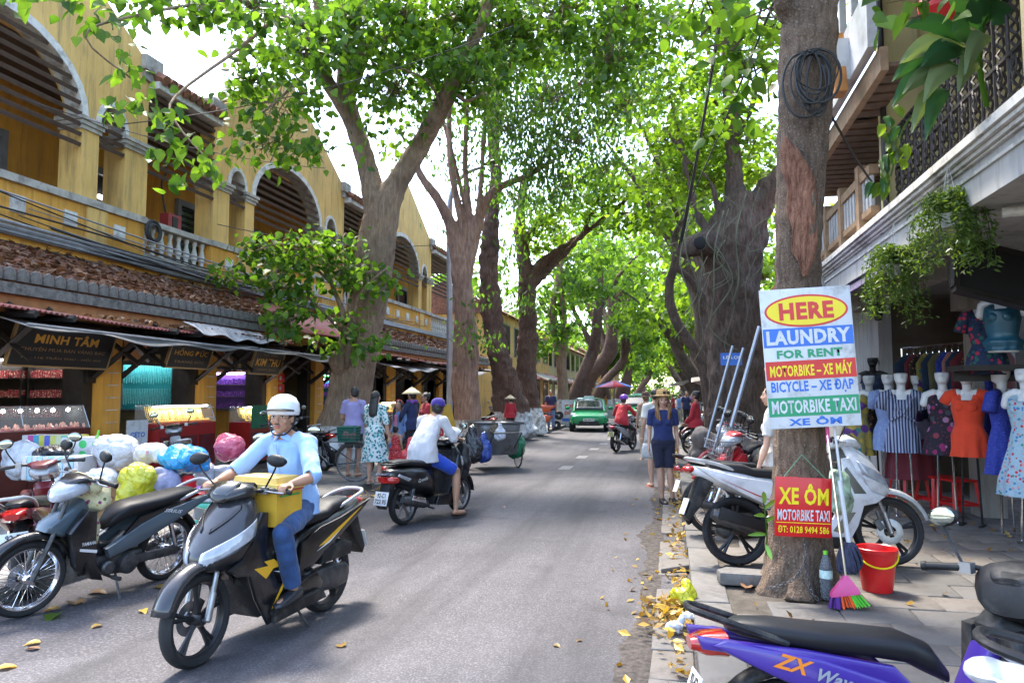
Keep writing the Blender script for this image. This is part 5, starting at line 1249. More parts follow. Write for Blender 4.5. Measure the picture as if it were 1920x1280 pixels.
    b = MB(); b.tube([(-.2, .02, .20), (.2, .02, .20)], .012, 6)
    for s in (-1, 1): b.tube([(s * .15, .02, .20), (s * .24, .02, .205)], .019, 8)
    b.tube([(-.08, -.06, .20), (-.22, -.02, .03), (-.25, .0, .025)], .011, 6); part(b, 'stand', m_dmet, t)
    b = MB(); b.loft([(.06, 0, .60, .05, .03), (-.02, 0, .67, .095, .065), (-.12, 0, .715, .12, .06), (-.28, 0, .735, .13, .055), (-.46, 0, .75, .128, .052), (-.66, 0, .775, .112, .048), (-.80, 0, .79, .08, .035), (-.85, 0, .79, .04, .016)], 22, 2.8); part(b, 'seat', seatm or m_seat, t, 60)
    b = MB(); b.tube(spline([(.10, -.62, .74), (.12, -.82, .81), (.09, -.98, .86), (0, -1.01, .865), (-.09, -.98, .86), (-.12, -.82, .81), (-.10, -.62, .74)], 5), .015, 8); part(b, 'grab_rail', rail, t)
    b = MB(); b.loft([(-.86, 0, .72, .10, .05), (-.95, 0, .72, .09, .045), (-1.01, 0, .72, .05, .025)], 14, 3); part(b, 'tail_light', m_redl, t)
    fender(t, yR, r + .035, m_blkp, 70, 215, .055, None, 'rear_fender')
    plate(t, -1.0, .53, -.35, plate_lines, plate_mat)
    if basket:
        b = MB(ms)
        for k in range(9):
            f = -.14 + .035 * k
            b.tube([(f, .64, .70), (f * 1.15, .70, .95)], .0035, 4, False); b.tube([(f, .46, .70), (f * 1.15, .44, .95)], .0035, 4, False)
        for k in range(5):
            z = .70 + .0625 * k; e = 1 + .15 * k / 4
            b.tube([(-.14 * e, .46 - .02 * k / 4, z), (.14 * e, .46 - .02 * k / 4, z), (.14 * e, .64 + .06 * k / 4, z), (-.14 * e, .64 + .06 * k / 4, z), (-.14 * e, .46 - .02 * k / 4, z)], .004, 4, False)
        for k in range(6):
            y = .47 + .033 * k
            for s in (-1, 1): b.tube([(s * .14, y, .70), (s * .16, y + .01, .95)], .0035, 4, False)
        part(b, 'wire_basket', m_alu, t)
    return t
def place(F, R_):
    F, R_ = V((F[0], F[1], 0)), V((R_[0], R_[1], 0)); m = (F + R_) / 2; d = F - R_
    return (m.x, m.y), math.atan2(-d.x, d.y)
# --- hero scooter ridden towards the camera
(hx, hy), hrz = place((-2.91, 4.20), (-2.67, 5.44))
AB = sport_scooter('graphite and black scooter with yellow flash carrying a yellow box, ridden towards the camera', (hx, hy, 0), hrz, 0, steer=.10, rimm=m_brl, dec=[
 (m_yelp, [(.37, .545), (.26, .46), (.19, .515), (.11, .515), (.19, .575), (.28, .575), (.24, .54)], .2055), (m_whttxt, [(.19, .495), (.06, .45), (-.08, .425), (.04, .465)], .2055), (m_yelp, [(.06, .40), (.09, .40), (.20, .25), (.18, .26)], .2055), (m_whttxt, [(.13, .26), (.175, .235), (.20, .16)], .2055),
 (m_yelp, [(-.32, .56), (-.55, .66), (-.86, .78), (-.60, .65), (-.42, .57)], .1825), (m_whttxt, [(-.30, .53), (-.45, .585), (-.58, .64), (-.45, .57)], .1825)])
# --- others
(x, y), rz = place((-3.0, 10.30), (-3.40, 9.10)); GR = classic_scooter('glossy black rounded scooter with red tail light and white number plate on the road', (x, y, 0), rz, 0, plate_lines=('92-C1', '723.95'))
(x, y), rz = place((-4.80, 4.80), (-4.55, 6.02)); SI = underbone('black and steel-blue motorbike with wire wheels and flowered cover, parked at the left kerb', (x, y, 0), rz, -.13, steer=-.12)
for s in (-1, 1): text('YAMAHA', .12, .028, m_whttxt, SI, frame((s * .187, .30, .535), (0, s, 0), (0, 0, 1)), .02, .001)
for s in (-1, 1): text('SIRIUS', .20, .03, m_whttxt, SI, frame((s * .152, -.52, .665), (0, s, -.22 * s * s), (0, 0, 1)), .02, .001, shear=.4)
# flowered rain cover stuffed behind the handlebars
def flowermat(name, base, cols, sc=14, th=.33):
    t = NT(name); vo = t.new('ShaderNodeTexVoronoi'); t.link(t.coord(), vo.inputs['Vector']); vo.inputs['Scale'].default_value = sc
    sp = t.new('ShaderNodeSeparateColor'); t.link(vo.outputs['Color'], sp.inputs[0])
    c = t.ramp(sp.outputs[0], [(i / max(1, len(cols) - 1) * .9 + .02, q) for i, q in enumerate(cols)])
    t.n['Color Ramp'].color_ramp.interpolation = 'CONSTANT'
    f = t.ramp(vo.outputs['Distance'], [(th, (1, 1, 1)), (th + .03, (0, 0, 0))]); vo2 = t.new('ShaderNodeTexVoronoi'); t.link(t.coord(), vo2.inputs['Vector']); vo2.inputs['Scale'].default_value = sc * 2.6
    b2 = t.mix(t.ramp(vo2.outputs['Distance'], [(.22, (1, 1, 1)), (.28, (0, 0, 0))]), base, tuple(lerp(a, b, .5) for a, b in zip(base, cols[-1])))
    t.base(t.mix(f, b2, c)); t.set(Roughness=.8); t.bump(t.noise(t.coord(), 10, 3), .6, .03)
    return t.m
m_flower = flowermat('flowered_cloth', (.55, .50, .30), [(.20, .03, .12), (.45, .32, .10), (.28, .06, .15), (.12, .14, .05)], 24, .30)
b = MB(); b.ell((0, .18, .86), (.17, .11, .15), 18, 12); b.ell((.03, .20, .70), (.13, .075, .2), 16, 10); b.ell((.0, .26, .96), (.19, .06, .09), 16, 10); b.box((0, .17, .52), (.2, .05, .3))
remesh(b, 'flowered_cover', m_flower, SI, .02, 4, .03, 9)
(x, y), rz = place((-6.3, 6.95), (-5.62, 5.95)); RB = underbone('maroon motorbike cut by the left picture edge, rear light and number plate showing', (-5.55, 5.75, 0), R(35), -.10, m_maroon, m_maroon, ('92-F1', '087.95'), spoked=True, rail=m_silvp)
(x, y), rz = place((-4.35, 7.25), (-3.85, 6.2)); UB4 = sport_scooter('dark blue scooter with pale seat standing just behind the rider in blue shirt', (-4.05, 7.45, 0), R(15), -.12, m_bluep, m_bluep, hi=True)
# right pavement
(x, y), rz = place((1.86, 7.36), (.55, 7.08)); WB = sport_scooter('white scooter with grey stripes standing on the pavement behind the sign tree', (x, y, .13), rz, -.10, m_white_paint, m_white_paint, m_white_paint, m_brl, steer=-.15, sc=1.07, fend=m_silvp, dec=[(m_grey_paint, [(.42, .60), (.27, .82), (.25, .80), (.32, .60)], .2055), (m_redp, [(-.25, .50), (-.50, .60), (-.8, .73), (-.50, .59)], .1825), (m_grey_paint, [(.25, .45), (.12, .30), (.20, .28), (.32, .45)], .2055)])
(x, y), rz = place((1.62, 8.85), (.42, 8.55)); TB = underbone('teal and black motorbike with red tail light parked behind the white scooter', (x, y, .13), rz, -.12, m_black_paint, m_tealp, hi=True, rail=m_blkp)
(x, y), rz = place((.50, 10.2), (1.62, 10.75)); B1 = underbone('bright red motorbike with wire front basket parked facing the road', (x, y, .13), rz, -.12, m_redp, m_redp, basket=True, hi=False, leg=m_redp)
PB_ = [((.55, 11.0), (1.7, 11.6), m_black_paint, m_maroon, 'black motorbike with maroon side cover next to the red one with the basket'), ((.55, 12.0), (1.7, 12.7), m_black_paint, m_silvp, 'black and silver motorbike third in the row beyond the sign tree'), ((.6, 13.0), (1.75, 13.7), m_redp, m_black_paint, 'red and black motorbike fourth in the pavement row'), ((.6, 14.0), (1.75, 14.8), m_black_paint, m_bluep, 'black and blue motorbike before the giant gnarled trunk'), ((.45, 19.5), (1.5, 20.2), m_black_paint, m_redp, 'black and red motorbike parked just past the giant trunk'), ((.45, 21.5), (1.5, 22.2), m_maroon, m_black_paint, 'maroon motorbike farther along the right kerb'), ((.45, 24), (1.5, 24.6), m_black_paint, m_silvp, 'dark silver motorbike far along the right kerb')]
for F, R_, c1, c2, lab in PB_:
    (x, y), rz = place(F, R_); underbone(lab, (x, y, .13), rz, -.12, c1, c2, hi=False, group='motorbikes parked along the right pavement')
for F, R_, c1, c2, lab in [((-7.3, 12.9), (-6.4, 12.1), m_black_paint, m_redp, 'black motorbike with red trim parked under the green awning board'), ((-8.2, 11.2), (-7.4, 10.3), m_black_paint, m_silvp, 'black motorbike whose handlebars rise over the heap of bags'), ((-7.9, 14.4), (-6.9, 13.9), m_black_paint, m_black_paint, 'plain black motorbike beside the forked tree'), ((-6.9, 18.0), (-6.0, 17.2), m_white_paint, m_black_paint, 'white and black motorbike behind the girl in denim'), ((-6.8, 24.2), (-5.9, 23.6), m_black_paint, m_redp, 'black motorbike with red cover beyond the garbage cart'), ((-7.0, 34), (-6.0, 33.2), m_redp, m_black_paint, 'red motorbike beside the slim whitewashed trunk'), ((-7.6, 31), (-6.6, 30.4), m_black_paint, m_silvp, 'black motorbike by the dark mossy trunk')]:
    (x, y), rz = place(F, R_); underbone(lab, (x, y, .12), rz, -.12, c1, c2, hi=False, group='motorbikes parked on the left pavement', spoked=False)
(x, y), rz = place((-1.18, 22.6), (-1.58, 21.42)); RR_ = underbone('grey motorbike ridden away by the person in red', (x, y, 0), rz, 0, m_silvp, m_silvp, ('92', '123'), hi=False, plate_mat=M('yellow_plate', (.6, .55, .25), rough=.5), spoked=False)
# --- foreground purple motorbike, cut by the frame
(x, y), rz = place((1.62, 2.72), (.42, 3.02))
PU = underbone('purple motorbike with long black seat in the bottom right corner', (.92, 3.03, .13), R(-79), -.08, m_purplep, m_purplep, ('92-K2', '041.17'), rail=m_blkp, lens_head=False, stripe=False, steer=.6, hi=True, sc=.87, leg=m_blkp)
for ch in list(PU.children):
    if ch.name.split('.')[0] in ('headlight', 'handlebar_cover', 'front_panel', 'front_fender'): ch.data.materials.clear(); ch.data.materials.append(m_blkp)
b = MB(steerm(.6)); b.loft([(.22, 0, .93, .12, .07), (.30, 0, .95, .17, .12), (.40, 0, .94, .17, .13), (.50, 0, .90, .10, .09)], 18, 2.6); part(b, 'headlight_cowl', m_blkp, PU, 60)
for s in (1,):
    for nm, txt, w, h, y0, z0, mt in (('x', 'ZX', .16, .06, -.62, .672, m_orgp), ('y', 'Wave', .17, .05, -.44, .612, M('grey_decal', (.30, .31, .34), rough=.4, var=0)), ('z', 'URBAN SPORTY MOVER', .16, .012, -.41, .568, M('cyan_decal', (.03, .40, .48), rough=.4, var=0))):
        text(txt, w, h, mt, PU, frame((.1525, y0, z0), (0, 1, -.27), (0, .27, 1)), .03, .002, shear=.35)
WM = sport_scooter('white scooter cut by the bottom right corner, only its tail and chrome rack showing', (1.75, 1.90, .13), R(-110), -.06, m_white_paint, m_white_paint, m_white_paint, hi=False)
for ch in WM.children:
    if ch.name.startswith('tail_light'): ch.data.materials[0] = m_white_paint
# ================================================================== PEOPLE
def skinmat(name, c):
    if name in _mats: return _mats[name]
    t = NT(name); vec = t.coord(); n = t.noise(vec, 7, 3)
    t.base(t.ramp(n, [(.3, tuple(x * .86 for x in c)), (.7, tuple(min(1, x * 1.1) for x in c))])); t.set(Roughness=.48)
    t.b.inputs['Subsurface Weight'].default_value = .08; t.b.inputs['Subsurface Radius'].default_value = (.02, .008, .004)
    t.bump(t.noise(vec, 90, 3), .12, .003)
    _mats[name] = t.m; return t.m
m_skin = skinmat('tan_skin', (.42, .22, .135)); m_skinl = skinmat('light_skin', (.56, .32, .22)); m_skind = skinmat('brown_skin', (.30, .155, .09))
def hairmat(name, c, c2=None):
    t = NT(name); n = t.noise(t.mapped((14, 14, 1.6)), 5, 4, .6)
    t.base(t.ramp(n, [(.35, c), (.7, c2 or tuple(x * 2.6 for x in c))])); t.set(Roughness=.42); t.bump(n, .7, .012)
    return t.m
m_hair = hairmat('black_hair', (.010, .009, .009)); m_hairb = hairmat('brown_hair', (.11, .052, .022), (.36, .19, .075))
m_eyew = M('eye_white', (.6, .58, .56), rough=.2, var=0); m_iris = M('dark_iris', (.015, .010, .008), rough=.15, var=0); m_lip = M('lips', (.34, .10, .085), rough=.45, var=.1); m_teeth = M('teeth', (.75, .73, .68), rough=.25, var=0)
BASE = dict(pelvis=(0, 0, .95), waist=(0, 0, 1.09), chest=(0, .0, 1.28), neck=(0, -.01, 1.46), head=(0, .015, 1.60),
 sh=(.175, -.005, 1.40), el=(.225, -.03, 1.12), wr=(.235, .06, .88), hip=(.088, 0, .93), kn=(.095, .02, .50), an=(.095, -.03, .085), toe=(.115, .13, .03))
def hand(b, wr, d, n, s, curl=.4, k=1.0, thumb=True):
    d = V(d).normalized(); n = (V(n) - d * V(n).dot(d)).normalized(); w = d.cross(n).normalized(); wr = V(wr)
    ax = Matrix((w, d, n)).transposed()
    vs = MB(); vs.ell((0, 0, 0), (.040 * k, .050 * k, .015 * k), 12, 8); b.add([ax @ p + wr + d * .052 * k for p in vs.v], vs.f)
    for i, (o, L) in enumerate(((-1.5, .068), (-.5, .078), (.5, .074), (1.5, .058))):
        p = wr + d * (.088 if abs(o) < 1 else .080) * k + w * o * .0195 * k; pts = [p - d * .02 * k]; a = curl * .5
        for q, f in enumerate((.42, .32, .26)):
            pts.append(p); a += curl * (.9 if q else .4); p = p + (d * math.cos(a) + n * math.sin(a)) * L * f * k
        pts.append(p); b.tube(pts, [.0085 * k, .0088 * k, .0082 * k, .0076 * k, .0064 * k][:len(pts)], 8)
        b.ell(p, .0066 * k, 8, 6)
    if thumb:
        q = wr + d * .028 * k + w * s * .032 * k; r1 = q + (d * .6 + w * s * .7 + n * .25).normalized() * .036 * k; r2 = r1 + (d * .85 + w * s * .2 + n * .45 * (curl + .2)).normalized() * .034 * k
        b.tube([q - d * .01, q, r1, r2], [.012 * k, .0115 * k, .0095 * k, .0075 * k], 8); b.ell(r2, .0078 * k, 8, 6)
def limb(b, pts, rad, n=12):
    sp = [V(p) for p in pts]; b.tube(sp, rad, n)
    b.ell(sp[0], rad[0] * .99, n, 8); b.ell(sp[-1], rad[-1] * .99, n, 8)
def seg(a, c, r, bulge=0, n=6):
    a, c = V(a), V(c); return [lerp(a, c, i / n) for i in range(n + 1)], [lerp(r[0], r[1], i / n) + bulge * math.sin(PI * min(1, i / n * 1.25)) for i in range(n + 1)]
def person(label, loc, rz=0, J=None, skin=None, height=1.70, vox=.010, female=False, face=0.0, nod=0.0, top_=None, bottom=None, dress=None, hair='short', hairm=None, shoes=None, bare=False, hands=((0, 0), (0, 0)), detail=True, smile=False, group='people in the street', fat=1.0):
    """local frame: x to the person's right, y forward, z up. J joints for both sides: 'el' (mirrored) or 'el_l'/'el_r'"""
    k = height / 1.70; t = thing('person', label, 'person', loc, rz, group); skin = skin or m_skin; hairm = hairm or m_hair
    q = dict(BASE); J = J or {}; q.update(J)
    def j(n, s):
        c = q.get(n + ('_r' if s > 0 else '_l'))
        if c is not None: return V(c) * k
        c = q[n]; return V((c[0] * s, c[1], c[2])) * k
    def c(n): return V(q[n]) * k
    f = 0.90 if female else 1.0; g = fat
    hx = V((math.sin(face), math.cos(face), 0)); hu = V((hx.x * math.sin(-nod), hx.y * math.sin(-nod), math.cos(nod))); hf = (hx - hu * hx.dot(hu)).normalized(); hr = hf.cross(hu).normalized()
    H = c('head'); hm = Matrix((hr, hf, hu)).transposed().to_4x4(); hm.translation = H; hk = hm @ Matrix.Scale(k * (1.0 if height > 1.4 else 1.18), 4)
    fw = V((0, 1, 0))
    b = MB()
    spine = [c('pelvis') - V((0, 0, .06 * k)), c('pelvis'), c('waist'), lerp(c('waist'), c('chest'), .5), c('chest'), lerp(c('chest'), c('neck'), .6), c('neck')]
    sr = [x * k for x in (.13, .155 if not female else .165, (.135 if not female else .115) * g, .145 * f * g, .155 * f, .12 * f, .055)]
    sp = spline(spine, 3); b.tube(sp, [float(np.interp(i / (len(sp) - 1), np.linspace(0, 1, 7), sr)) for i in range(len(sp))], 16, flat=.64, up=fw)
    limb(b, [c('neck') - V((0, 0, .04 * k)), lerp(c('neck'), H, .6), H - hu * .02 * k], [.058 * k * f, .052 * k * f, .05 * k])
    for s in (-1, 1):
        limb(b, [lerp(c('neck'), j('sh', s), .25), j('sh', s)], [.05 * k, .056 * k * f])
        limb(b, *seg(j('sh', s), j('el', s), (.050 * k * f, .038 * k * f), .004)); limb(b, *seg(j('el', s), j('wr', s), (.038 * k * f, .025 * k * f), .006 * k))
        limb(b, *seg(j('hip', s), j('kn', s), (.085 * k, .054 * k), .004)); limb(b, *seg(j('kn', s), j('an', s), (.052 * k, .034 * k), .012 * k))
        hd = hands[0 if s < 0 else 1]; dv = hd[0] or (j('wr', s) - j('el', s)); nv = hd[1] or V((-s, .15, 0))
        if detail: hand(b, j('wr', s), dv, nv, -s if not hd[0] else (hd[3] if len(hd) > 3 else -s), hd[2] if len(hd) > 2 else .35, k)
        else: b.ell(j('wr', s) + V(dv).normalized() * .06 * k, (.03, .025, .05), 8, 6)
        an, toe = j('an', s), j('toe', s); limb(b, [an - V((0, .035 * k, .045 * k)), lerp(an, toe, .55) - V((0, 0, .028 * k)), toe], [.034 * k, .036 * k, .024 * k])
    # head
    hb = MB(hk); hb.ell((0, -.008, .018), (.074, .094, .096), 18, 14); hb.ell((0, .022, -.045), (.058, .066, .068), 14, 10); hb.ell((0, .062, -.090), (.026, .024, .022), 10, 8)
    hb.tube([(0, .086, .022), (0, .100, -.005), (0, .112, -.026)], [.010, .012, .0145], 8); hb.ell((0, .106, -.029), (.019, .012, .011), 10, 6)
    for s in (-1, 1): hb.ell((s * .076, -.008, -.008), (.010, .02, .030), 8, 8); hb.ell((s * .040, .066, -.022), (.024, .020, .022), 10, 8); hb.tube([(s * .012, .090, .030), (s * .042, .080, .030)], [.009, .008], 6)
    hb.ell((0, .088, -.058), (.026, .014, .013), 10, 6)
    b.add(hb.v, hb.f)
    body = remesh(b, 'body', skin, t, vox, 3 if vox < .009 else 2)
    if detail:
        for s in (-1, 1):
            e = MB(hk); e.ell((s * .033, .0795, .010), (.0155, .010, .0072), 10, 6); ey = e.build('eye', m_eyew, t); e = MB(hk); e.ell((s * .033 + .004 * face, .0865, .010), (.0070, .004, .0068), 8, 6); e.build('iris', m_iris, ey)
            e = MB(hk); e.tube([(s * .016, .0965, .031), (s * .034, .0925, .036), (s * .052, .079, .030)], [.0035, .0042, .002], 5); e.build('eyebrow', hairm if hairm is not m_hairb else m_hairb, t)
            e = MB(hk); e.tube([(s * .018, .087, .0145), (s * .033, .0895, .0185), (s * .049, .079, .0135)], [.0016, .0022, .0015], 5); e.build('eyelid', m_hair, t)
        e = MB(hk); w = .026 if smile else .021
        for dz, rr in ((-.0545, .0048), (-.0630, .0056)):
            cz = -.004 if smile else 0
            e.tube([(-w, .088, dz + (.006 if smile else .0) * .6), (-w * .5, .100, dz + cz * .5), (0, .1035, dz + cz), (w * .5, .100, dz + cz * .5), (w, .088, dz + (.006 if smile else 0) * .6)], [.002, rr, rr * .9, rr, .002], 6)
        mo = e.build('mouth', m_lip, t)
        if smile: e = MB(hk); e.box((0, .099, -.0605), (.034, .006, .007)); e.build('teeth', m_teeth, mo)
    # hair
    if hair:
        b = MB(hk); b.ell((0, -.020, .028), (.083, .098, .100), 20, 14)
        if hair == 'short': b.ell((0, -.045, -.01), (.077, .070, .075), 14, 10)
        if hair == 'bun': b.ell((0, -.045, -.01), (.076, .068, .07), 14, 10); b.ell((0, -.10, .09), (.04, .04, .038), 12, 8)
        if hair == 'long':
            b.tube([(0, -.04, .05), (0, -.065, -.06), (0, -.09, -.18), (0, -.10, -.32), (0, -.09, -.40)], [.085, .088, .098, .092, .05], 16, flat=.52, up=(0, 1, 0))
        if hair == 'front':
            b.tube([(0, -.04, .05), (0, -.065, -.06), (0, -.08, -.18), (0, -.09, -.28)], [.085, .09, .10, .06], 16, flat=.5, up=(0, 1, 0))
            for s in (-1, 1):
                for o in range(4):
                    b.tube(spline([(s * .06, .02 - .02 * o, .075), (s * (.094 + .004 * o), .015 - .015 * o, -.02), (s * (.092 + .006 * o), .045, -.12), (s * (.088 + .01 * (o - 1.5)), .082 - .015 * o, -.24), (s * (.080 + .012 * (o - 1.5)), .10 - .012 * o, -.37 + .03 * (o % 2))], 4), [.015, .021, .033, .034, .012], 8, flat=.75)
        remesh(b, 'hair', hairm, t, max(vox, .008), 2, .006, 40)
    # clothes
    cv = max(vox, .009)
    def sleeve(b, s, long_):
        b.tube([lerp(c('neck'), j('sh', s), .45) + V((0, 0, .005)), j('sh', s) + V((0, 0, .004)), lerp(j('sh', s), j('el', s), .5)], [.058 * k, .068 * k * f, .064 * k * f], 14)
        b.ell(j('sh', s), .068 * k * f, 14, 10)
        if long_ == 'long': b.tube([lerp(j('sh', s), j('el', s), .45), j('el', s), lerp(j('el', s), j('wr', s), .5), lerp(j('el', s), j('wr', s), .93)], [.063 * k * f, .054 * k, .049 * k, .044 * k], 14); b.ell(j('el', s), .054 * k, 12, 8)
        elif long_ == 'half': b.tube([lerp(j('sh', s), j('el', s), .45), lerp(j('sh', s), j('el', s), 1.0), lerp(j('el', s), j('wr', s), .08)], [.064 * k * f, .062 * k, .064 * k], 14)
        elif long_ == 'short': b.tube([lerp(j('sh', s), j('el', s), .45), lerp(j('sh', s), j('el', s), .72)], [.065 * k * f, .068 * k * f], 14)
    if top_ or dress:
        mt, sl, hem = (top_ or (dress[0], dress[1], 0))[:3]; e = .022 if not dress else .014
        b = MB(); tuck = bottom and hem <= .05; P = [c('pelvis') + V((0, 0, (.02 if tuck else -hem) * k)), c('pelvis') + V((0, 0, .05 * k)), c('waist'), lerp(c('waist'), c('chest'), .5), c('chest'), lerp(c('chest'), c('neck'), .55), lerp(c('chest'), c('neck'), .93)]
        rr = [x * k for x in ((.172 if tuck else .212) * g, (.17 if tuck else .20) * g, (.172 if not female else .142) * g, .166 * f * g, .172 * f, .150 * f, .072)]
        sp = spline(P, 3); b.tube(sp, [float(np.interp(i / (len(sp) - 1), np.linspace(0, 1, 7), rr)) for i in range(len(sp))], 20, flat=.72, up=fw)
        if female: 
            for s in (-1, 1): b.ell(c('chest') + V((s * .062 * k, .075 * k, -.03 * k)), (.062 * k, .05 * k, .06 * k), 12, 8)
        for s in (-1, 1):
            if sl != 'none': sleeve(b, s, sl)
        if dress:
            hz = dress[2] * k; pz = c('pelvis'); fl = dress[3] * k
            b2 = [V((pz.x, pz.y, lerp(pz.z + .05 * k, hz, u))) for u in np.linspace(0, 1, 6)]
            rs = []
            for i, p in enumerate(b2):
                r0 = lerp(.17 * k, fl, i / 5)
                rs.append([p + V((r0 * math.cos(a) * (1 + .07 * i / 5 * math.sin(a * 7)), r0 * .74 * math.sin(a) * (1 + .07 * i / 5 * math.sin(a * 7)), 0)) for a in np.linspace(0, 2 * PI, 42, endpoint=False)])
            b.rings(rs)
        remesh(b, 'dress' if dress else 'shirt', mt, t, cv, 2, .008 * k, 10)
    if bottom:
        kind, mt = bottom[:2]; b = MB(); b.tube([c('pelvis') - V((0, 0, .10 * k)), c('pelvis'), c('pelvis') + V((0, 0, .07 * k))], [.15 * k, .17 * k, .157 * k], 18, flat=.74, up=fw)
        for s in (-1, 1):
            h_, kn_, an_ = j('hip', s), j('kn', s), j('an', s); b.ell(h_, .105 * k, 14, 10)
            if kind == 'trousers': b.tube([h_, lerp(h_, kn_, .5), kn_, lerp(kn_, an_, .5), lerp(kn_, an_, .93)], [.104 * k, .090 * k, .073 * k, .066 * k, .062 * k], 16); b.ell(kn_, .073 * k, 12, 8)
            elif kind == 'shorts': b.tube([h_, lerp(h_, kn_, .5), lerp(h_, kn_, .88)], [.100 * k, .092 * k, .084 * k], 16)
        remesh(b, kind, mt, t, cv, 2, .007 * k, 13)
    if shoes:
        for s in (-1, 1):
            an, toe = j('an', s), j('toe', s); fd = V((toe.x - an.x, toe.y - an.y, 0)).normalized(); b = MB()
            m0 = frame(V((an.x, an.y, toe.z - .03 * k)), fd.cross(V((0, 0, 1))), fd)
            if bare:
                b.m = m0; b.prism([(x * k, y * k) for x, y in ((-.035, -.06), (.035, -.06), (.043, .08), (.04, .17), (0, .20), (-.04, .17), (-.043, .08))], -.012 * k, .008 * k, 'xy', .004); b.tube([(-.04 * k, .05 * k, .0), (0, .11 * k, .055 * k), (.04 * k, .05 * k, 0)], .007 * k, 6); sb = b.build('sandal', shoes, t)
            else:
                b.m = m0; b.loft([(-.075 * k, 0, .045 * k, .034 * k, .048 * k), (-.03 * k, 0, .05 * k, .042 * k, .055 * k), (.05 * k, 0, .04 * k, .046 * k, .043 * k), (.13 * k, 0, .028 * k, .048 * k, .03 * k), (.19 * k, 0, .02 * k, .035 * k, .02 * k), (.215 * k, 0, .016 * k, .012 * k, .010 * k)], 14, 2.3)
                sb = b.build('shoe', shoes, t, smooth=70)
    t['_hm'] = 0; del t['_hm']
    return t, hk
def helmet(t, hk, mat, visor=None, name='helmet', strap=True):
    b = MB(hk); b.lathe([(.112, -.012), (.118, .02), (.112, .07), (.085, .115), (.045, .137), (.001, .144)], 26, (0, -.012, .034)); o = part(b, name, mat, t, 80); md = o.modifiers.new('s', 'SOLIDIFY'); md.thickness = .010; md.offset = -1
    b = MB(hk); b.grid(lambda u, v: (lerp(.112, .125, v) * math.sin((u - .5) * 2.2), -.012 + lerp(.114, .150, v) * math.cos((u - .5) * 2.2), .062 - .010 * v + .008 * math.cos((u - .5) * 3)), 18, 4); o2 = part(b, 'visor_brim', visor or m_blkp, t, 80); md = o2.modifiers.new('s', 'SOLIDIFY'); md.thickness = .006
    if strap:
        b = MB(hk)
        for s in (-1, 1): b.tube(spline([(s * .095, .0, .01), (s * .085, .02, -.06), (s * .05, .05, -.112), (0, .062, -.122)], 4), .0055, 5)
        part(b, 'chin_strap', m_blkp, t)
    return o
def conehat(t, hk, mat, r=.21, name='conical_hat'):
    b = MB(hk); b.lathe([(r, .045), (r * .66, .105), (r * .33, .16), (.001, .215)], 26); o = part(b, name, mat, t, 80); md = o.modifiers.new('s', 'SOLIDIFY'); md.thickness = .006
m_straw = M('palm_straw', (.58, .47, .28), rough=.7, var=.2, scale=18, bump=.4, bscale=60)
m_straw2 = M('woven_straw', (.46, .28, .11), rough=.75, var=.25, scale=25, bump=.6, bscale=90)
# --- rider of the hero scooter
m_shirtb = cloth('sky_blue_shirt', (.26, .42, .72), .10); m_jean = cloth('blue_denim', (.020, .060, .17), .35)
ms_ = steerm(.10)
gl, gr = ms_ @ V((-.30, .225, 1.030)), ms_ @ V((.30, .225, 1.030))
HERO, hk = person('man in light blue shirt and jeans with white half helmet riding the graphite scooter', (hx, hy, 0), hrz, dict(
 pelvis=(0, -.24, .885), waist=(0, -.235, 1.02), chest=(.0, -.19, 1.20), neck=(0.01, -.165, 1.375), head=(.015, -.13, 1.500), sh=(.185, -.17, 1.315), el_l=(-.35, -.02, 1.10), el_r=(.36, -.02, 1.10),
 wr_l=(gl.x + .0, gl.y - .085, gl.z + .035), wr_r=(gr.x, gr.y - .085, gr.z + .035), hip=(.105, -.22, .85), kn=(.26, .17, .74), an=(.235, .02, .34), toe=(.26, .19, .285)),
 skin=m_skin, vox=.0075, face=-.30, nod=.02, top_=(m_shirtb, 'half', .08), bottom=('trousers', m_jean), hair='short', shoes=M('dark_loafers', (.02, .022, .028), rough=.4, var=.2),
 hands=(((.0, 1, -.10), (0, -.1, -1), .95, 1), ((.0, 1, -.10), (0, -.1, -1), .95, -1)), fat=1.06)
helmet(HERO, hk, M('white_shell', (.72, .74, .78), rough=.2, var=.06, coat=.8), m_blkp)
b = MB(hk); b.tube([(-.022, .098, -.044), (0, .1045, -.042), (.022, .098, -.044)], [.003, .0045, .003], 5); part(b, 'moustache', m_hair, HERO)
b = MB()   # shirt collar and placket
for s in (-1, 1): b.box((s * .045, -.105, 1.362), (.075, .012, .04), rot=(.5, s * .5, -s * .5))
b.box((.005, -.062, 1.20), (.028, .006, .24), rot=(-.22, 0, 0)); part(b, 'collar', m_shirtb, HERO)
# yellow foam box between his arms
m_ybox = M('yellow_foam', (.62, .36, .03), rough=.6, var=.12, scale=5, dirt=(.40, .22, .03)); m_ybox2 = M('pale_yellow_lid', (.68, .47, .12), rough=.6, var=.1)
FB = thing('foam_box', 'yellow foam box with pale lid carried between the arms of the scooter rider', 'box', (hx, hy, 0), hrz)
b = MB(); b.box((-.03, .07, .905), (.40, .26, .24)); b.box((-.03, .07, .786), (.37, .23, .012)); part(b, 'box_body', m_ybox, FB)
b = MB(); b.box((-.03, .07, 1.047), (.43, .29, .040), taper=.97); b.box((-.03, .07, 1.088), (.38, .245, .040), taper=.95); part(b, 'lid', m_ybox2, FB)
b = MB(); b.box((-.03, .07, 1.0205), (.414, .274, .016)); part(b, 'red_tape', m_redp, FB)
b = MB(); b.box((-.232, .07, .985), (.004, .20, .012)); part(b, 'green_tape', M('green_tape', (.03, .30, .06), rough=.5), FB)
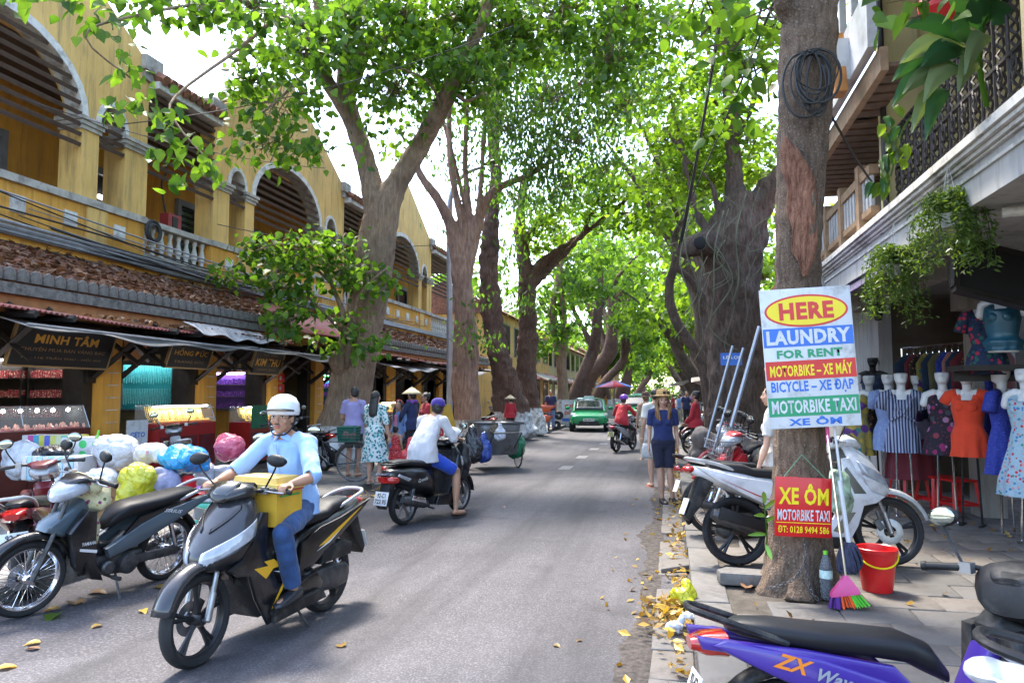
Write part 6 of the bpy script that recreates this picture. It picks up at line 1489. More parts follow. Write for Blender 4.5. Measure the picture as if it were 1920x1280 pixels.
b = MB(); b.prism([(.25, .62), (.20, .775), (-.10, .775), (-.2, .60)], -.12, .12, 'yz', .03); part(b, 'inner_cover', m_blkp, AB)
# --- rider in white shirt on the black scooter
(gx, gy), grz = place((-3.0, 10.30), (-3.40, 9.10))
m_wshirt = cloth('off_white_shirt', (.50, .49, .51), .08); m_bshort = cloth('cobalt_shorts', (.012, .065, .48), .15)
P2, hk = person('man in white shirt, cobalt shorts and violet cap on the black rounded scooter', (gx, gy, 0), grz, dict(
 pelvis=(0, -.22, .87), waist=(0, -.20, 1.02), chest=(0, -.08, 1.20), neck=(0, .02, 1.36), head=(.02, .10, 1.475), sh=(.185, -.01, 1.31), el=(.29, .10, 1.06), wr=(.29, .17, 1.07), hip=(.10, -.20, .84), kn_r=(.26, .20, .62), an_r=(.30, .13, .13), toe_r=(.33, .29, .07), kn_l=(-.22, .20, .66), an_l=(-.2, .12, .35), toe_l=(-.21, .26, .29)),
 vox=.0095, face=-.35, top_=(m_wshirt, 'half', .10), bottom=('shorts', m_bshort), hair='short', shoes=m_blkp, bare=True, hands=(((.0, 1, -.1), (0, -.1, -1), .9, 1), ((.0, 1, -.1), (0, -.1, -1), .9, -1)), fat=1.12)
m_cap = cloth('violet_cap', (.045, .022, .22), .15)
b = MB(hk); b.lathe([(.100, .02), (.102, .05), (.088, .10), (.05, .128), (.001, .135)], 22, (0, -.010, .01)); o = part(b, 'cap', m_cap, P2, 80)
b = MB(hk); b.grid(lambda u, v: (lerp(.085, .075, v) * math.sin((u - .5) * 2.6), .03 + lerp(.06, .155, v) * (.4 + .6 * math.cos((u - .5) * 2.4)), .045 - .02 * v), 12, 5); o = part(b, 'cap_brim', m_cap, P2, 80); md = o.modifiers.new('s', 'SOLIDIFY'); md.thickness = .005
m_pinkmask = cloth('pink_mask', (.55, .10, .14)); b = MB(hk); b.ell((0, .075, -.052), (.055, .045, .04), 14, 10); part(b, 'face_mask', m_pinkmask, P2, 80)
hm2 = thing('spare_helmet', 'white helmet resting on the handlebars of the black rounded scooter', 'helmet', (gx, gy, 0), grz)
b = MB(); b.lathe([(.13, 0), (.135, .04), (.115, .10), (.06, .14), (.001, .15)], 22, (.06, .40, 1.06)); part(b, 'helmet_shell', M('white_shell', (.7, .7, .72)), hm2, 80); b = MB(); b.tube([(.06 + .136 * math.cos(a), .40 + .136 * math.sin(a), 1.07) for a in np.linspace(-1, 2.6, 14)], .012, 6); part(b, 'rim', m_blkp, hm2)
bgq = thing('cloth_bag', 'limp black bag slung over the front of the black rounded scooter', 'bag', (gx, gy, 0), grz)
b = MB(); b.ell((.10, .56, .72), (.14, .10, .28), 16, 12); b.ell((.02, .62, .60), (.12, .08, .2), 14, 10); remesh(b, 'bag_cloth', M('black_nylon', (.016, .016, .019), rough=.4, var=.3, bump=.6, bscale=12, bdist=.03), bgq, .02, 3, .02, 9)
# --- couple on the kerb
m_lav = cloth('lavender_tshirt', (.27, .24, .44), .1); m_dk = cloth('charcoal_shorts', (.03, .03, .04))
p = at(662, 893, z=.12); P3_, hk = person('man in lavender T-shirt seen from behind, short black hair', (p.x, p.y, .12), .05, dict(el_l=(-.25, .04, 1.13), wr_l=(-.16, .24, 1.05), el_r=(.25, .03, 1.13), wr_r=(.17, .24, 1.04)), height=1.66, face=-.6, top_=(m_lav, 'short', .13), bottom=('shorts', m_dk), shoes=m_blkp, bare=True, vox=.011)
m_dress = flowermat('teal_leaf_print', (.58, .62, .60), [(.02, .20, .22), (.05, .32, .34), (.01, .10, .13), (.16, .38, .40)], 22, .45)
p = at(702, 905, z=.12); P4, hk = person('woman with long dark hair in white dress with teal leaf print, from behind', (p.x, p.y, .12), -.15, dict(el_l=(-.24, .10, 1.13), wr_l=(-.26, .28, 1.06), el_r=(.25, -.02, 1.12), wr_r=(.27, .06, .86), kn_r=(.11, .08, .52), kn_l=(-.09, -.02, .5)), height=1.58, female=True, dress=(m_dress, 'half', .40, .27), hair='long', shoes=M('beige_sandals', (.45, .36, .28), rough=.5), bare=True, vox=.011, skin=m_skinl)
m_redd = flowermat('red_dotted_cotton', (.50, .015, .02), [(.6, .5, .5), (.6, .4, .4)], 40, .22)
p = at(741, 893, z=.06); P5, hk = person('small child with hair bun in red dotted dress', (p.x, p.y, .02), -.1, dict(el_l=(-.27, .02, 1.42), wr_l=(-.44, .03, 1.55)), height=1.0, female=True, dress=(m_redd, 'none', .50, .28), hair='bun', shoes=m_blkp, bare=True, vox=.011)
# --- group behind: conical hat, girl, woman
m_navy = cloth('navy_cotton', (.015, .022, .075)); m_pinkc = cloth('pink_cotton', (.60, .20, .32)); m_den = cloth('pale_denim', (.14, .22, .40)); m_redc = cloth('red_jersey', (.42, .02, .03)); m_tan = cloth('beige_trousers', (.42, .34, .25)); m_blackc = cloth('black_trousers', (.012, .012, .014)); m_white_c = cloth('white_cotton', (.60, .58, .55)); m_navyb = cloth('royal_navy_blouse', (.012, .024, .11)); m_navys = cloth('dark_navy_shorts', (.010, .012, .035))
def stand(px, py, z): p = at(px, py, z=z); return (p.x, p.y, z)
P6, hk = person('woman under a pale conical straw hat in navy top, among the parked bikes', stand(772, 874, .12), 1.2, dict(el=(.24, .10, 1.14), wr=(.14, .28, 1.08)), height=1.60, female=True, top_=(m_navy, 'long', .12), bottom=('trousers', m_blackc), shoes=m_blkp, vox=.014); conehat(P6, hk, m_straw, .235)
b = MB(hk); b.tube([(.10 * math.cos(a), .10 * math.sin(a) - .01, -.13 + .02 * math.sin(3 * a)) for a in np.linspace(0, 2 * PI, 14)], .035, 8); part(b, 'violet_scarf', cloth('violet_scarf', (.22, .06, .38)), P6, 80)
P7, hk = person('girl in pale denim jacket with pink top and red headband', stand(748, 874, .12), 2.7, dict(pelvis=(0, 0, .80), hip=(.09, 0, .78), kn=(.1, .2, .62), an=(.1, .16, .2), toe=(.1, .3, .15)), height=1.38, female=True, top_=(m_den, 'long', .06), bottom=('trousers', m_den), hair='front', shoes=m_blkp, vox=.013, face=-.3)
b = MB(hk); b.tube([(.09 * math.cos(a), .02, .03 + .10 * math.sin(a)) for a in np.linspace(0, PI, 12)], .010, 6); part(b, 'headband', m_redc, P7); b = MB(); b.box((0, .115, .98), (.10, .02, .24)); part(b, 'pink_top', m_pinkc, P7)
P8, hk = person('dark-haired woman in red top beside the conical hat', stand(797, 872, .12), 2.2, dict(el=(.22, .08, 1.14), wr=(.12, .26, 1.12)), height=1.56, female=True, top_=(m_redc, 'short', .1), bottom=('trousers', m_blackc), hair='bun', shoes=m_blkp, vox=.014, nod=.15)
# --- woman with straw hat facing us
P9, hk = person('smiling woman with long brown hair and straw hat in navy blouse and shorts', (-.14, 11.7, .0), PI + .12, dict(head=(0, .0, 1.585), el=(.205, -.06, 1.13), wr=(.225, .0, .88), kn_l=(-.09, .03, .50), an_l=(-.13, -.0, .085), toe_l=(-.18, .15, .03), an_r=(.03, .02, .085), toe_r=(.0, .19, .03), kn_r=(.06, .04, .5)), height=1.68, female=True, skin=m_skinl, top_=(m_navyb, 'short', .04), bottom=('shorts', m_navys), hair='front', hairm=m_hairb, shoes=M('black_suede', (.010, .010, .011), rough=.7), vox=.009, smile=True, hands=((V((0, .1, -1)), V((.9, .2, 0)), .3, 1), (V((0, .1, -1)), V((-.9, .2, 0)), .3, -1)), face=-.08)
b = MB(hk); b.lathe([(.178, .078), (.15, .083), (.103, .090), (.098, .097), (.096, .15), (.085, .172), (.05, .180), (.001, .182)], 26, (0, -.012, .0)); o = part(b, 'straw_hat', m_straw2, P9, 60); md = o.modifiers.new('s', 'SOLIDIFY'); md.thickness = .005
b = MB(hk)
for s in (-1, 1): b.ell((s * .03 - .04, .085, .125), (.026, .008, .02), 10, 6)
part(b, 'sunglasses', m_blkp, P9)
# --- others near her
P10, hk = person('woman in beige trousers and dark felt hat seen from behind on the road', stand(1212, 862, 0), .25, dict(el_r=(.23, .05, 1.14), wr_r=(.17, .22, 1.10)), height=1.66, female=True, top_=(cloth('printed_cream_top', (.44, .36, .28), .3), 'none', .08), bottom=('trousers', m_tan), hair='short', hairm=m_hairb, shoes=m_tan, bare=True, skin=m_skinl, vox=.014)
m_felt = cloth('brown_felt', (.10, .045, .03)); b = MB(hk); b.lathe([(.165, .03), (.105, .055), (.10, .13), (.06, .155), (.001, .158)], 20, (0, -.01, 0)); part(b, 'felt_hat', m_felt, P10, 60); b = MB(); b.ell((.10, -.16, 1.06), (.10, .06, .24), 12, 10); part(b, 'maroon_bag', cloth('maroon_bag', (.16, .02, .03)), P10, 80)
P11, hk = person('man in white shirt with black backpack mostly hidden behind the straw-hat woman', stand(1231, 912, 0), .35, dict(), height=1.74, top_=(m_white_c, 'short', .14), bottom=('shorts', cloth('stone_shorts', (.38, .34, .28))), shoes=M('orange_sandals', (.45, .10, .05), rough=.5), bare=True, skin=m_skinl, vox=.014)
b = MB(); b.ell((0, -.20, 1.22), (.15, .10, .24), 14, 10); b.ell((-.02, -.27, 1.12), (.11, .06, .14), 12, 8); remesh(b, 'backpack', m_blackc, P11, .02, 2)
TB_ = thing('tote_bag', 'limp white tote bag held beside the straw-hat woman', 'bag', (-.40, 12.3, .62), scale=.7); b = MB(); b.loft([(0, 0, 0, .14, .03), (.1, 0, 0, .15, .06), (.25, 0, 0, .13, .05), (.36, 0, 0, .10, .012)], 16, 3, 'z'); b.tube([(-.07, 0, .35), (-.05, 0, .5), (0, 0, .58), (.05, 0, .5), (.07, 0, .35)], .008, 5); part(b, 'bag_cloth', m_white_c, TB_, 80)
P12, hk = person('woman in red pullover and black trousers with mauve face mask at the right kerb', stand(1306, 872, .13), 1.35, dict(el=(.21, .06, 1.13), wr=(.12, .22, .98)), height=1.58, female=True, top_=(m_redc, 'long', .08), bottom=('trousers', m_blackc), hair='bun', shoes=M('sandal_tan', (.3, .16, .09), rough=.5), bare=True, vox=.013, fat=1.15)
b = MB(hk); b.ell((0, .072, -.048), (.06, .05, .045), 12, 8); part(b, 'face_mask', cloth('mauve_mask', (.28, .12, .34)), P12, 80)
(x, y), rz = place((-1.18, 22.6), (-1.58, 21.42))
P13, hk = person('rider in red jacket and violet helmet going away on the grey motorbike', (x, y, 0), rz, dict(pelvis=(0, -.22, .84), waist=(0, -.2, .99), chest=(0, -.12, 1.18), neck=(0, -.06, 1.35), head=(0, .0, 1.48), sh=(.185, -.08, 1.28), el=(.34, .06, 1.05), wr=(.32, .24, 1.04), hip=(.1, -.2, .81), kn=(.24, .18, .62), an=(.2, .02, .28), toe=(.2, .16, .22)), vox=.013, top_=(m_redc, 'long', .08), bottom=('trousers', m_blackc), hair='short', shoes=m_blkp, fat=1.1)
helmet(P13, hk, paint('violet_shell', (.20, .05, .42), dirt=False))
P14, hk = person('man in navy T-shirt standing by the orange wheelbarrow', stand(1033, 806, .12), 3.4, dict(), height=1.68, top_=(m_navy, 'short', .1), bottom=('trousers', m_den), shoes=m_blkp, vox=.018, detail=False)
P15, hk = person('shop assistant in dark patterned shirt behind the gold jewellery counter', (-10.9, 11.45, .22), -1.2, dict(el=(.22, .06, 1.12), wr=(.12, .25, 1.05)), height=1.6, female=True, top_=(flowermat('dark_pattern', (.02, .02, .03), [(.1, .1, .14), (.03, .03, .06)], 22), 'short', .1), bottom=('trousers', m_blackc), shoes=m_blkp, vox=.015, hair='long')
P16, hk = person('person in cream shirt standing half hidden behind the sign tree', (1.02, 8.05, .13), 1.2, dict(el_l=(-.24, .02, 1.08), wr_l=(-.27, .10, .84), el_r=(.24, .02, 1.08), wr_r=(.26, .1, .84)), height=1.62, female=True, skin=m_skinl, top_=(m_white_c, 'short', .1), bottom=('shorts', m_tan), shoes=m_blkp, vox=.011)
P17, hk = person('figure in red under a conical hat by the garbage cart', stand(957, 822, .12), .6, dict(), height=1.42, female=True, top_=(m_redc, 'long', .1), bottom=('trousers', m_blackc), shoes=m_blkp, vox=.016, detail=False); conehat(P17, hk, m_straw, .24)
for i, (px, py, c1, c2, lab, z) in enumerate(((1247, 778, m_white_c, m_den, 'far pedestrian in white near the end of the street', 0), (1262, 790, m_redc, m_blackc, 'far pedestrian in red on the right side of the street', 0), (1275, 793, m_den, m_tan, 'far pedestrian in pale blue along the right kerb', 0), (1288, 800, m_navy, m_blackc, 'far pedestrian in navy walking by the right kerb', .13), (1135, 790, cloth('amber_shirt', (.5, .25, .03)), m_navy, 'rider figure in amber behind the first taxi', 0))):
    person(lab, stand(px, py, z), .3 + i, dict(), height=1.62, top_=(c1, 'short', .1), bottom=('trousers', c2), shoes=m_blkp, vox=.022, detail=False)
# ================================================================== SIGNS AND THINGS AT THE SIGN TREE
m_signw = M('sign_white', (.62, .63, .65), rough=.35, var=.1, scale=4, dirt=(.36, .35, .33), dscale=5)
m_signb = M('sign_blue', (.02, .14, .55), rough=.35, var=.05); m_signr = M('sign_red', (.60, .012, .014), rough=.32, var=.06); m_signg = M('sign_green', (.008, .28, .12), rough=.35, var=.05); m_signy = M('sign_yellow', (.85, .66, .01), rough=.35, var=.04)
def signthing(label, a, b_, h, dep=.012, name='sign_board'):
    """panel between two top corner points; returns thing, frame at centre"""
    x = (b_ - a); w = x.length; x.normalize(); z = x.cross(V((0, 0, 1))).normalized(); up = z.cross(x); o = (a + b_) / 2 - up * h / 2
    t = thing(name, label, 'sign', o); m = frame((0, 0, 0), x, up)
    b = MB(m); b.prism([(-w / 2, -h / 2), (w / 2, -h / 2), (w / 2, h / 2), (-w / 2, h / 2)], -dep, 0, 'xy', .002)
    return t, m, w, b
def bar(t, m, x, y, w, h, mat, dz=.001, name='colour_bar', oval=False):
    b = MB(m @ Matrix.Translation((x, y, 0)))
    if oval: b.prism([(w / 2 * math.cos(a), h / 2 * math.sin(a)) for a in np.linspace(0, 2 * PI, 40, endpoint=False)], 0, dz, 'xy')
    else: b.box((0, 0, dz / 2), (w, h, dz))
    return b.build(name, mat, t)
t, m, w, b = signthing('tall white sign on the trunk reading HERE LAUNDRY FOR RENT in coloured bands', P3(1423, 545, 5.66), P3(1593, 534, 5.60), 1.055)
b.build('panel', m_signw, t); hh = 1.055
Yf = lambda f: hh / 2 - f * hh
bar(t, m, 0, Yf(.165), w * .92, hh * .235, m_signr, .002, oval=True); bar(t, m, 0, Yf(.165), w * .87, hh * .205, m_signy, .004, oval=True)
text('HERE', w * .60, hh * .125, m_signr, t, m @ Matrix.Translation((0, Yf(.165), .004)), .045)
bar(t, m, 0, Yf(.352), w * .985, hh * .135, m_signb, .002); text('LAUNDRY', w * .92, hh * .105, m_signw, t, m @ Matrix.Translation((0, Yf(.352), .002)), .045)
text('FOR RENT', w * .72, hh * .062, m_signg, t, m @ Matrix.Translation((0, Yf(.472), .001)), .045)
bar(t, m, 0, Yf(.588), w * .985, hh * .135, m_signr, .002); text('MOTORBIKE – XE MÁY', w * .90, hh * .10, m_signy, t, m @ Matrix.Translation((0, Yf(.582), .002)), .03)
text('BICYCLE – XE ĐẠP', w * .90, hh * .098, m_signb, t, m @ Matrix.Translation((0, Yf(.712), .001)), .03)
bar(t, m, 0, Yf(.848), w * .985, hh * .135, m_signg, .002); text('MOTORBIKE TAXI', w * .92, hh * .095, m_signw, t, m @ Matrix.Translation((0, Yf(.848), .002)), .03)
text('XE ÔM', w * .58, hh * .062, m_signb, t, m @ Matrix.Translation((0, Yf(.952), .001)), .035)
t, m, w, b = signthing('small red sign hung on the trunk with yellow XE ÔM and a phone number', P3(1454, 893, 5.64), P3(1560, 897, 5.62), .445)
b.build('panel', m_signr, t); hh = .445; Yf = lambda f: hh / 2 - f * hh
text('XE ÔM', w * .88, hh * .36, m_signy, t, m @ Matrix.Translation((0, Yf(.28), .001)), .03); text('MOTORBIKE TAXI', w * .92, hh * .19, m_signw, t, m @ Matrix.Translation((0, Yf(.635), .001)), .025)
bar(t, m, 0, Yf(.765), w * .96, .005, m_signy); text('ĐT: 0128 9494 586', w * .90, hh * .12, m_signy, t, m @ Matrix.Translation((0, Yf(.875), .001)), .02)
b = MB(); b.tube([P3(1470, 893, 5.62), P3(1503, 852, 5.66), P3(1548, 897, 5.62)], .004, 5); b.build('hanging_string', M('green_string', (.12, .28, .16), var=0), t, world=True)
# chain
lk = MB(); lk.tube([V((.011 * math.cos(a), 0, .017 * math.sin(a))) for a in np.linspace(0, 2 * PI, 13)], .0034, 5); lkm = lk.mesh('link', m_dmet, 180)
p0 = P3(1506, 1003, 5.62); t = thing('chain', 'rusty chain looped round the foot of the sign tree', 'chain', p0)
for path in ([(1506, 1003, 5.62), (1512, 1030, 5.58), (1506, 1060, 5.52), (1488, 1085, 5.47), (1452, 1100, 5.44), (1440, 1102, 5.46)], [(1508, 1040, 5.57), (1514, 1075, 5.50), (1520, 1105, 5.42), (1532, 1122, 5.38)]):
    sp = spline([P3(*q) for q in path], 30); acc = 0; prev = sp[0]; k = 0
    for q in sp[1:]:
        acc += (q - prev).length
        if acc > .026:
            acc = 0; d_ = (q - prev).normalized(); rot = d_.to_track_quat('Z', 'Y') @ Euler((0, 0, PI / 2 * (k % 2))).to_quaternion(); k += 1
            o = link('chain_link', lkm, t, loc=q - p0, rot=rot.to_euler())
        prev = q
# flat stones and weed
b = MB(); b.prism([(-.22, -.1), (.20, -.12), (.24, .08), (-.16, .13), (-.24, .03)], 0, .10, 'xy', .015); top(b, 'loose_stone', m_kerb, 'thick grey stone slab lying left of the sign tree foot', 'stone').location = (.58, 6.42, .135)
b = MB(); b.prism([(-.18, -.1), (.16, -.08), (.18, .1), (-.1, .12)], 0, .05, 'xy', .012); o = top(b, 'loose_stone', m_slab2, 'tilted broken stone lying in the gutter', 'stone'); o.location = (.02, 7.3, .03); o.rotation_euler = (.1, -.1, .3)
wd = thing('weed', 'green weed with long leaves growing by the sign tree trunk', 'plant', P3(1436, 1040, 5.75)); rng = np.random.default_rng(3)
b = MB(); b.tube(spline([(0, 0, 0), (.01, -.02, .15), (.0, -.02, .32), (-.01, 0, .42)], 4), .006, 5); b.build('stem', m_leafC, wd)
for (z, dx, dz, L) in ((.30, -.14, .06, .10), (.36, .14, .16, .15), (.40, -.02, .2, .13), (.25, .12, .14, .12), (.16, -.22, .04, .14), (.08, .03, -.06, .10)):
    b = MB(); d_ = V((dx, -.05, dz)).normalized(); s_ = d_.cross(V((0, 1, .2))).normalized(); rs = []
    for i in range(7):
        u = i / 6; c_ = V((0, -.02, z)) + d_ * L * u - V((0, 0, .03 * u * u)); wv = .018 * math.sin(PI * min(1, .08 + u * .92)) ** .7; rs.append([c_ - s_ * wv, c_ + V((0, .008, 0)), c_ + s_ * wv])
    b.rings(rs, (False, False), closed=False); o = b.build('leaf', M('fresh_leaf', (.14, .30, .03), rough=.4, var=.2), wd, smooth=180)
# broom, mop, bucket, bottle
t = thing('broom', 'pink broom with violet, orange and green bristles leaning on the sign tree', 'broom', P3(1590, 1133, 5.35))
b = MB(); b.cyl(P3(1586, 1082, 5.40), P3(1551, 812, 5.62), .0095, n=8); b.build('handle', m_chr, t, world=True)
b = MB(); b.cyl(P3(1553, 830, 5.61), P3(1551, 800, 5.63), .014, n=8); b.build('grip', M('pink_plastic', (.62, .06, .22), rough=.35, var=.1), t, world=True)
T0, TL, TR = P3(1586, 1078, 5.40), P3(1558, 1110, 5.38), P3(1610, 1104, 5.36)
b = MB(); b.rings([[T0 + V((s * .012, q * .02, 0)) for s, q in ((-1, -1), (1, -1), (1, 1), (-1, 1))], [TL + V((0, -.03, 0)), TR + V((0, -.03, 0)), TR + V((0, .03, 0)), TL + V((0, .03, 0))], [TL + V((-.004, -.032, -.03)), TR + V((.004, -.032, -.03)), TR + V((.004, .032, -.03)), TL + V((-.004, .032, -.03))]]); b.build('broom_head', M('pink_plastic', (.62, .06, .22)), t, world=True)
for i, (cname, cc) in enumerate((('violet_bristle', (.10, .015, .22)), ('orange_bristle', (.75, .10, .01)), ('green_bristle', (.10, .55, .03)))):
    b = MB(); rr = random.Random(i)
    for k in range(70):
        u = (i + rr.random()) / 3; v = rr.uniform(-.028, .028); a0 = lerp(TL, TR, u) + V((0, v, -.028)); e = lerp(P3(1553, 1142, 5.36), P3(1630, 1134, 5.30), u + rr.uniform(-.01, .01)) + V((0, v * 1.8, rr.uniform(-.004, .01))); e.z = max(e.z, .137)
        b.tube([a0, e], [.004, .003], 3, False)
    o = b.build('bristles', M(cname, cc, rough=.5, var=.2), t, world=True, smooth=180); o['kind'] = 'stuff'
t = thing('mop', 'long white-handled mop with dark blue yarn head propped beside the broom', 'mop', P3(1598, 1065, 5.45))
b = MB(); b.cyl(P3(1592, 1020, 5.48), P3(1544, 640, 5.72), .0105, n=8); b.build('handle', m_white_paint, t, world=True); b = MB(); b.cyl(P3(1592, 1022, 5.48), P3(1574, 900, 5.54), .017, n=8); b.build('sleeve', m_signw, t, world=True)
b = MB(); rr = random.Random(9)
for k in range(46):
    a = rr.random() * 6.28; c0 = P3(1592, 1018, 5.48); b.tube(spline([c0, c0 + V((.05 * math.cos(a), .05 * math.sin(a), -.02)), c0 + V((.085 * math.cos(a + .4), .07 * math.sin(a + .4), -.13 - .06 * rr.random())), c0 + V((.05 * math.cos(a + .9), .05 * math.sin(a + .9), -.20))], 3), .010, 5)
o = b.build('yarn', M('dark_yarn', (.035, .038, .07), rough=.95, var=.4, scale=30), t, world=True, smooth=180); o['kind'] = 'stuff'
t = thing('bucket', 'red plastic bucket with yellow handle right of the sign tree', 'bucket', (1.56, 6.42, .135)); mrb = M('red_plastic', (.62, .018, .018), rough=.3, var=.08, scale=4)
b = MB(); b.lathe([(0, .004), (.105, .004), (.11, .0), (.112, .01), (.148, .30), (.158, .302), (.158, .33), (.150, .335), (.143, .33), (.10, .02), (0, .02)], 30); b.build('bucket_body', mrb, t)
b = MB(); b.tube([(.152 * math.cos(a), -.152 * abs(math.sin(a)) * .96 - .01, .30 - .10 * abs(math.sin(a))) for a in np.linspace(0, PI, 20)], .007, 6); b.build('handle', m_signy, t)
t = thing('water_bottle', 'clear plastic water bottle with lime cap at the sign tree foot', 'bottle', (1.12, 6.08, .135))
m_pet = M('clear_plastic', (.80, .86, .92), rough=.06, var=0, trans=.85); m_pet.node_tree.nodes['Principled BSDF'].inputs['IOR'].default_value = 1.12
b = MB(); b.lathe([(0, .005), (.040, .0), (.046, .012), (.043, .05), (.047, .06), (.043, .075), (.047, .09), (.043, .105), (.047, .12), (.047, .21), (.045, .25), (.030, .30), (.014, .325), (.014, .335)], 20); b.build('bottle_body', m_pet, t, smooth=60)
b = MB(); b.lathe([(.0475, .155), (.0478, .215)], 20); b.build('paper_label', M('mint_label', (.55, .72, .66), rough=.5, var=.25, scale=30), t); b = MB(); b.lathe([(.017, .328), (.017, .355), (0, .356)], 14); b.build('cap', M('lime_cap', (.20, .62, .05), rough=.4, var=0), t)
t = thing('plastic_bag', 'clear bag of green things hanging at the front of the white scooter', 'bag', (1.42, 7.08, .82)); b = MB(); b.ell((0, 0, 0), (.13, .09, .19), 14, 10); b.ell((.02, -.02, -.08), (.12, .1, .13), 12, 8); remesh(b, 'bag_film', M('bag_green', (.30, .42, .30), rough=.15, var=.8, scale=9, bump=.6, bscale=14, bdist=.03), t, .02, 2, .02, 12)

# ================================================================== CLOTHES SHOP: mannequins and stools
m_man = M('mannequin_white', (.66, .66, .67), rough=.28, var=.05)
def stripes(name, a, c_, sc):
    t = NT(name); w = t.new('ShaderNodeTexWave'); w.bands_direction = 'X'; t.link(t.mapped((1, 1, .12)), w.inputs['Vector']); w.inputs['Scale'].default_value = sc; w.inputs['Distortion'].default_value = 3; w.inputs['Detail'].default_value = 2
    t.base(t.ramp(w.outputs['Fac'], [(.35, a), (.6, c_)])); t.set(Roughness=.85); t.bump(t.noise(t.mapped((8, 8, 1)), 4, 3), .6, .02); return t.m
D_ = [('striped navy dress with crossed chest', stripes('navy_stripes', (.012, .018, .075), (.30, .33, .45), 9), 'half', .80, .19),
 ('black dress with violet and rose discs', flowermat('disc_print', (.014, .008, .020), [(.25, .015, .10), (.035, .055, .07), (.30, .16, .28), (.22, .03, .05)], 11, .36), 'none', .80, .21),
 ('bright orange-red button dress', cloth('vermilion_linen', (.72, .055, .015), .06), 'short', .80, .19),
 ('blue speckled dress with pink cuffs, its back turned', flowermat('blue_speckle', (.022, .035, .28), [(.06, .09, .42), (.1, .14, .5)], 60, .3), 'half', .66, .22),
 ('pale sky dress with red and blue flowers', flowermat('flower_print', (.34, .48, .58), [(.55, .03, .05), (.05, .22, .45), (.6, .3, .3), (.06, .25, .18)], 26, .36), 'none', .48, .27),
 ('black dress with rust flowers', flowermat('rust_flowers', (.012, .010, .010), [(.30, .13, .07), (.22, .08, .05)], 22, .3), 'none', .80, .18),
 ('pale blue dress with short sleeves', flowermat('pale_blue_print', (.22, .30, .55), [(.35, .42, .62), (.4, .45, .6)], 50, .3), 'half', .78, .20),
 ('lavender blouse', cloth('lavender_linen', (.38, .33, .48), .1), 'none', .90, .19),
 ('navy dress seen inside the shop', cloth('deep_navy', (.012, .03, .07), .2), 'none', .8, .18),
 ('maroon dress at the shop entrance', cloth('maroon_cotton', (.14, .015, .025), .2), 'half', .75, .20),
 ('patchwork yellow and violet dress', flowermat('patchwork', (.22, .18, .05), [(.10, .03, .16), (.35, .25, .04), (.03, .15, .15)], 9, .5), 'none', .7, .2)]
def mannequin(di, loc, rz, lift=0.0, legs=True, head=True, dark=False):
    lab, mt, sl, hem, fl = D_[di]
    t = thing('mannequin', 'shop mannequin in ' + lab, 'mannequin', loc, rz, 'dressed mannequins outside the clothes shop'); z = lambda v: v + lift
    b = MB(); b.tube(spline([(0, 0, z(1.0)), (0, 0, z(1.2)), (0, .0, z(1.38)), (0, -.005, z(1.52)), (0, -.01, z(1.60))], 3), [.15, .145, .12, .135, .16, .165, .16, .14, .10, .07, .052, .05, .048], 18, flat=.62, up=(0, 1, 0)); b.ell((0, 0, z(1.63)), (.052, .052, .09), 12, 8)
    for s in (-1, 1): limb(b, [(s * .10, -.005, z(1.55)), (s * .18, -.01, z(1.52)), (s * .205, -.01, z(1.42))], [.05, .052, .047]); b.ell((s * .062, .075, z(1.38)), (.06, .05, .06), 12, 8)
    if head: b.loft([(z(1.655), 0, .0, .05, .055), (z(1.68), 0, .03, .062, .08), (z(1.72), 0, .015, .076, .092), (z(1.765), 0, .008, .082, .098), (z(1.80), 0, .0, .080, .098)], 16, 2.2, 'z'); b.tube([(0, .095, z(1.80)), (0, .118, z(1.755)), (0, .10, z(1.745))], [.012, .016, .01], 6)
    remesh(b, 'torso', m_man if not dark else m_blkp, t, .013, 2)
    b = MB(); P = [(0, 0, z(hem)), (0, 0, z(hem + .25 * (1.16 - hem))), (0, 0, z(hem + .7 * (1.16 - hem))), (0, 0, z(1.18)), (0, 0, z(1.36)), (0, 0, z(1.49)), (0, -.01, z(1.545))]
    rr = [fl + .025, fl + .01, .19, .142, .178, .165, .085]; rs = []; n = 40
    sp = spline(P, 4); rad = [float(np.interp(i / (len(sp) - 1), np.linspace(0, 1, 7), rr)) for i in range(len(sp))]
    for i, p in enumerate(sp):
        fo = max(0, 1 - i / 13) * .11
        nk = max(0, (i - len(sp) + 6) / 6) * .20
        rs.append([p - V((0, 0, nk * max(0, math.sin(a)) ** 5)) + V((rad[i] * math.cos(a) * (1 + fo * math.sin(a * 9 + di)), rad[i] * .68 * math.sin(a) * (1 + fo * math.sin(a * 9 + di)), 0)) for a in np.linspace(0, 2 * PI, n, endpoint=False)])
    b.rings(rs, (False, False))
    for s in (-1, 1): b.ell((s * .062, .08, z(1.38)), (.064, .052, .062), 12, 8)
    if sl != 'none':
        for s in (-1, 1): b.tube([(s * .10, -.005, z(1.545)), (s * .19, -.01, z(1.52)), (s * .245, -.01, z(1.42 if sl == 'short' else 1.34))], [.06, .068, .074], 14)
    o = b.build('dress', mt, t, smooth=180)
    if di == 0: b = MB(); b.tube([(-.13, .09, z(1.50)), (0, .135, z(1.28)), (.14, .09, z(1.20))], .018, 6); b.tube([(.13, .09, z(1.50)), (0, .14, z(1.28)), (-.14, .09, z(1.20))], .018, 6); b.build('sash', mt, t)
    if legs:
        for s in (-1, 1):
            b = MB(); b.cyl((s * .07, 0, z(hem + .15)), (s * .10, 0, .02), .013, n=8); b.box((s * .10, 0, .008), (.03, .26, .016)); b.build('leg', m_chr if di not in (2, 5) else m_blkp, t)
    return t
def mp(px, d_): p = at(px, 800, d=d_); return (p.x, p.y, .135)
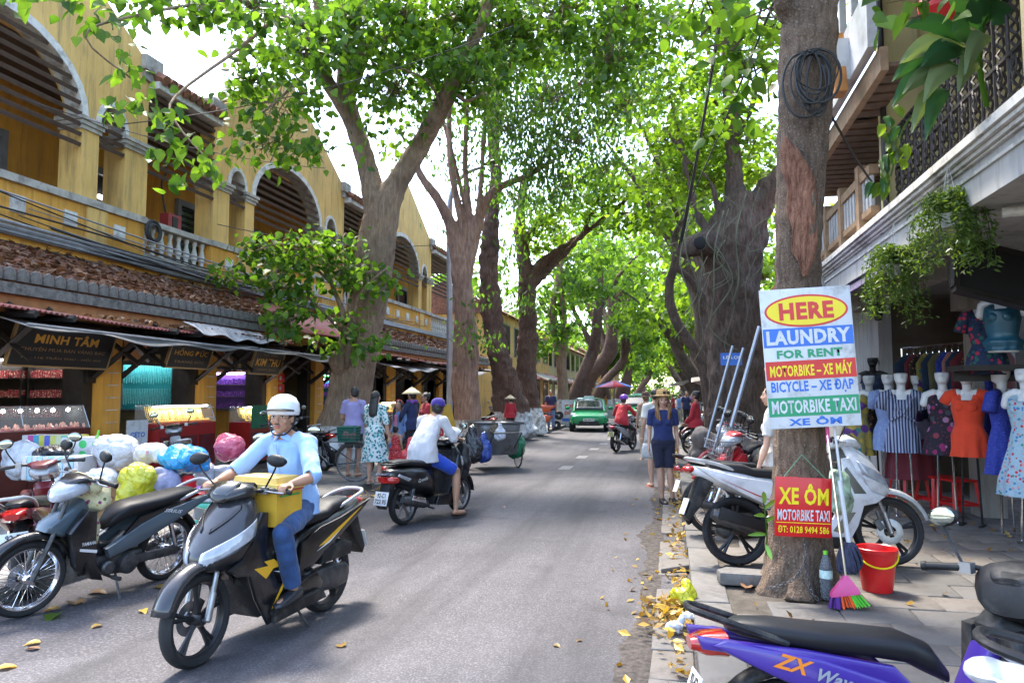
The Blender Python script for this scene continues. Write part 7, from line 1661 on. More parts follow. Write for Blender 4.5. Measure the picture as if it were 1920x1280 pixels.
for di, px, dd, rz in ((0, 1692, 9.4, 2.9), (1, 1770, 9.0, 2.8), (2, 1816, 8.75, 2.6), (3, 1882, 8.2, .6), (4, 1926, 7.7, 2.3), (5, 1632, 10.6, 2.9), (6, 1668, 10.0, 2.8), (7, 1722, 10.6, 2.9), (9, 1606, 11.2, 2.7), (10, 1606, 10.2, 3.0)): mannequin(di, mp(px, dd), rz)
mannequin(8, mp(1640, 12.0), 2.9, lift=.32, dark=True)
D_.append(('glossy teal vest set on a high ledge', M('teal_satin', (.012, .075, .12), rough=.35, var=.3, scale=4), 'none', 1.02, .15)); D_.append(('dark dress with red flowers hung up high', flowermat('dark_red_flowers', (.012, .03, .075), [(.45, .03, .07), (.02, .12, .10), (.05, .03, .2)], 16, .36), 'half', .85, .2))
mannequin(11, mp(1888, 7.9), 2.6, lift=.98, legs=False, head=False); mannequin(12, mp(1856, 8.3), 2.8, lift=.90, legs=False, head=False)
sh = thing('display_ledge', 'dark wooden ledge carrying the high mannequins', 'shelf', mp(1880, 8.1)); b = MB(); b.box((0, 0, 1.82), (.9, .5, .06)); b.box((0, .2, 1.74), (.8, .05, .12)); b.build('ledge_board', m_dark, sh)
for px, dd, lab in ((1700, 10.1, 'red plastic stool draped with maroon cloth behind the striped dress'), (1752, 9.9, 'red plastic stool behind the disc-print dress'), (1790, 9.5, 'red plastic stool half behind the orange dress')):
    t = thing('stool', lab, 'stool', mp(px, dd), .3, 'red plastic stools by the mannequins')
    b = MB(); b.prism([(-.17, -.17), (.17, -.17), (.17, .17), (-.17, .17)], .43, .46, 'xy', .012); b.build('seat', mrb, t)
    for sx in (-1, 1):
        for sy in (-1, 1): b = MB(); b.tube([(sx * .145, sy * .145, .435), (sx * .19, sy * .19, .0)], [.028, .020], 4); b.build('leg', mrb, t)
    b = MB()
    for s in (-1, 1): b.box((0, s * .175, .15), (.33, .014, .03)); b.box((s * .175, 0, .15), (.014, .33, .03))
    b.build('rail', mrb, t)
t = thing('draped_cloth', 'maroon cloth draped low behind the striped dress', 'cloth', mp(1706, 10.0)); b = MB(); b.grid(lambda u, v: (.30 * math.cos(u * 2 * PI) * (1 + .08 * math.sin(u * 44)) * (.85 + .2 * v), .2 * math.sin(u * 2 * PI) * (1 + .08 * math.sin(u * 44)), .92 - .52 * v), 60, 5); b.build('cloth_sheet', cloth('maroon_cotton', (.14, .015, .025)), t, smooth=180)

rr = random.Random(14); GM = [cloth('deep_navy', 0), cloth('maroon_cotton', 0), D_[5][1], D_[10][1], D_[8][1], cloth('olive_linen', (.12, .11, .05)), D_[3][1], cloth('dusty_pink', (.35, .16, .16))]; GN = ('navy', 'maroon', 'rust-flowered', 'patchwork', 'deep blue', 'olive', 'speckled blue', 'dusty pink')
for k in range(16):
    px, dd = 1700 + k * 12, 11.0 - k * .12; p = at(px, 640, d=dd); t = thing('hanging_garment', GN[k % 8] + ' garment on the ' + ('left' if k < 8 else 'right') + ' half of the rail behind the mannequins', 'garment', (p.x, p.y, 1.25), .4 + rr.uniform(-.2, .2), 'garments hung on a rail in the shop')
    b = MB(); w = rr.uniform(.15, .2); b.loft([(rr.uniform(-.2, .1), 0, 0, w + .05, .035), (.45, 0, 0, w, .04), (.85, 0, 0, w + .02, .04), (.97, 0, 0, .09, .03), (1.0, 0, 0, .04, .02)], 20, 2.2, 'z'); o = b.build('garment_cloth', GM[k % 8], t, smooth=180)
    b = MB(); b.tube([(0, 0, 1.0), (0, 0, 1.07), (.02, 0, 1.1), (.04, 0, 1.07)], .006, 4); b.build('hanger_hook', m_chr, t)
t = thing('clothes_rail', 'metal clothes rail under the shop soffit', 'rail', at(1700, 640, d=11)); b = MB(); p0, p1 = at(1690, 640, d=11.1), at(1890, 640, d=9.1); p0.z = p1.z = 2.35; b.cyl(p0, p1, .014, n=6); b.cyl(p0, V((p0.x, p0.y, .13)), .014, n=6); b.build('rail_tube', m_chr, t, world=True)
# ================================================================== BALCONY PLANTS AND LANTERN
def fern(loc, r, h, label, seed, n=1700):
    t = thing('hanging_plant', label, 'plant', loc, group='hanging feathery plants on the balcony'); rng = np.random.default_rng(seed); rr = random.Random(seed)
    b = MB(); b.lathe([(0, -.09), (.07, -.09), (.10, .02), (.105, .03), (.09, .03), (.06, -.06), (0, -.06)], 16); b.build('pot', m_whit, t)
    b = MB(); P = []
    for k in range(52):
        a = rr.random() * 6.28; R1 = r * rr.uniform(.4, 1.05); L = h * rr.uniform(.35, 1.0); sp = spline([(.03 * math.cos(a), .03 * math.sin(a), .02), (R1 * .55 * math.cos(a), R1 * .55 * math.sin(a), .14 + .1 * rr.random()), (R1 * math.cos(a), R1 * math.sin(a), -.05), (R1 * 1.05 * math.cos(a + .2), R1 * 1.05 * math.sin(a + .2), -L)], 8)
        b.tube(sp, .0025, 3, False); P += [tuple(p + V((rr.gauss(0, .02), rr.gauss(0, .02), rr.gauss(0, .02)))) for p in sp for _ in range(3)]
    o = b.build('fronds', m_leafC, t, smooth=180); o['kind'] = 'stuff'
    leafmesh('foliage', P, .055, 'lance', M_fern, rng, .4, .1, t)
    b = MB()
    for s in (-1, 0, 1): b.tube([(.08 * s, .05 * (s == 0), .03), (0, 0, .5)], .003, 3)
    b.build('hanger', m_whttxt, t)
M_fern = leafmat('fern_leaf', (.045, .085, .015), (.13, .20, .04), .35)
fern((2.42, 7.1, 3.22), .30, .50, 'nearer bushy feathery plant hanging from the white balcony', 4); fern((2.40, 8.7, 3.05), .32, .62, 'farther feathery plant hanging lower beside the dark board', 5)
bp = thing('balcony_plant', 'big-leaved tropical plant spilling over the iron railing', 'plant', P3(1830, 120, 6.2)); m_bigleaf = leafmat('big_glossy_leaf', (.018, .065, .022), (.045, .13, .035), .2); m_paleleaf = leafmat('pale_leaf_underside', (.10, .14, .06), (.19, .25, .12), .25)
def bigleaf(px0, py0, px1, py1, w, sag, mt, d0=6.2, d1=5.9, tw=0.0):
    a, c_ = P3(px0, py0, d0), P3(px1, py1, d1); L = (c_ - a).length; t_ = (c_ - a).normalized(); s_ = t_.cross(_cf).normalized(); s_ = (Matrix.Rotation(tw, 3, t_) @ s_); W = w / 2 * d1 / FPX; nrm = s_.cross(t_)
    b = MB(); rs = []
    for i in range(13):
        u = i / 12; p = lerp(a, c_, u) + V((0, 0, sag * L * 4 * u * (1 - u))); wv = W * (math.sin(PI * min(1, .04 + .96 * u ** .85)) ** .75); row = []
        for j in range(-3, 4): row.append(p + s_ * wv * j / 3 + nrm * (.018 * abs(j) / 3 + .006 * ((i + abs(j)) % 2) * (abs(j) > 0)))
        rs.append(row)
    b.rings(rs, (False, False), closed=False); o = b.build('leaf', mt, bp, world=True, smooth=60); at_ = o.data.attributes.new('rnd', 'FLOAT', 'POINT'); at_.data.foreach_set('value', [random.random()] * len(o.data.vertices))
for q in ((1835, 30, 1780, -5, 60, .1, 0), (1840, 55, 1860, -40, 75, .1, 0), (1830, 70, 1790, 60, 70, .15, 0), (1815, 75, 1700, 48, 42, .12, 0), (1810, 85, 1690, 118, 44, .12, 1), (1810, 90, 1730, 125, 46, .1, 0), (1805, 100, 1675, 152, 44, .15, 0), (1800, 130, 1695, 175, 40, .12, 1), (1800, 125, 1674, 200, 46, .2, 0), (1860, 70, 1812, 138, 40, .2, 1), (1800, 130, 1735, 190, 44, .2, 1), (1765, 180, 1712, 248, 34, .2, 1), (1780, 170, 1738, 262, 38, .2, 0), (1840, 120, 1800, 170, 40, .2, 1), (1850, 20, 1885, -30, 70, .1, 0), (1860, 40, 1905, 10, 46, .1, 0)):
    bigleaf(*q[:6], m_paleleaf if q[6] else m_bigleaf)
for k in range(22):
    x, y = random.uniform(1640, 1705), random.uniform(195, 350); bigleaf(x, y, x + random.uniform(-22, 14), y + random.uniform(14, 34), random.uniform(14, 24), .1, random.choice((m_bigleaf, m_paleleaf, m_leafC)), 6.9, 6.8)
b = MB(); b.tube(spline([P3(1850, 200, 6.3), P3(1835, 110, 6.2), P3(1845, 30, 6.2)], 5), .022, 6); b.tube(spline([P3(1780, 170, 6.4), P3(1700, 230, 6.9), P3(1670, 330, 6.9)], 5), .008, 5); b.build('stem', m_leafC, bp, world=True)
t = thing('red_lantern', 'red silk lantern hanging above the balcony leaves', 'lantern', P3(1762, 12, 7.2)); b = MB()
b.lathe([(.06, -.17), (.13, -.13), (.185, -.05), (.195, .02), (.17, .11), (.09, .17), (.05, .18)], 24); b.build('lantern_body', M('red_silk', (.50, .012, .015), rough=.4, var=.1), t, smooth=20); b = MB(); b.cyl((0, 0, -.17), (0, 0, -.36), .014, .02, n=6); b.cyl((0, 0, .18), (0, 0, .6), .004, n=4); b.build('tassel', m_signr, t)

# ================================================================== LEFT PAVEMENT: heap of bags, boxes
def film(name, c, rough=.22, tr=.35):
    t = NT(name); vec = t.coord(); n = t.noise(t.mapped((1, 1, 1)), 7, 4, .6); v = t.noise(vec, 17, 3, .7)
    t.base(t.ramp(v, [(.3, tuple(x * .94 for x in c)), (.7, tuple(min(1, x * 1.04) for x in c))])); t.set(Roughness=rough); t.b.inputs['Coat Weight'].default_value = .5; t.b.inputs['Coat Roughness'].default_value = .12
    t.bump(t.mix(.5, n, v), 1.0, .05); return t.m
m_clear = film('milky_film', (.52, .54, .60)); m_yelb = film('yellow_film', (.55, .52, .015)); m_blub = film('blue_film', (.02, .30, .62)); m_pinkb = film('pink_film', (.55, .08, .14)); m_blkb = film('black_film', (.018, .018, .022)); m_grysack = cloth('lilac_sack', (.28, .28, .40)); m_whtb = film('white_film', (.60, .58, .58), .35)
m_card = M('cardboard', (.33, .20, .10), rough=.8, var=.15, scale=3)
def bagp(px, py, d_, w, h, mt, lab, lumps=4, nm='bag', knot=False, seed=0, cat='bag'):
    rr = random.Random(seed + px); c_ = P3(px, py, d_); W, H_ = w / 2 * d_ / FPX, h / 2 * d_ / FPX
    t = thing(nm, lab, cat, c_ - V((0, 0, H_)), group='wrapped goods heaped on the left pavement'); b = MB(); b.ell((0, 0, H_), (W * .88, W * .66, H_ * .88), 18, 12)
    for k in range(lumps): a = rr.random() * 6.28; b.ell((W * .4 * math.cos(a), W * .3 * math.sin(a), H_ * rr.uniform(.5, 1.3)), (W * rr.uniform(.5, .66), W * .5, H_ * rr.uniform(.5, .66)), 12, 8)
    if knot: b.tube([(0, 0, H_ * 1.7), (W * .1, -.02, H_ * 1.95), (W * .3, -.04, H_ * 2.05)], [W * .22, W * .07, W * .14], 8)
    return remesh(b, 'wrapping', mt, t, .012, 1, .01, 10, crease=.05).parent
for q in ((45, 862, 8.9, 92, 84, m_clear, 'clear bag of white things at the far left of the heap'), (118, 905, 8.5, 90, 40, m_clear, 'flat clear bag under the pale blue stack'), (102, 846, 8.7, 78, 28, m_blkb, 'shiny black bag lying on the pale blue stack'), (218, 846, 8.7, 92, 76, m_clear, 'largest milky clear bag at the top of the heap'), (195, 897, 8.4, 70, 50, m_clear, 'smaller clear bag above the cardboard box'), (286, 848, 8.5, 82, 44, m_whtb, 'white bag printed in red lying on top of the yellow bag'), (346, 860, 8.4, 100, 62, m_blub, 'bright sky-blue bag on the heap'), (258, 906, 8.1, 80, 92, m_yelb, 'tall yellow bag of round things'), (313, 906, 8.2, 66, 62, m_grysack, 'lilac grey tied sack beside the yellow bag'), (432, 838, 8.8, 68, 60, m_pinkb, 'pink bag of red things on the white tub'), (385, 885, 8.8, 50, 50, m_clear, 'crumpled clear bag in front of the white tub')): bagp(*q)
p = P3(286, 846, 8.15); text('GIẤY TỐT', .16, .05, m_signr, [o for o in bpy.data.objects if o.get('label', '').startswith('white bag printed')][0], frame((0.02, -.19, .15), (1, 0, 0), (0, .2, 1)), .03)
t = thing('cardboard_box', 'brown cardboard box under the yellow bag', 'box', at(206, 975, z=.125), .25); b = MB(); b.prism([(-.20, -.18), (.20, -.18), (.20, .18), (-.20, .18)], 0, .42, 'xy', .006); b.build('carton', m_card, t); b = MB(); b.box((0, 0, .4215), (.40, .05, .003)); b.build('packing_tape', M('brown_tape', (.26, .15, .06), rough=.3), t); text('TÂM HIỆP HƯNG', .26, .035, m_blktxt, t, frame((0, -.1815, .30), (1, 0, 0), (0, 0, 1)), .02)
t = thing('paper_stack', 'pale blue and white striped stack of packets in film', 'packets', P3(112, 878, 8.6) - V((0, 0, .12)), .1)
m_pb = M('pale_blue_pack', (.30, .50, .62), rough=.25, var=.15, scale=8)
for k in range(11): b = MB(); b.prism([(-.028, -.16), (.028, -.16), (.028, .16), (-.028, .16)], 0, .27, 'xy', .01); o = b.build('packet', m_pb if k % 2 else m_whtb, t); o.location = (-.32 + .064 * k, 0, .002 * (k % 3))
t = thing('rolled_mats', 'bundle of rainbow-striped mats on top of the heap', 'mats', P3(106, 826, 9.3) - V((0, 0, .1)), .1)
for k, c_ in enumerate(((.5, .5, .5), (.45, .06, .25), (.05, .30, .42), (.55, .5, .08), (.10, .12, .45), (.5, .48, .12), (.50, .50, .3), (.12, .42, .3), (.55, .5, .1))): b = MB(); b.box((-.31 + .075 * k, 0, .09), (.073, .3, .17)); b.build('mat', M('mat_%d' % k, c_, rough=.5, var=.1), t)
t = thing('tissue_pack', 'white pack with green discs leaning behind the pale blue stack', 'pack', P3(165, 842, 9.2) - V((0, 0, .14)), .2); b = MB(); b.prism([(-.28, -.1), (.28, -.1), (.28, .1), (-.28, .1)], 0, .30, 'xy', .03); b.build('pack_film', m_whtb, t)
for i in range(3):
    for j in range(2): b = MB(); b.prism([(.05 * math.cos(a), .05 * math.sin(a)) for a in np.linspace(0, 2 * PI, 16, endpoint=False)], -.1015, -.099, 'xz'); o = b.build('green_disc', M('green_print', (.05, .45, .12), rough=.4), t); o.location = (-.18 + .17 * i, 0, .08 + .13 * j)
t = thing('plastic_tub', 'translucent white tub under the pink bag', 'tub', P3(432, 893, 8.9) - V((0, 0, .16))); b = MB(); b.loft([(0, 0, 0, .17, .13), (.24, 0, 0, .20, .16)], 24, 5, 'z'); b.build('tub_body', m_whtb, t); b = MB(); b.loft([(.241, 0, 0, .215, .175), (.27, 0, 0, .215, .175), (.285, 0, 0, .19, .15)], 24, 5, 'z'); b.build('lid', m_signw, t)
t = thing('red_canister', 'ribbed red plastic canister between sack and striped bundle', 'canister', P3(352, 930, 8.3) - V((0, 0, .13)))
b = MB(); b.lathe([(0, 0), (.085, 0)] + [(.085 + .008 * (k % 2), .03 + .04 * k) for k in range(8)] + [(.05, .36), (0, .37)], 20); b.build('canister_body', mrb, t)
t = thing('towel_stack', 'stack of green and white striped packs by the scooter', 'packets', P3(398, 962, 8.2) - V((0, 0, .0)), .15); t.location.z = .125; _wm[t.name] = Matrix.Translation(t.location)
for k in range(6): b = MB(); b.prism([(-.16, -.12), (.16, -.12), (.16, .12), (-.16, .12)], .001, .085, 'xy', .02); o = b.build('pack', (M('mint_pack', (.12, .55, .35), rough=.3, var=.1) if k % 2 else m_whtb) if k < 5 else M('mauve_pack', (.4, .15, .5), rough=.3), t); o.location = (.01 * (k % 2), 0, .09 * k)
t = thing('mop_poles', 'lime and violet handled poles standing behind the heap', 'poles', P3(180, 880, 8.9))
for a, c_, mt in (((172, 880), (185, 806), M('lime_plastic', (.15, .55, .05), rough=.4)), ((180, 882), (193, 815), M('violet_plastic', (.22, .03, .35), rough=.4)), ((176, 885), (181, 815), m_alu)): b = MB(); b.cyl(P3(*a, 8.9), P3(*c_, 8.95), .014, n=6); b.build('pole', mt, t, world=True)

# ================================================================== SHOP COUNTERS AND STOCK
m_glass = M('display_glass', (.75, .8, .82), rough=.03, var=0, alpha=.08); m_counter = M('red_brown_counter', (.10, .018, .012), rough=.35, var=.2); m_redcounter = M('red_counter', (.33, .015, .015), rough=.35, var=.1)
m_goldm = M('gold', (.85, .52, .12), rough=.3, metal=.9, var=.2, scale=40); m_bulb = M('lit_bulb', (1, 1, 1), var=0, emit=(1, .96, .9), es=14); m_tubew = M('lit_tube', (1, 1, 1), var=0, emit=(.95, .98, 1), es=9)
def counter(y0, y1, x, z0, z1, z2, mt, lab, gold, bulbs=0, w=.5, base=.22, shutters=False):
    t = thing('display_counter', lab, 'counter', (x, (y0 + y1) / 2, base), group='glass jewellery counters'); L = y1 - y0
    b = MB(); b.box((0, 0, (z1 - base) / 2), (w, L, z1 - base)); b.build('counter_base', mt, t)
    for k in range(max(2, int(L / .5))):
        b = MB(); b.box((w / 2 + .006, -L / 2 + (k + .5) * L / max(2, int(L / .5)), (z1 - base) * .45), (.012, L / max(2, int(L / .5)) - .08, (z1 - base) * .6)); b.build('front_panel', m_maroon if mt is m_redcounter else m_counter, t)
    h = z2 - z1; b = MB(); o_ = z1 - base
    b.rings([[V((-w / 2, -L / 2, o_ + .002)), V((w / 2, -L / 2, o_ + .002)), V((w / 2, L / 2, o_ + .002)), V((-w / 2, L / 2, o_ + .002))], [V((-w / 2, -L / 2, o_ + h)), V((w / 2 - .14, -L / 2, o_ + h)), V((w / 2 - .14, L / 2, o_ + h)), V((-w / 2, L / 2, o_ + h))]], (False, True)); b.build('glass_case', m_glass, t)
    b = MB(); 
    for (p, q) in (((w / 2, -L / 2, o_), (w / 2 - .14, -L / 2, o_ + h)), ((w / 2, L / 2, o_), (w / 2 - .14, L / 2, o_ + h)), ((w / 2 - .14, -L / 2, o_ + h), (w / 2 - .14, L / 2, o_ + h)), ((w / 2 - .07, 0, o_ + h / 2 - .1), (w / 2 - .14, 0, o_ + h))): b.tube([p, q], .008, 4)
    b.build('case_frame', m_alu, t)
    b = MB(); rr = random.Random(int(y0 * 10))
    for k in range(int(L / .045)):
        y = -L / 2 + .05 + k * .045
        if gold: b.tube([(-w * .2, y, o_ + h * .9), (-w * .12, y + rr.uniform(-.01, .01), o_ + h * .45), (.0, y, o_ + h * .2)], .008, 4); b.ell((w * .2, y, o_ + .04), (.03, .014, .03), 6, 4)
        else: b.ell((rr.uniform(-.15, .18), y, o_ + .03), (.03, .02, .02 + .05 * rr.random()), 6, 4)
    q = b.build('jewellery', m_goldm if gold else M('pale_trinkets', (.55, .30, .22), rough=.3, metal=.3, var=.7, scale=25), t); q['kind'] = 'stuff'
    b = MB(); b.box((-w * .05, 0, o_ + .008), (w * .8, L * .96, .012)); b.build('case_tray', m_redcounter, t)
    for k in range(bulbs):
        b = MB(); b.ell((-.05, -L / 2 + (k + .6) * L / bulbs, o_ + h * .80), .026, 8, 6); b.build('bulb', m_bulb, t)
    if gold: b = MB(); b.cyl((w * .16, -L / 2 + .05, o_ + h - .03), (w * .16, L / 2 - .05, o_ + h - .03), .012, n=6); b.build('light_tube', m_tubew, t)
counter(7.5, 9.75, -8.95, 0, 1.16, 1.50, m_counter, 'red-brown glass counter lit by a row of round bulbs under MINH TÂM', False, 8); counter(11.45, 13.1, -9.05, 0, 1.13, 1.47, m_redcounter, 'red counter glowing with hanging gold chains', True); counter(14.4, 15.9, -9.1, 0, 1.05, 1.40, m_redcounter, 'red counter with green front beside the violet shop', True)
counter(19.3, 20.9, -9.1, 0, 1.05, 1.4, m_redcounter, 'lit gold counter behind the conical hat', True); counter(22.2, 23.4, -9.1, 0, 1.05, 1.4, m_counter, 'dim counter under the farther grey awning', True)
gp = thing('green_panel', 'flat dark green panel standing on the red counter', 'panel', (-8.83, 14.75, .22)); b = MB(); b.box((0, 0, .95), (.03, .62, .5)); b.build('panel_sheet', M('green_panel', (.015, .16, .08), rough=.5), gp)
# back displays on the far partitions, each lit by its own tube
def display(y, x0, x1, z0, z1, mt, lab, kind, tube=True):
    t = thing('wall_display', lab, 'display', ((x0 + x1) / 2, y, z0)); W, H_ = x1 - x0, z1 - z0
    b = MB(); b.box((0, .02, H_ / 2), (W, .02, H_)); b.build('back_panel', mt, t)
    b = MB(); b.box((0, -.03, -.02), (W, .12, .03)); b.box((0, -.03, H_ + .02), (W, .12, .03)); b.box((-W / 2, -.03, H_ / 2), (.03, .12, H_)); b.box((W / 2, -.03, H_ / 2), (.03, .12, H_)); b.build('cabinet_frame', m_alu if kind != 'red' else m_dark, t)
    rr = random.Random(int(y)); b = MB()
    if kind == 'necklace':
        for k in range(22):
            x = -W / 2 + .06 + k * (W - .12) / 21
            for zz, l in ((H_ * .95, H_ * .38), (H_ * .45, H_ * .34)): b.tube(spline([(x - .02, 0, zz), (x - .008, -.01, zz - l * rr.uniform(.7, 1)), (x + .008, -.01, zz - l * .95), (x + .02, 0, zz)], 3), .005, 4, False)
        q = b.build('necklaces', M('turquoise_beads', (.10, .50, .52), rough=.3, var=.5, scale=30), t); q['kind'] = 'stuff'
    else:
        n = 3
        for r_ in range(n):
            z = H_ * (r_ + .05) / n; s = MB(); s.box((0, -.04, z), (W * .96, .14, .014)); s.build('shelf', m_alu if kind != 'red' else m_dark, t)
            for k in range(int(W / .05)): b.box((-W / 2 + .05 + k * .05, -.04, z + .07), (.036, .08, .10 + .06 * rr.random()), rot=(0, rr.uniform(-.12, .12), 0))
        q = b.build('stock', flowermat('stock_' + kind, (.10, .03, .22) if kind == 'violet' else (.25, .02, .03), [(.3, .1, .4), (.05, .05, .2), (.4, .1, .2)] if kind == 'violet' else [(.5, .3, .2), (.4, .05, .05), (.4, .35, .3)], 30, .4), t); q['kind'] = 'stuff'
    if tube: b = MB(); b.cyl((-W / 2 + .05, -.16, H_ + .0), (W / 2 - .05, -.16, H_), .016, n=6); b.build('light_tube', m_tubew if kind != 'violet' else M('violet_tube', (1, 1, 1), var=0, emit=(.65, .5, 1), es=9), t)
m_turq = M('turquoise_panel', (.01, .24, .27), rough=.6, var=.15)
display(13.5, -11.3, -9.95, 1.35, 2.30, m_turq, 'turquoise board hung with necklaces under a white tube', 'necklace'); display(16.1, -11.0, -9.95, 1.30, 2.15, M('violet_panel', (.16, .08, .30), rough=.6), 'violet-lit shelves of folded goods', 'violet'); display(10.72, -12.4, -10.9, 1.25, 2.25, m_dark, 'dark cabinet of red trinkets, left glass bay', 'red'); display(10.72, -10.75, -9.95, 1.25, 2.25, m_dark, 'dark cabinet of red trinkets, right glass bay', 'red'); display(21.05, -11.0, -9.95, 1.3, 2.1, m_turq, 'lit display with green letters beyond the forked tree', 'violet')
text('OPEN', .5, .12, M('green_neon', (.1, .9, .2), var=0, emit=(.1, 1, .25), es=5), [o for o in bpy.data.objects if o.get('label', '').startswith('lit display with green')][0], frame((.2, -.15, .95), (1, 0, 0), (0, 0, 1)), .02)
for (y0, y1) in ((8.2, 10.6), (11.2, 13.4), (14, 16), (19, 21), (21.5, 23.5), (24.2, 26.3), (27, 29)):
    t = thing('ceiling_tube', 'lit fluorescent tube under the ceiling of the ' + {8.2: 'MINH TÂM', 11.2: 'turquoise', 14: 'violet-lit', 19: 'OPEN-lettered', 21.5: 'second counter beyond the forked tree', 24.2: 'next to last visible', 27: 'farthest visible'}[y0] + ' shop', 'lamp', (-10.4, (y0 + y1) / 2, 2.80), group='fluorescent tubes in the shops'); b = MB(); b.cyl((0, -.5, 0), (0, .5, 0), .018, n=6); b.build('tube', m_tubew, t); b = MB(); b.box((0, 0, .03), (.06, 1.05, .025)); b.build('fitting', m_whit, t)
t = thing('standing_board', 'white roll-up board with blue lettering beside the gold counter', 'sign', (-9.0, 11.15, .22), R(80)); b = MB(); b.box((0, 0, .5), (.42, .03, 1.0)); b.build('board', m_signw, t); text('CETO', .3, .09, m_signb, t, frame((0, -.017, .75), (1, 0, 0), (0, 0, 1)), .03); text('INC', .2, .08, m_blktxt, t, frame((0, -.017, .45), (1, 0, 0), (0, 0, 1)), .0)
for i, (y, z) in enumerate(((16.45, 2.05), (16.45, 1.8))): t = thing('notice', 'small red notice on the yellow pilaster, %s one' % ('upper' if i == 0 else 'lower'), 'sign', (-9.29, y, z)); b = MB(); b.box((0, 0, 0), (.012, .26, .2)); b.build('plate', m_signr, t); b = MB(); b.prism([(.05 * math.cos(a) - .06, .05 * math.sin(a)) for a in np.linspace(0, 2 * PI, 14, endpoint=False)], .0065, .008, 'yz'); b.build('white_mark', m_signw, t)
t = thing('red_chair', 'red plastic chair in the dark passage left of the forked tree', 'chair', (-9.4, 15.0, .22), 1.2)
b = MB(); b.prism([(-.2, -.2), (.2, -.2), (.2, .2), (-.2, .2)], .42, .45, 'xy', .01); b.build('seat', mrb, t); b = MB(); b.grid(lambda u, v: (.22 * math.sin((u - .5) * 2.4), .2 - .06 * math.cos((u - .5) * 2.4), .45 + .38 * v - .06 * (u - .5) ** 2 * 4 * v), 8, 4); o = b.build('backrest', mrb, t); o.modifiers.new('s', 'SOLIDIFY').thickness = .012
for sx in (-1, 1):
    for sy in (-1, 1): b = MB(); b.tube([(sx * .17, sy * .17, .42), (sx * .2, sy * .2, 0)], .016, 5); b.build('leg', mrb, t)
# ================================================================== STREET FURNITURE AND TRAFFIC
d = 23.3
lpost = thing('street_lamp', 'slim grey lamp post with arm curving right over the road', 'street lamp', at(843, 832, z=.12)); m_galv = M('galvanised_steel', (.34, .37, .42), rough=.4, metal=.5, var=.12, scale=3)
b = MB(); b.tube([P3(843, 834, d), P3(843, 700, d), P3(843, 420, d)] + spline([P3(843, 400, d), P3(845, 370, d), P3(856, 342, d), P3(880, 322, d), P3(906, 313, d)], 4), [.10, .085, .075, .06, .05], 12); b.build('pole', m_galv, lpost, world=True, smooth=60)
b = MB(); b.cyl(P3(843, 834, d), P3(843, 818, d), .16, n=12); b.build('base', m_galv, lpost, world=True); b = MB(); b.ell(P3(925, 304, d), (.36, .14, .07), 14, 8, (0, -.25, .2)); b.build('lamp_head', m_dmet, lpost, world=True, smooth=80)
# garbage hand cart
GCt = thing('garbage_cart', 'grey metal garbage handcart on bicycle wheels at the left kerb', 'cart', (-3.95, 16.3, 0), R(28))
b = MB(); b.loft([(.34, 0, 0, .42, .55), (.40, 0, 0, .44, .58), (.86, 0, 0, .48, .66), (1.02, 0, 0, .50, .70)], 20, 7, 'z', (True, False)); o = part(b, 'bin', M('worn_sheet_metal', (.20, .21, .22), rough=.45, metal=.5, var=.35, scale=4, dirt=(.08, .07, .06)), GCt); o.modifiers.new('s', 'SOLIDIFY').thickness = .02
b = MB(); b.tube([(-.50, -.70, 1.03), (.50, -.70, 1.03), (.50, .70, 1.03), (-.50, .70, 1.03), (-.50, -.70, 1.03)], .022, 6); b.tube([(-.3, -.7, .5), (-.3, -1.25, .85), (.3, -1.25, .85), (.3, -.7, .5)], .018, 6); part(b, 'frame', m_dmet, GCt)
def spwheel(t, c, r, axis_rot=0, hi=False):
    b = MB(Matrix.Translation(c)); b.lathe([(r - .03, -.014), (r - .012, -.018), (r - .012, .018), (r - .03, .014), (r - .03, -.014)], 28, (0, 0, 0), 'x'); b.lathe([(0, -.03), (.02, -.03), (.02, .03), (0, .03)], 8, (0, 0, 0), 'x'); w_ = part(b, 'wheel', m_dmet, t)
    b = MB(Matrix.Translation(c)); b.lathe([(r - .014, -.017), (r, -.010), (r, .010), (r - .014, .017)], 28, (0, 0, 0), 'x'); b.build('tyre', m_rub, w_); b = MB(Matrix.Translation(c))
    for k in range(20): a = 2 * PI * k / 20; b.tube([(.02 * (-1) ** k, 0, 0), (0, (r - .03) * math.cos(a), (r - .03) * math.sin(a))], .003, 3, False)
    o = b.build('spokes', m_alu, w_); o['kind'] = 'stuff'
spwheel(GCt, (.58, 0, .36), .36); spwheel(GCt, (-.58, 0, .36), .36); b = MB(); b.ell((0, .9, .18), (.03, .12, .12), 10, 8); part(b, 'caster', m_rub, GCt)
def hangbag(loc, w, h, mt, lab, nm='garbage_bag'):
    t = thing(nm, lab, 'bag', loc, group='bags hung on the garbage cart'); b = MB(); b.ell((0, 0, h * .40), (w, w * .7, h * .42), 14, 10); b.ell((w * .1, 0, h * .25), (w * .9, w * .8, h * .28), 12, 8); b.tube([(0, 0, h * .6), (0, 0, h), (.05, 0, h * 1.03)], [w * .6, w * .3, w * .1], 10); remesh(b, 'bag_film', mt, t, .018, 1, .01, 9, crease=.05)
P_ = lambda px, py, d_: P3(px, py, d_)
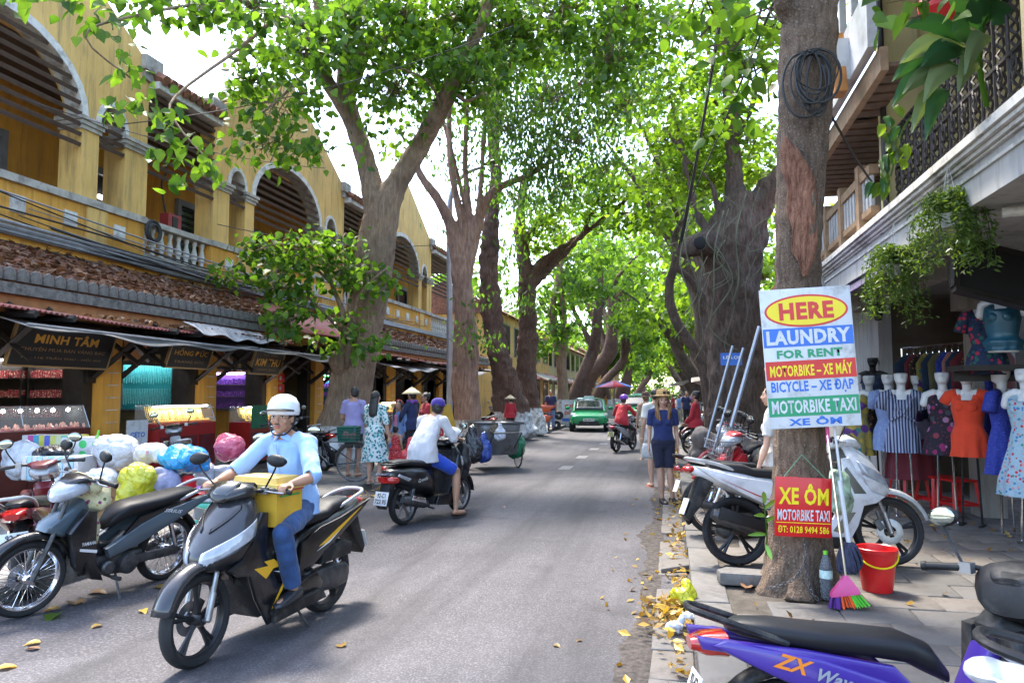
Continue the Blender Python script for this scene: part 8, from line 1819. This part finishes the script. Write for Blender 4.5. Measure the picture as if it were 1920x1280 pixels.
hangbag(P_(884, 868, 15.6), .26, .75, m_blkb, 'black garbage bag hanging on the near side of the cart'); hangbag(P_(907, 866, 15.7), .20, .62, film('deep_blue_film', (.02, .06, .30)), 'deep blue garbage bag on the cart'); hangbag(P_(966, 858, 16.6), .24, .72, film('green_film', (.01, .22, .10)), 'green garbage bag at the far end of the cart'); hangbag(P_(938, 826, 15.9), .14, .36, m_clear, 'clear bag of scraps tied to the cart rim'); hangbag(P_(925, 812, 16.0), .12, .3, M('brown_mop', (.16, .12, .08), rough=.95, var=.5, scale=30, bump=1, bscale=50), 'shaggy brown mop bundle on the cart rim', 'mop')
hangbag((-3.68, 10.15, .42), .16, .62, film('shiny_red_film', (.45, .01, .02)), 'shiny red bag hanging beside the white-shirted rider', 'plastic_bag')
# bicycle with green basket
BC = thing('bicycle', 'old black bicycle with dark green plastic basket beside the couple', 'bicycle', at(636, 903, z=.12), R(-78)); 
spwheel(BC, (0, .28, .34), .34); spwheel(BC, (0, -.76, .34), .34)
b = MB(); b.tube([(0, .28, .34), (0, -.18, .30), (0, -.36, .82)], .016, 6); b.tube([(0, -.18, .30), (0, -.62, .72), (0, -.76, .34)], .016, 6); b.tube([(0, -.33, .75), (0, -.62, .72)], .016, 6); b.tube([(0, -.6, .7), (0, -.56, .98)], .014, 6); b.tube([(0, .28, .34), (0, -.33, .72)], .012, 6); part(b, 'bike_frame', m_black_paint, BC)
b = MB(); b.tube([(-.28, -.42, 1.0), (-.1, -.55, .98), (.1, -.55, .98), (.28, -.42, 1.0)], .012, 6); part(b, 'handlebar', m_alu, BC); b = MB(); b.ell((0, -.37, .86), (.09, .13, .04), 12, 6); part(b, 'saddle', m_seat, BC)
fender(BC, .28, .36, m_black_paint, 20, 190, .03, None, 'mudguard')
b = MB(); b.tube([(-.06, -.25, .70), (-.06, .45, .70), (.06, .45, .70), (.06, -.25, .70)], .008, 5); b.tube([(.06, .3, .70), (.05, .28, .34)], .007, 5); b.tube([(-.06, .3, .70), (-.05, .28, .34)], .007, 5); part(b, 'rear_rack', m_dmet, BC)
b = MB(); mgb = M('dark_green_plastic', (.008, .09, .065), rough=.4, var=.2)
for k in range(6): z = .72 + k * .05; e = 1 + k * .03; b.tube([(-.17 * e, -.13 * e + .14, z), (.17 * e, -.13 * e + .14, z), (.17 * e, .15 * e + .16, z), (-.17 * e, .15 * e + .16, z), (-.17 * e, -.13 * e + .14, z)], .010, 4)
for k in range(12):
    f = -.16 + .029 * k
    for y_ in (.01, .31): b.tube([(f, y_, .72), (f * 1.15, y_ + (.02 if y_ > .1 else -.02), .97)], .008, 4)
    for x_ in (-1, 1): b.tube([(x_ * .17, .01 + .025 * k, .72), (x_ * .195, .01 + .025 * k, .97)], .008, 4)
b.box((0, .16, .715), (.34, .3, .012)); part(b, 'basket', mgb, BC)
t = thing('basket_goods', 'bottles and pink packs inside the green bicycle basket', 'goods', at(636, 903, z=.12), R(-78)); b = MB(); b.ell((0, .1, .80), (.1, .08, .09), 8, 6); b.ell((.05, .24, .79), (.09, .06, .09), 8, 6); b.build('pack', m_pinkb, t)
# taxis
m_taxi = paint('taxi_green', (.006, .26, .085), dirt=False, rough=.2); m_wind = M('car_glass', (.02, .03, .03), rough=.12, var=.8, scale=5)
def car(label, loc, rz, van=False, plate_=('43A 094.74',)):
    t = thing('taxi', label, 'taxi', loc, rz, 'green taxis on the road'); h = .12 if van else 0
    st = [(2.12, 0, .50, .62, .16), (2.05, 0, .52, .76, .22), (1.80, 0, .54, .82, .27), (1.2, 0, .57, .845, .32), (.6, 0, .59, .85, .35), (-1.2, 0, .60, .85, .36), (-1.8, 0, .62, .82, .32), (-2.1, 0, .66, .74, .26)]
    b = MB(); b.loft([(y, x, z + h * .5, w_, hh_ + h * .5) for y, x, z, w_, hh_ in st], 24, 4.5); part(b, 'body', m_taxi, t, 50)
    b = MB(); b.loft([(1.30, 0, .90 + h, .74, .02, 4), (.55, 0, 1.14 + h, .72, .26, 4), (.0, 0, 1.18 + h, .70, .30, 4), (-.8, 0, 1.18 + h, .70, .30, 4), (-1.5, 0, 1.12 + h, .68, .16, 4), (-1.85, 0, 1.0 + h, .68, .03, 4)], 24, 4); part(b, 'cabin', m_taxi, t, 50)
    b = MB(); b.grid(lambda u, v: (lerp(-.64, .64, u) * (1 - .08 * v), lerp(1.29, .52, v), lerp(.93, 1.415, v) + h + .022 - .02 * (2 * u - 1) ** 2), 8, 4); q = part(b, 'windscreen', m_wind, t, 180); q.modifiers.new('s', 'SOLIDIFY').thickness = .012
    for s in (-1, 1):
        b = MB(); b.prism([(.62, 1.02 + h), (.30, 1.36 + h), (-.75, 1.40 + h), (-1.35, 1.08 + h)], s * .66, s * .735, 'yz', .01); part(b, 'side_window', m_wind, t)
        b = MB(); b.prism([(1.62, .66), (2.02, .60), (2.0, .74), (1.66, .82)], s * .55, s * .80, 'yz', .03); part(b, 'headlight', m_lens, t)
        b = MB(); b.box((s * .58, 2.06, .38), (.2, .1, .1)); part(b, 'fog_lamp', m_blkp, t)
        b = MB(); b.ell((s * .96, .75, 1.02 + h), (.12, .07, .08), 10, 6); part(b, 'mirror', m_taxi, t)
        for y in (1.35, -1.30):
            b = MB(); b.lathe([(.14, -.10), (.27, -.10), (.30, -.07), (.30, .07), (.27, .10), (.14, .10)], 20, (s * .76, y, .30), 'x'); w_ = part(b, 'wheel', m_rub, t); b = MB(); b.lathe([(0, s * .105), (.17, s * .095), (.19, s * .07)], 14, (s * .76, y, .30), 'x'); b.build('rim', m_alu, w_)
    b = MB(); b.prism([(-.50, .28), (.50, .28), (.40, .48), (-.40, .48)], 2.06, 2.15, 'xz', .02); part(b, 'lower_grille', m_blkp, t); b = MB(); b.box((0, 2.07, .655), (1.0, .06, .05)); part(b, 'grille', m_chr, t)
    b = MB(); b.box((0, 2.165, .53), (.48, .02, .12)); p_ = part(b, 'number_plate', m_plate, t); text(plate_[0], .42, .07, m_blktxt, p_, frame((0, 2.177, .53), (-1, 0, 0), (0, 0, 1)), .02)
    b = MB(); b.box((0, -.1, 1.50 + h), (.5, .16, .12), taper=.85); part(b, 'roof_sign', m_signw, t); b = MB()
    for s in (-1, 1): b.tube(spline([(s * .5, 1.06, 1.02 + h), (s * .1 + .2, .85, 1.15 + h)], 3), .008, 4)
    part(b, 'wiper', m_blkp, t)
car('first green taxi with white roof sign, coming towards us at the left', (-3.75, 34.3, 0), PI + .10); car('second taller green taxi behind the red rider, coming towards us', (-1.75, 38.5, 0), PI + .03, True, ('92A 118.07',)); car('third pale-roofed green car far down the street', (-1.9, 58, 0), PI + .02, True, ('92A 004.31',))
# wheelbarrow pair, vendor cart, boards
for i, (px, py, lab) in enumerate(((1012, 806, 'orange wheelbarrow parked on the left pavement edge'), (1016, 788, 'second orange wheelbarrow stacked upon the first'))):
    d_ = 31.5; t = thing('wheelbarrow', lab, 'wheelbarrow', at(1012, 806, z=.12) + V((.1 * i, .1 * i, .42 * i)), R(-70), 'orange wheelbarrows'); m_or = paint('orange_enamel', (.55, .09, .02))
    b = MB(); b.loft([(.34, 0, 0, .22, .36), (.62, 0, 0, .36, .56)], 16, 5, 'z', (True, False)); q = part(b, 'tray', m_or, t); q.modifiers.new('s', 'SOLIDIFY').thickness = .015
    b = MB()
    for s in (-1, 1): b.tube([(s * .2, .7, .22), (s * .24, -.2, .36), (s * .3, -.9, .60)], .018, 6); b.tube([(s * .24, -.3, .36), (s * .24, -.4, .0)], .016, 6)
    part(b, 'frame', m_alu, t); b = MB(); b.lathe([(.05, -.05), (.17, -.06), (.20, 0), (.17, .06), (.05, .05)], 18, (0, .72, .20), 'x'); part(b, 'wheel', m_rub, t)
t = thing('notice_board', 'white street notice board with red letters behind the first taxi', 'sign', at(1073, 800, z=.12)); b = MB(); b.box((0, 0, .75), (.95, .05, 1.0)); b.build('board', m_signw, t); text('ĐIỂM', .7, .22, m_signr, t, frame((0, -.03, 1.0), (1, 0, 0), (0, 0, 1)), .04); text('DỪNG', .7, .2, m_signr, t, frame((0, -.03, .66), (1, 0, 0), (0, 0, 1)), .04); b = MB(); b.box((0, -.027, .33), (.94, .006, .14)); b.build('blue_band', m_signb, t)
t = thing('vendor_cart', 'street vendor stall under a red and blue umbrella behind the first taxi', 'stall', at(1152, 790, z=0)); b = MB(); b.box((0, 0, .6), (1.1, .7, .8)); b.build('stall_box', m_alu, t); b = MB(); b.cyl((0, 0, .9), (0, 0, 2.4), .03, n=6); b.build('umbrella_pole', m_alu, t)
b = MB()
for k in range(8): b.mat(k % 3); a0, a1 = 2 * PI * k / 8, 2 * PI * (k + 1) / 8; b.add([(0, 0, 2.45), (1.2 * math.cos(a0), 1.2 * math.sin(a0), 2.05), (1.2 * math.cos(a1), 1.2 * math.sin(a1), 2.05)], [(0, 1, 2)])
o = b.build('umbrella', [m_redc, cloth('blue_canvas', (.03, .12, .45)), cloth('rose_canvas', (.5, .15, .2))], t); o.modifiers.new('s', 'SOLIDIFY').thickness = .01
t = thing('yellow_board', 'plain yellow board leaning behind the lamp post', 'board', at(815, 842, z=.12)); b = MB(); b.prism([(-.75, .25), (.45, .25), (.62, .55), (.45, 1.25), (-.75, 1.25)], 0, .04, 'xz'); b.build('board', M('yellow_ply', (.55, .34, .04), rough=.6, var=.15), t)
t = thing('street_bin_sign', 'small white sandwich board by the lamp post with number 10', 'sign', at(826, 858, z=.12)); b = MB(); b.box((0, 0, .45), (.4, .05, .8), rot=(.1, 0, 0)); b.build('board', m_signw, t); text('10', .22, .2, m_signr, t, frame((0, -.10, .62), (1, 0, 0), (0, -.1, 1)), .03); b = MB(); b.box((0, -.05, .3), (.3, .02, .2), rot=(.1, 0, 0)); b.build('green_patch', m_signg, t)
# leaning poles, tents and blue plaque on the right, before the giant tree
for i, (a, c_, lab) in enumerate((((1322, 838, 11.5), (1374, 648, 11.6), 'leftmost of three metal poles leaning by the giant trunk'), ((1336, 850, 11.0), (1394, 652, 11.2), 'middle of three metal poles leaning by the giant trunk'), ((1352, 866, 10.2), (1424, 612, 10.4), 'nearest and brightest metal pole leaning left of the white sign'))): b = MB(); b.cyl(P3(*a), P3(*c_), .022 if i < 2 else .028, n=8); b.add([], []); top(b, 'tent_pole', m_galv, lab, 'pole', 'metal tent poles')
def tent(px0, px1, py0, py1, d0, d1, mt, lab):
    b = MB(); A_, B_, C_, D2 = P3(px0, py0, d0), P3(px1, py0 - 12, d0), P3(px1, py1, d1), P3(px0, py1 + 8, d1); b.grid(lambda u, v: lerp(lerp(A_, B_, u), lerp(D2, C_, u), v) - V((0, 0, .25 * math.sin(PI * u) * math.sin(PI * v))), 10, 6); o = top(b, 'market_awning', mt, lab, 'awning', 'pale market awnings on the right', smooth=180); o.modifiers.new('s', 'SOLIDIFY').thickness = .012
m_canv = cloth('beige_canvas', (.45, .36, .26)); tent(1296, 1362, 716, 700, 20, 23, m_canv, 'beige awning sagging over the right pavement bikes'); tent(1330, 1375, 700, 682, 19, 21, m_whtb, 'whiter awning above the beige one'); tent(1250, 1300, 722, 712, 50, 60, m_whtb, 'pale awning far at the end of the street')
t = thing('street_plaque', 'small blue street plaque on the giant trunk', 'sign', P3(1371, 673, 14.4)); b = MB(); b.box((0, 0, 0), (.40, .03, .24)); b.build('plaque', m_signb, t); text('LÊ LỢI', .3, .08, m_whttxt, t, frame((0, -.017, .03), (1, 0, 0), (0, 0, 1)), .02)
t = thing('motorbike_cover', 'taupe cover thrown over the farthest of the pavement motorbikes', 'cover', (.95, 13.2, .13)); b = MB(); b.ell((0, 0, .55), (.70, .26, .34), 16, 10); b.ell((-.45, 0, .78), (.2, .34, .2), 12, 8); b.box((0, 0, .35), (1.3, .4, .4)); remesh(b, 'cover_cloth', cloth('taupe_cover', (.17, .14, .12)), t, .04, 3, .05, 5)
# plain house beyond the arcade and house fronts far along both sides
def house(label, x0, y0, x1, y1, h, mt, roof, side, n):
    t = thing('shop_house', label, 'building', ((x0 + x1) / 2, (y0 + y1) / 2, 0)); cx, cy = (x0 + x1) / 2, (y0 + y1) / 2; xf = (x1 if side > 0 else x0)
    b = MB(); b.box2((x0, y0, 0), (x1, y1, h)); b.build('walls', mt, t, world=True)
    b = MB(); b.rings([[V((x0 - .3, y0 - .1, h + .003)), V((x1 + .3, y0 - .1, h + .003)), V((x1 + .3, y1 + .1, h + .003)), V((x0 - .3, y1 + .1, h + .003))], [V((cx - .1, y0, h + 1.6)), V((cx + .1, y0, h + 1.6)), V((cx + .1, y1, h + 1.6)), V((cx - .1, y1, h + 1.6))]]); b.build('roof', roof, t, world=True)
    for k in range(n):
        y = lerp(y0, y1, (k + .5) / n); e = side * .03
        for z0, z1, nm in ((.2, 2.5, 'shopfront'), (3.6, 5.2, 'window')):
            if z1 > h: continue
            b = MB(); b.box2((xf - .05, y - (y1 - y0) / n * .33, z0), (xf + e, y + (y1 - y0) / n * .33, z1)); w_ = b.build(nm, m_frame, t, world=True); b = MB(); b.box2((xf + e, y - (y1 - y0) / n * .29, z0 + .08), (xf + e + side * .01, y + (y1 - y0) / n * .29, z1 - .08)); b.v = [wm(t).inverted() @ p for p in b.v]; b.build('pane', m_glassd, w_)
        b = MB(); b.grid(lambda u, v: (xf + side * 1.3 * v, y + (u - .5) * (y1 - y0) / n * .95, 2.95 - .5 * v - .05 * math.sin(u * 9)), 8, 3); q = b.build('awning', (m_tarp, m_red, m_canv)[k % 3], t, world=True); q.modifiers.new('s', 'SOLIDIFY').thickness = .02
house('low yellow shop house just beyond the arcade on the left', -14, 35, -8.2, 50, 5.6, m_yel, m_tile, 1, 5); house('cream shop house far on the left behind the trunks', -14, 51, -8.6, 80, 5.4, m_cream, m_tile, 1, 9); house('ochre row farthest on the left', -14, 81, -8.6, 125, 5.8, m_yel2, m_tile, 1, 12)
house('grey-white house behind the giant tree on the right', 4.4, 24.5, 10, 40, 5.4, m_greyw, m_tile, -1, 5); house('cream row on the right beyond the awnings', 4.6, 41, 10, 75, 5.6, m_cream, m_tile, -1, 10); house('yellow row farthest on the right', 4.6, 76, 10, 125, 5.6, m_yel, m_tile, -1, 12)
# ================================================================== FALLEN LEAVES, GUTTER LITTER
rr = random.Random(21); pts = []
for _ in range(480): y = rr.uniform(4.5, 24); pts.append((rr.gauss(.04, .06), y, .045 + rr.random() * .03))
for _ in range(190): pts.append((rr.gauss(-.05, .10), rr.gauss(5.75, .24), .04 + rr.random() * .08))
for _ in range(80): pts.append((rr.uniform(-.6, .1), rr.uniform(4, 14), .015))
for _ in range(120): pts.append((rr.gauss(-5.1, .12), rr.uniform(9, 13), .02))
for _ in range(110): pts.append((rr.uniform(.5, 4), rr.uniform(5, 12), .148))
scatter_quads('gutter_leaves', pts, .08, m_yleaf)
LL = ('fresh green leaf on the road below the steel-blue motorbike', 'yellow leaf by the front wheel of the steel-blue motorbike', 'long yellow leaf under the engine of the steel-blue motorbike', 'yellow leaf under the pedal of the steel-blue motorbike', 'small yellow leaf just above the fresh green one', 'yellow leaf between the two nearest front wheels', 'yellow leaf behind the rear wheel of the steel-blue motorbike', 'yellow leaf at the bottom left corner', 'small brown leaf close to the bottom left corner', 'long yellow leaf alone on the asphalt right of the ridden scooter', 'tiny yellow leaf in the middle of the near road', 'small yellow leaf left of the ridden scooter wheel', 'large curled brown leaf at the sign tree foot', 'smaller brown leaf next to the curled one at the trunk', 'tiny yellow leaf low in the middle of the road', 'leaf in the middle of the yellow drift at the left kerb', 'leaf at the left end of the yellow drift at the left kerb', 'leaf at the right end of the yellow drift at the left kerb', 'yellow leaf below the orange-red dress', 'yellow leaf below the striped dress', 'brown leaf on the road right of the black rounded scooter', 'tiny brown leaf near the front wheel of the black rounded scooter')
m_lf = [m_yleaf, m_litter, m_leafC]
for i, (px, py, s, k) in enumerate(((97, 1157, .17, 2), (60, 1205, .10, 0), (140, 1128, .18, 0), (185, 1110, .16, 0), (95, 1142, .12, 0), (270, 1145, .10, 0), (300, 1100, .12, 0), (18, 1250, .12, 0), (60, 1215, .09, 1), (640, 1208, .10, 0), (1085, 1200, .05, 0), (180, 1173, .09, 0), (1400, 1098, .14, 1), (1425, 1095, .10, 1), (1045, 1210, .06, 0), (680, 935, .2, 0), (655, 940, .2, 0), (700, 930, .18, 0), (1750, 985, .08, 0), (1695, 965, .08, 0), (945, 950, .10, 1), (905, 972, .06, 1))):
    p = at(px, py, z=.01 if px < 1300 else .15); b = MB(); tv, tf = LT['heart']; b.add([(x * .9, y - .5, z + .06 * math.sin(y * 3)) for x, y, z in tv], tf); o = b.build('fallen_leaf', m_lf[k], None, smooth=180); a = o.data.attributes.new('rnd', 'FLOAT', 'POINT'); a.data.foreach_set('value', [rr.random()] * 9); o.location = p; o.scale = (s,) * 3; o.rotation_euler = (rr.uniform(-.1, .1), rr.uniform(-.2, .2), rr.random() * 6.28)
    tag(o, LL[i], 'leaf', 'fallen leaves on the ground')
for loc, mt, lab, w, h in (((.06, 5.9, .03), m_yelb, 'crumpled yellow plastic bag in the right gutter', .10, .22), ((.10, 5.55, .03), m_whtb, 'crumpled white paper in the right gutter', .07, .12), ((.0, 5.35, .03), m_clear, 'crumpled clear wrapper in the leaf heap', .07, .10)):
    t = thing('litter', lab, 'litter', loc); b = MB(); b.ell((0, 0, h * .4), (w, w * .8, h * .4), 12, 8); b.ell((w * .4, .02, h * .6), (w * .5, w * .4, h * .5), 10, 6); remesh(b, 'film', mt, t, .012, 1, .035, 16)
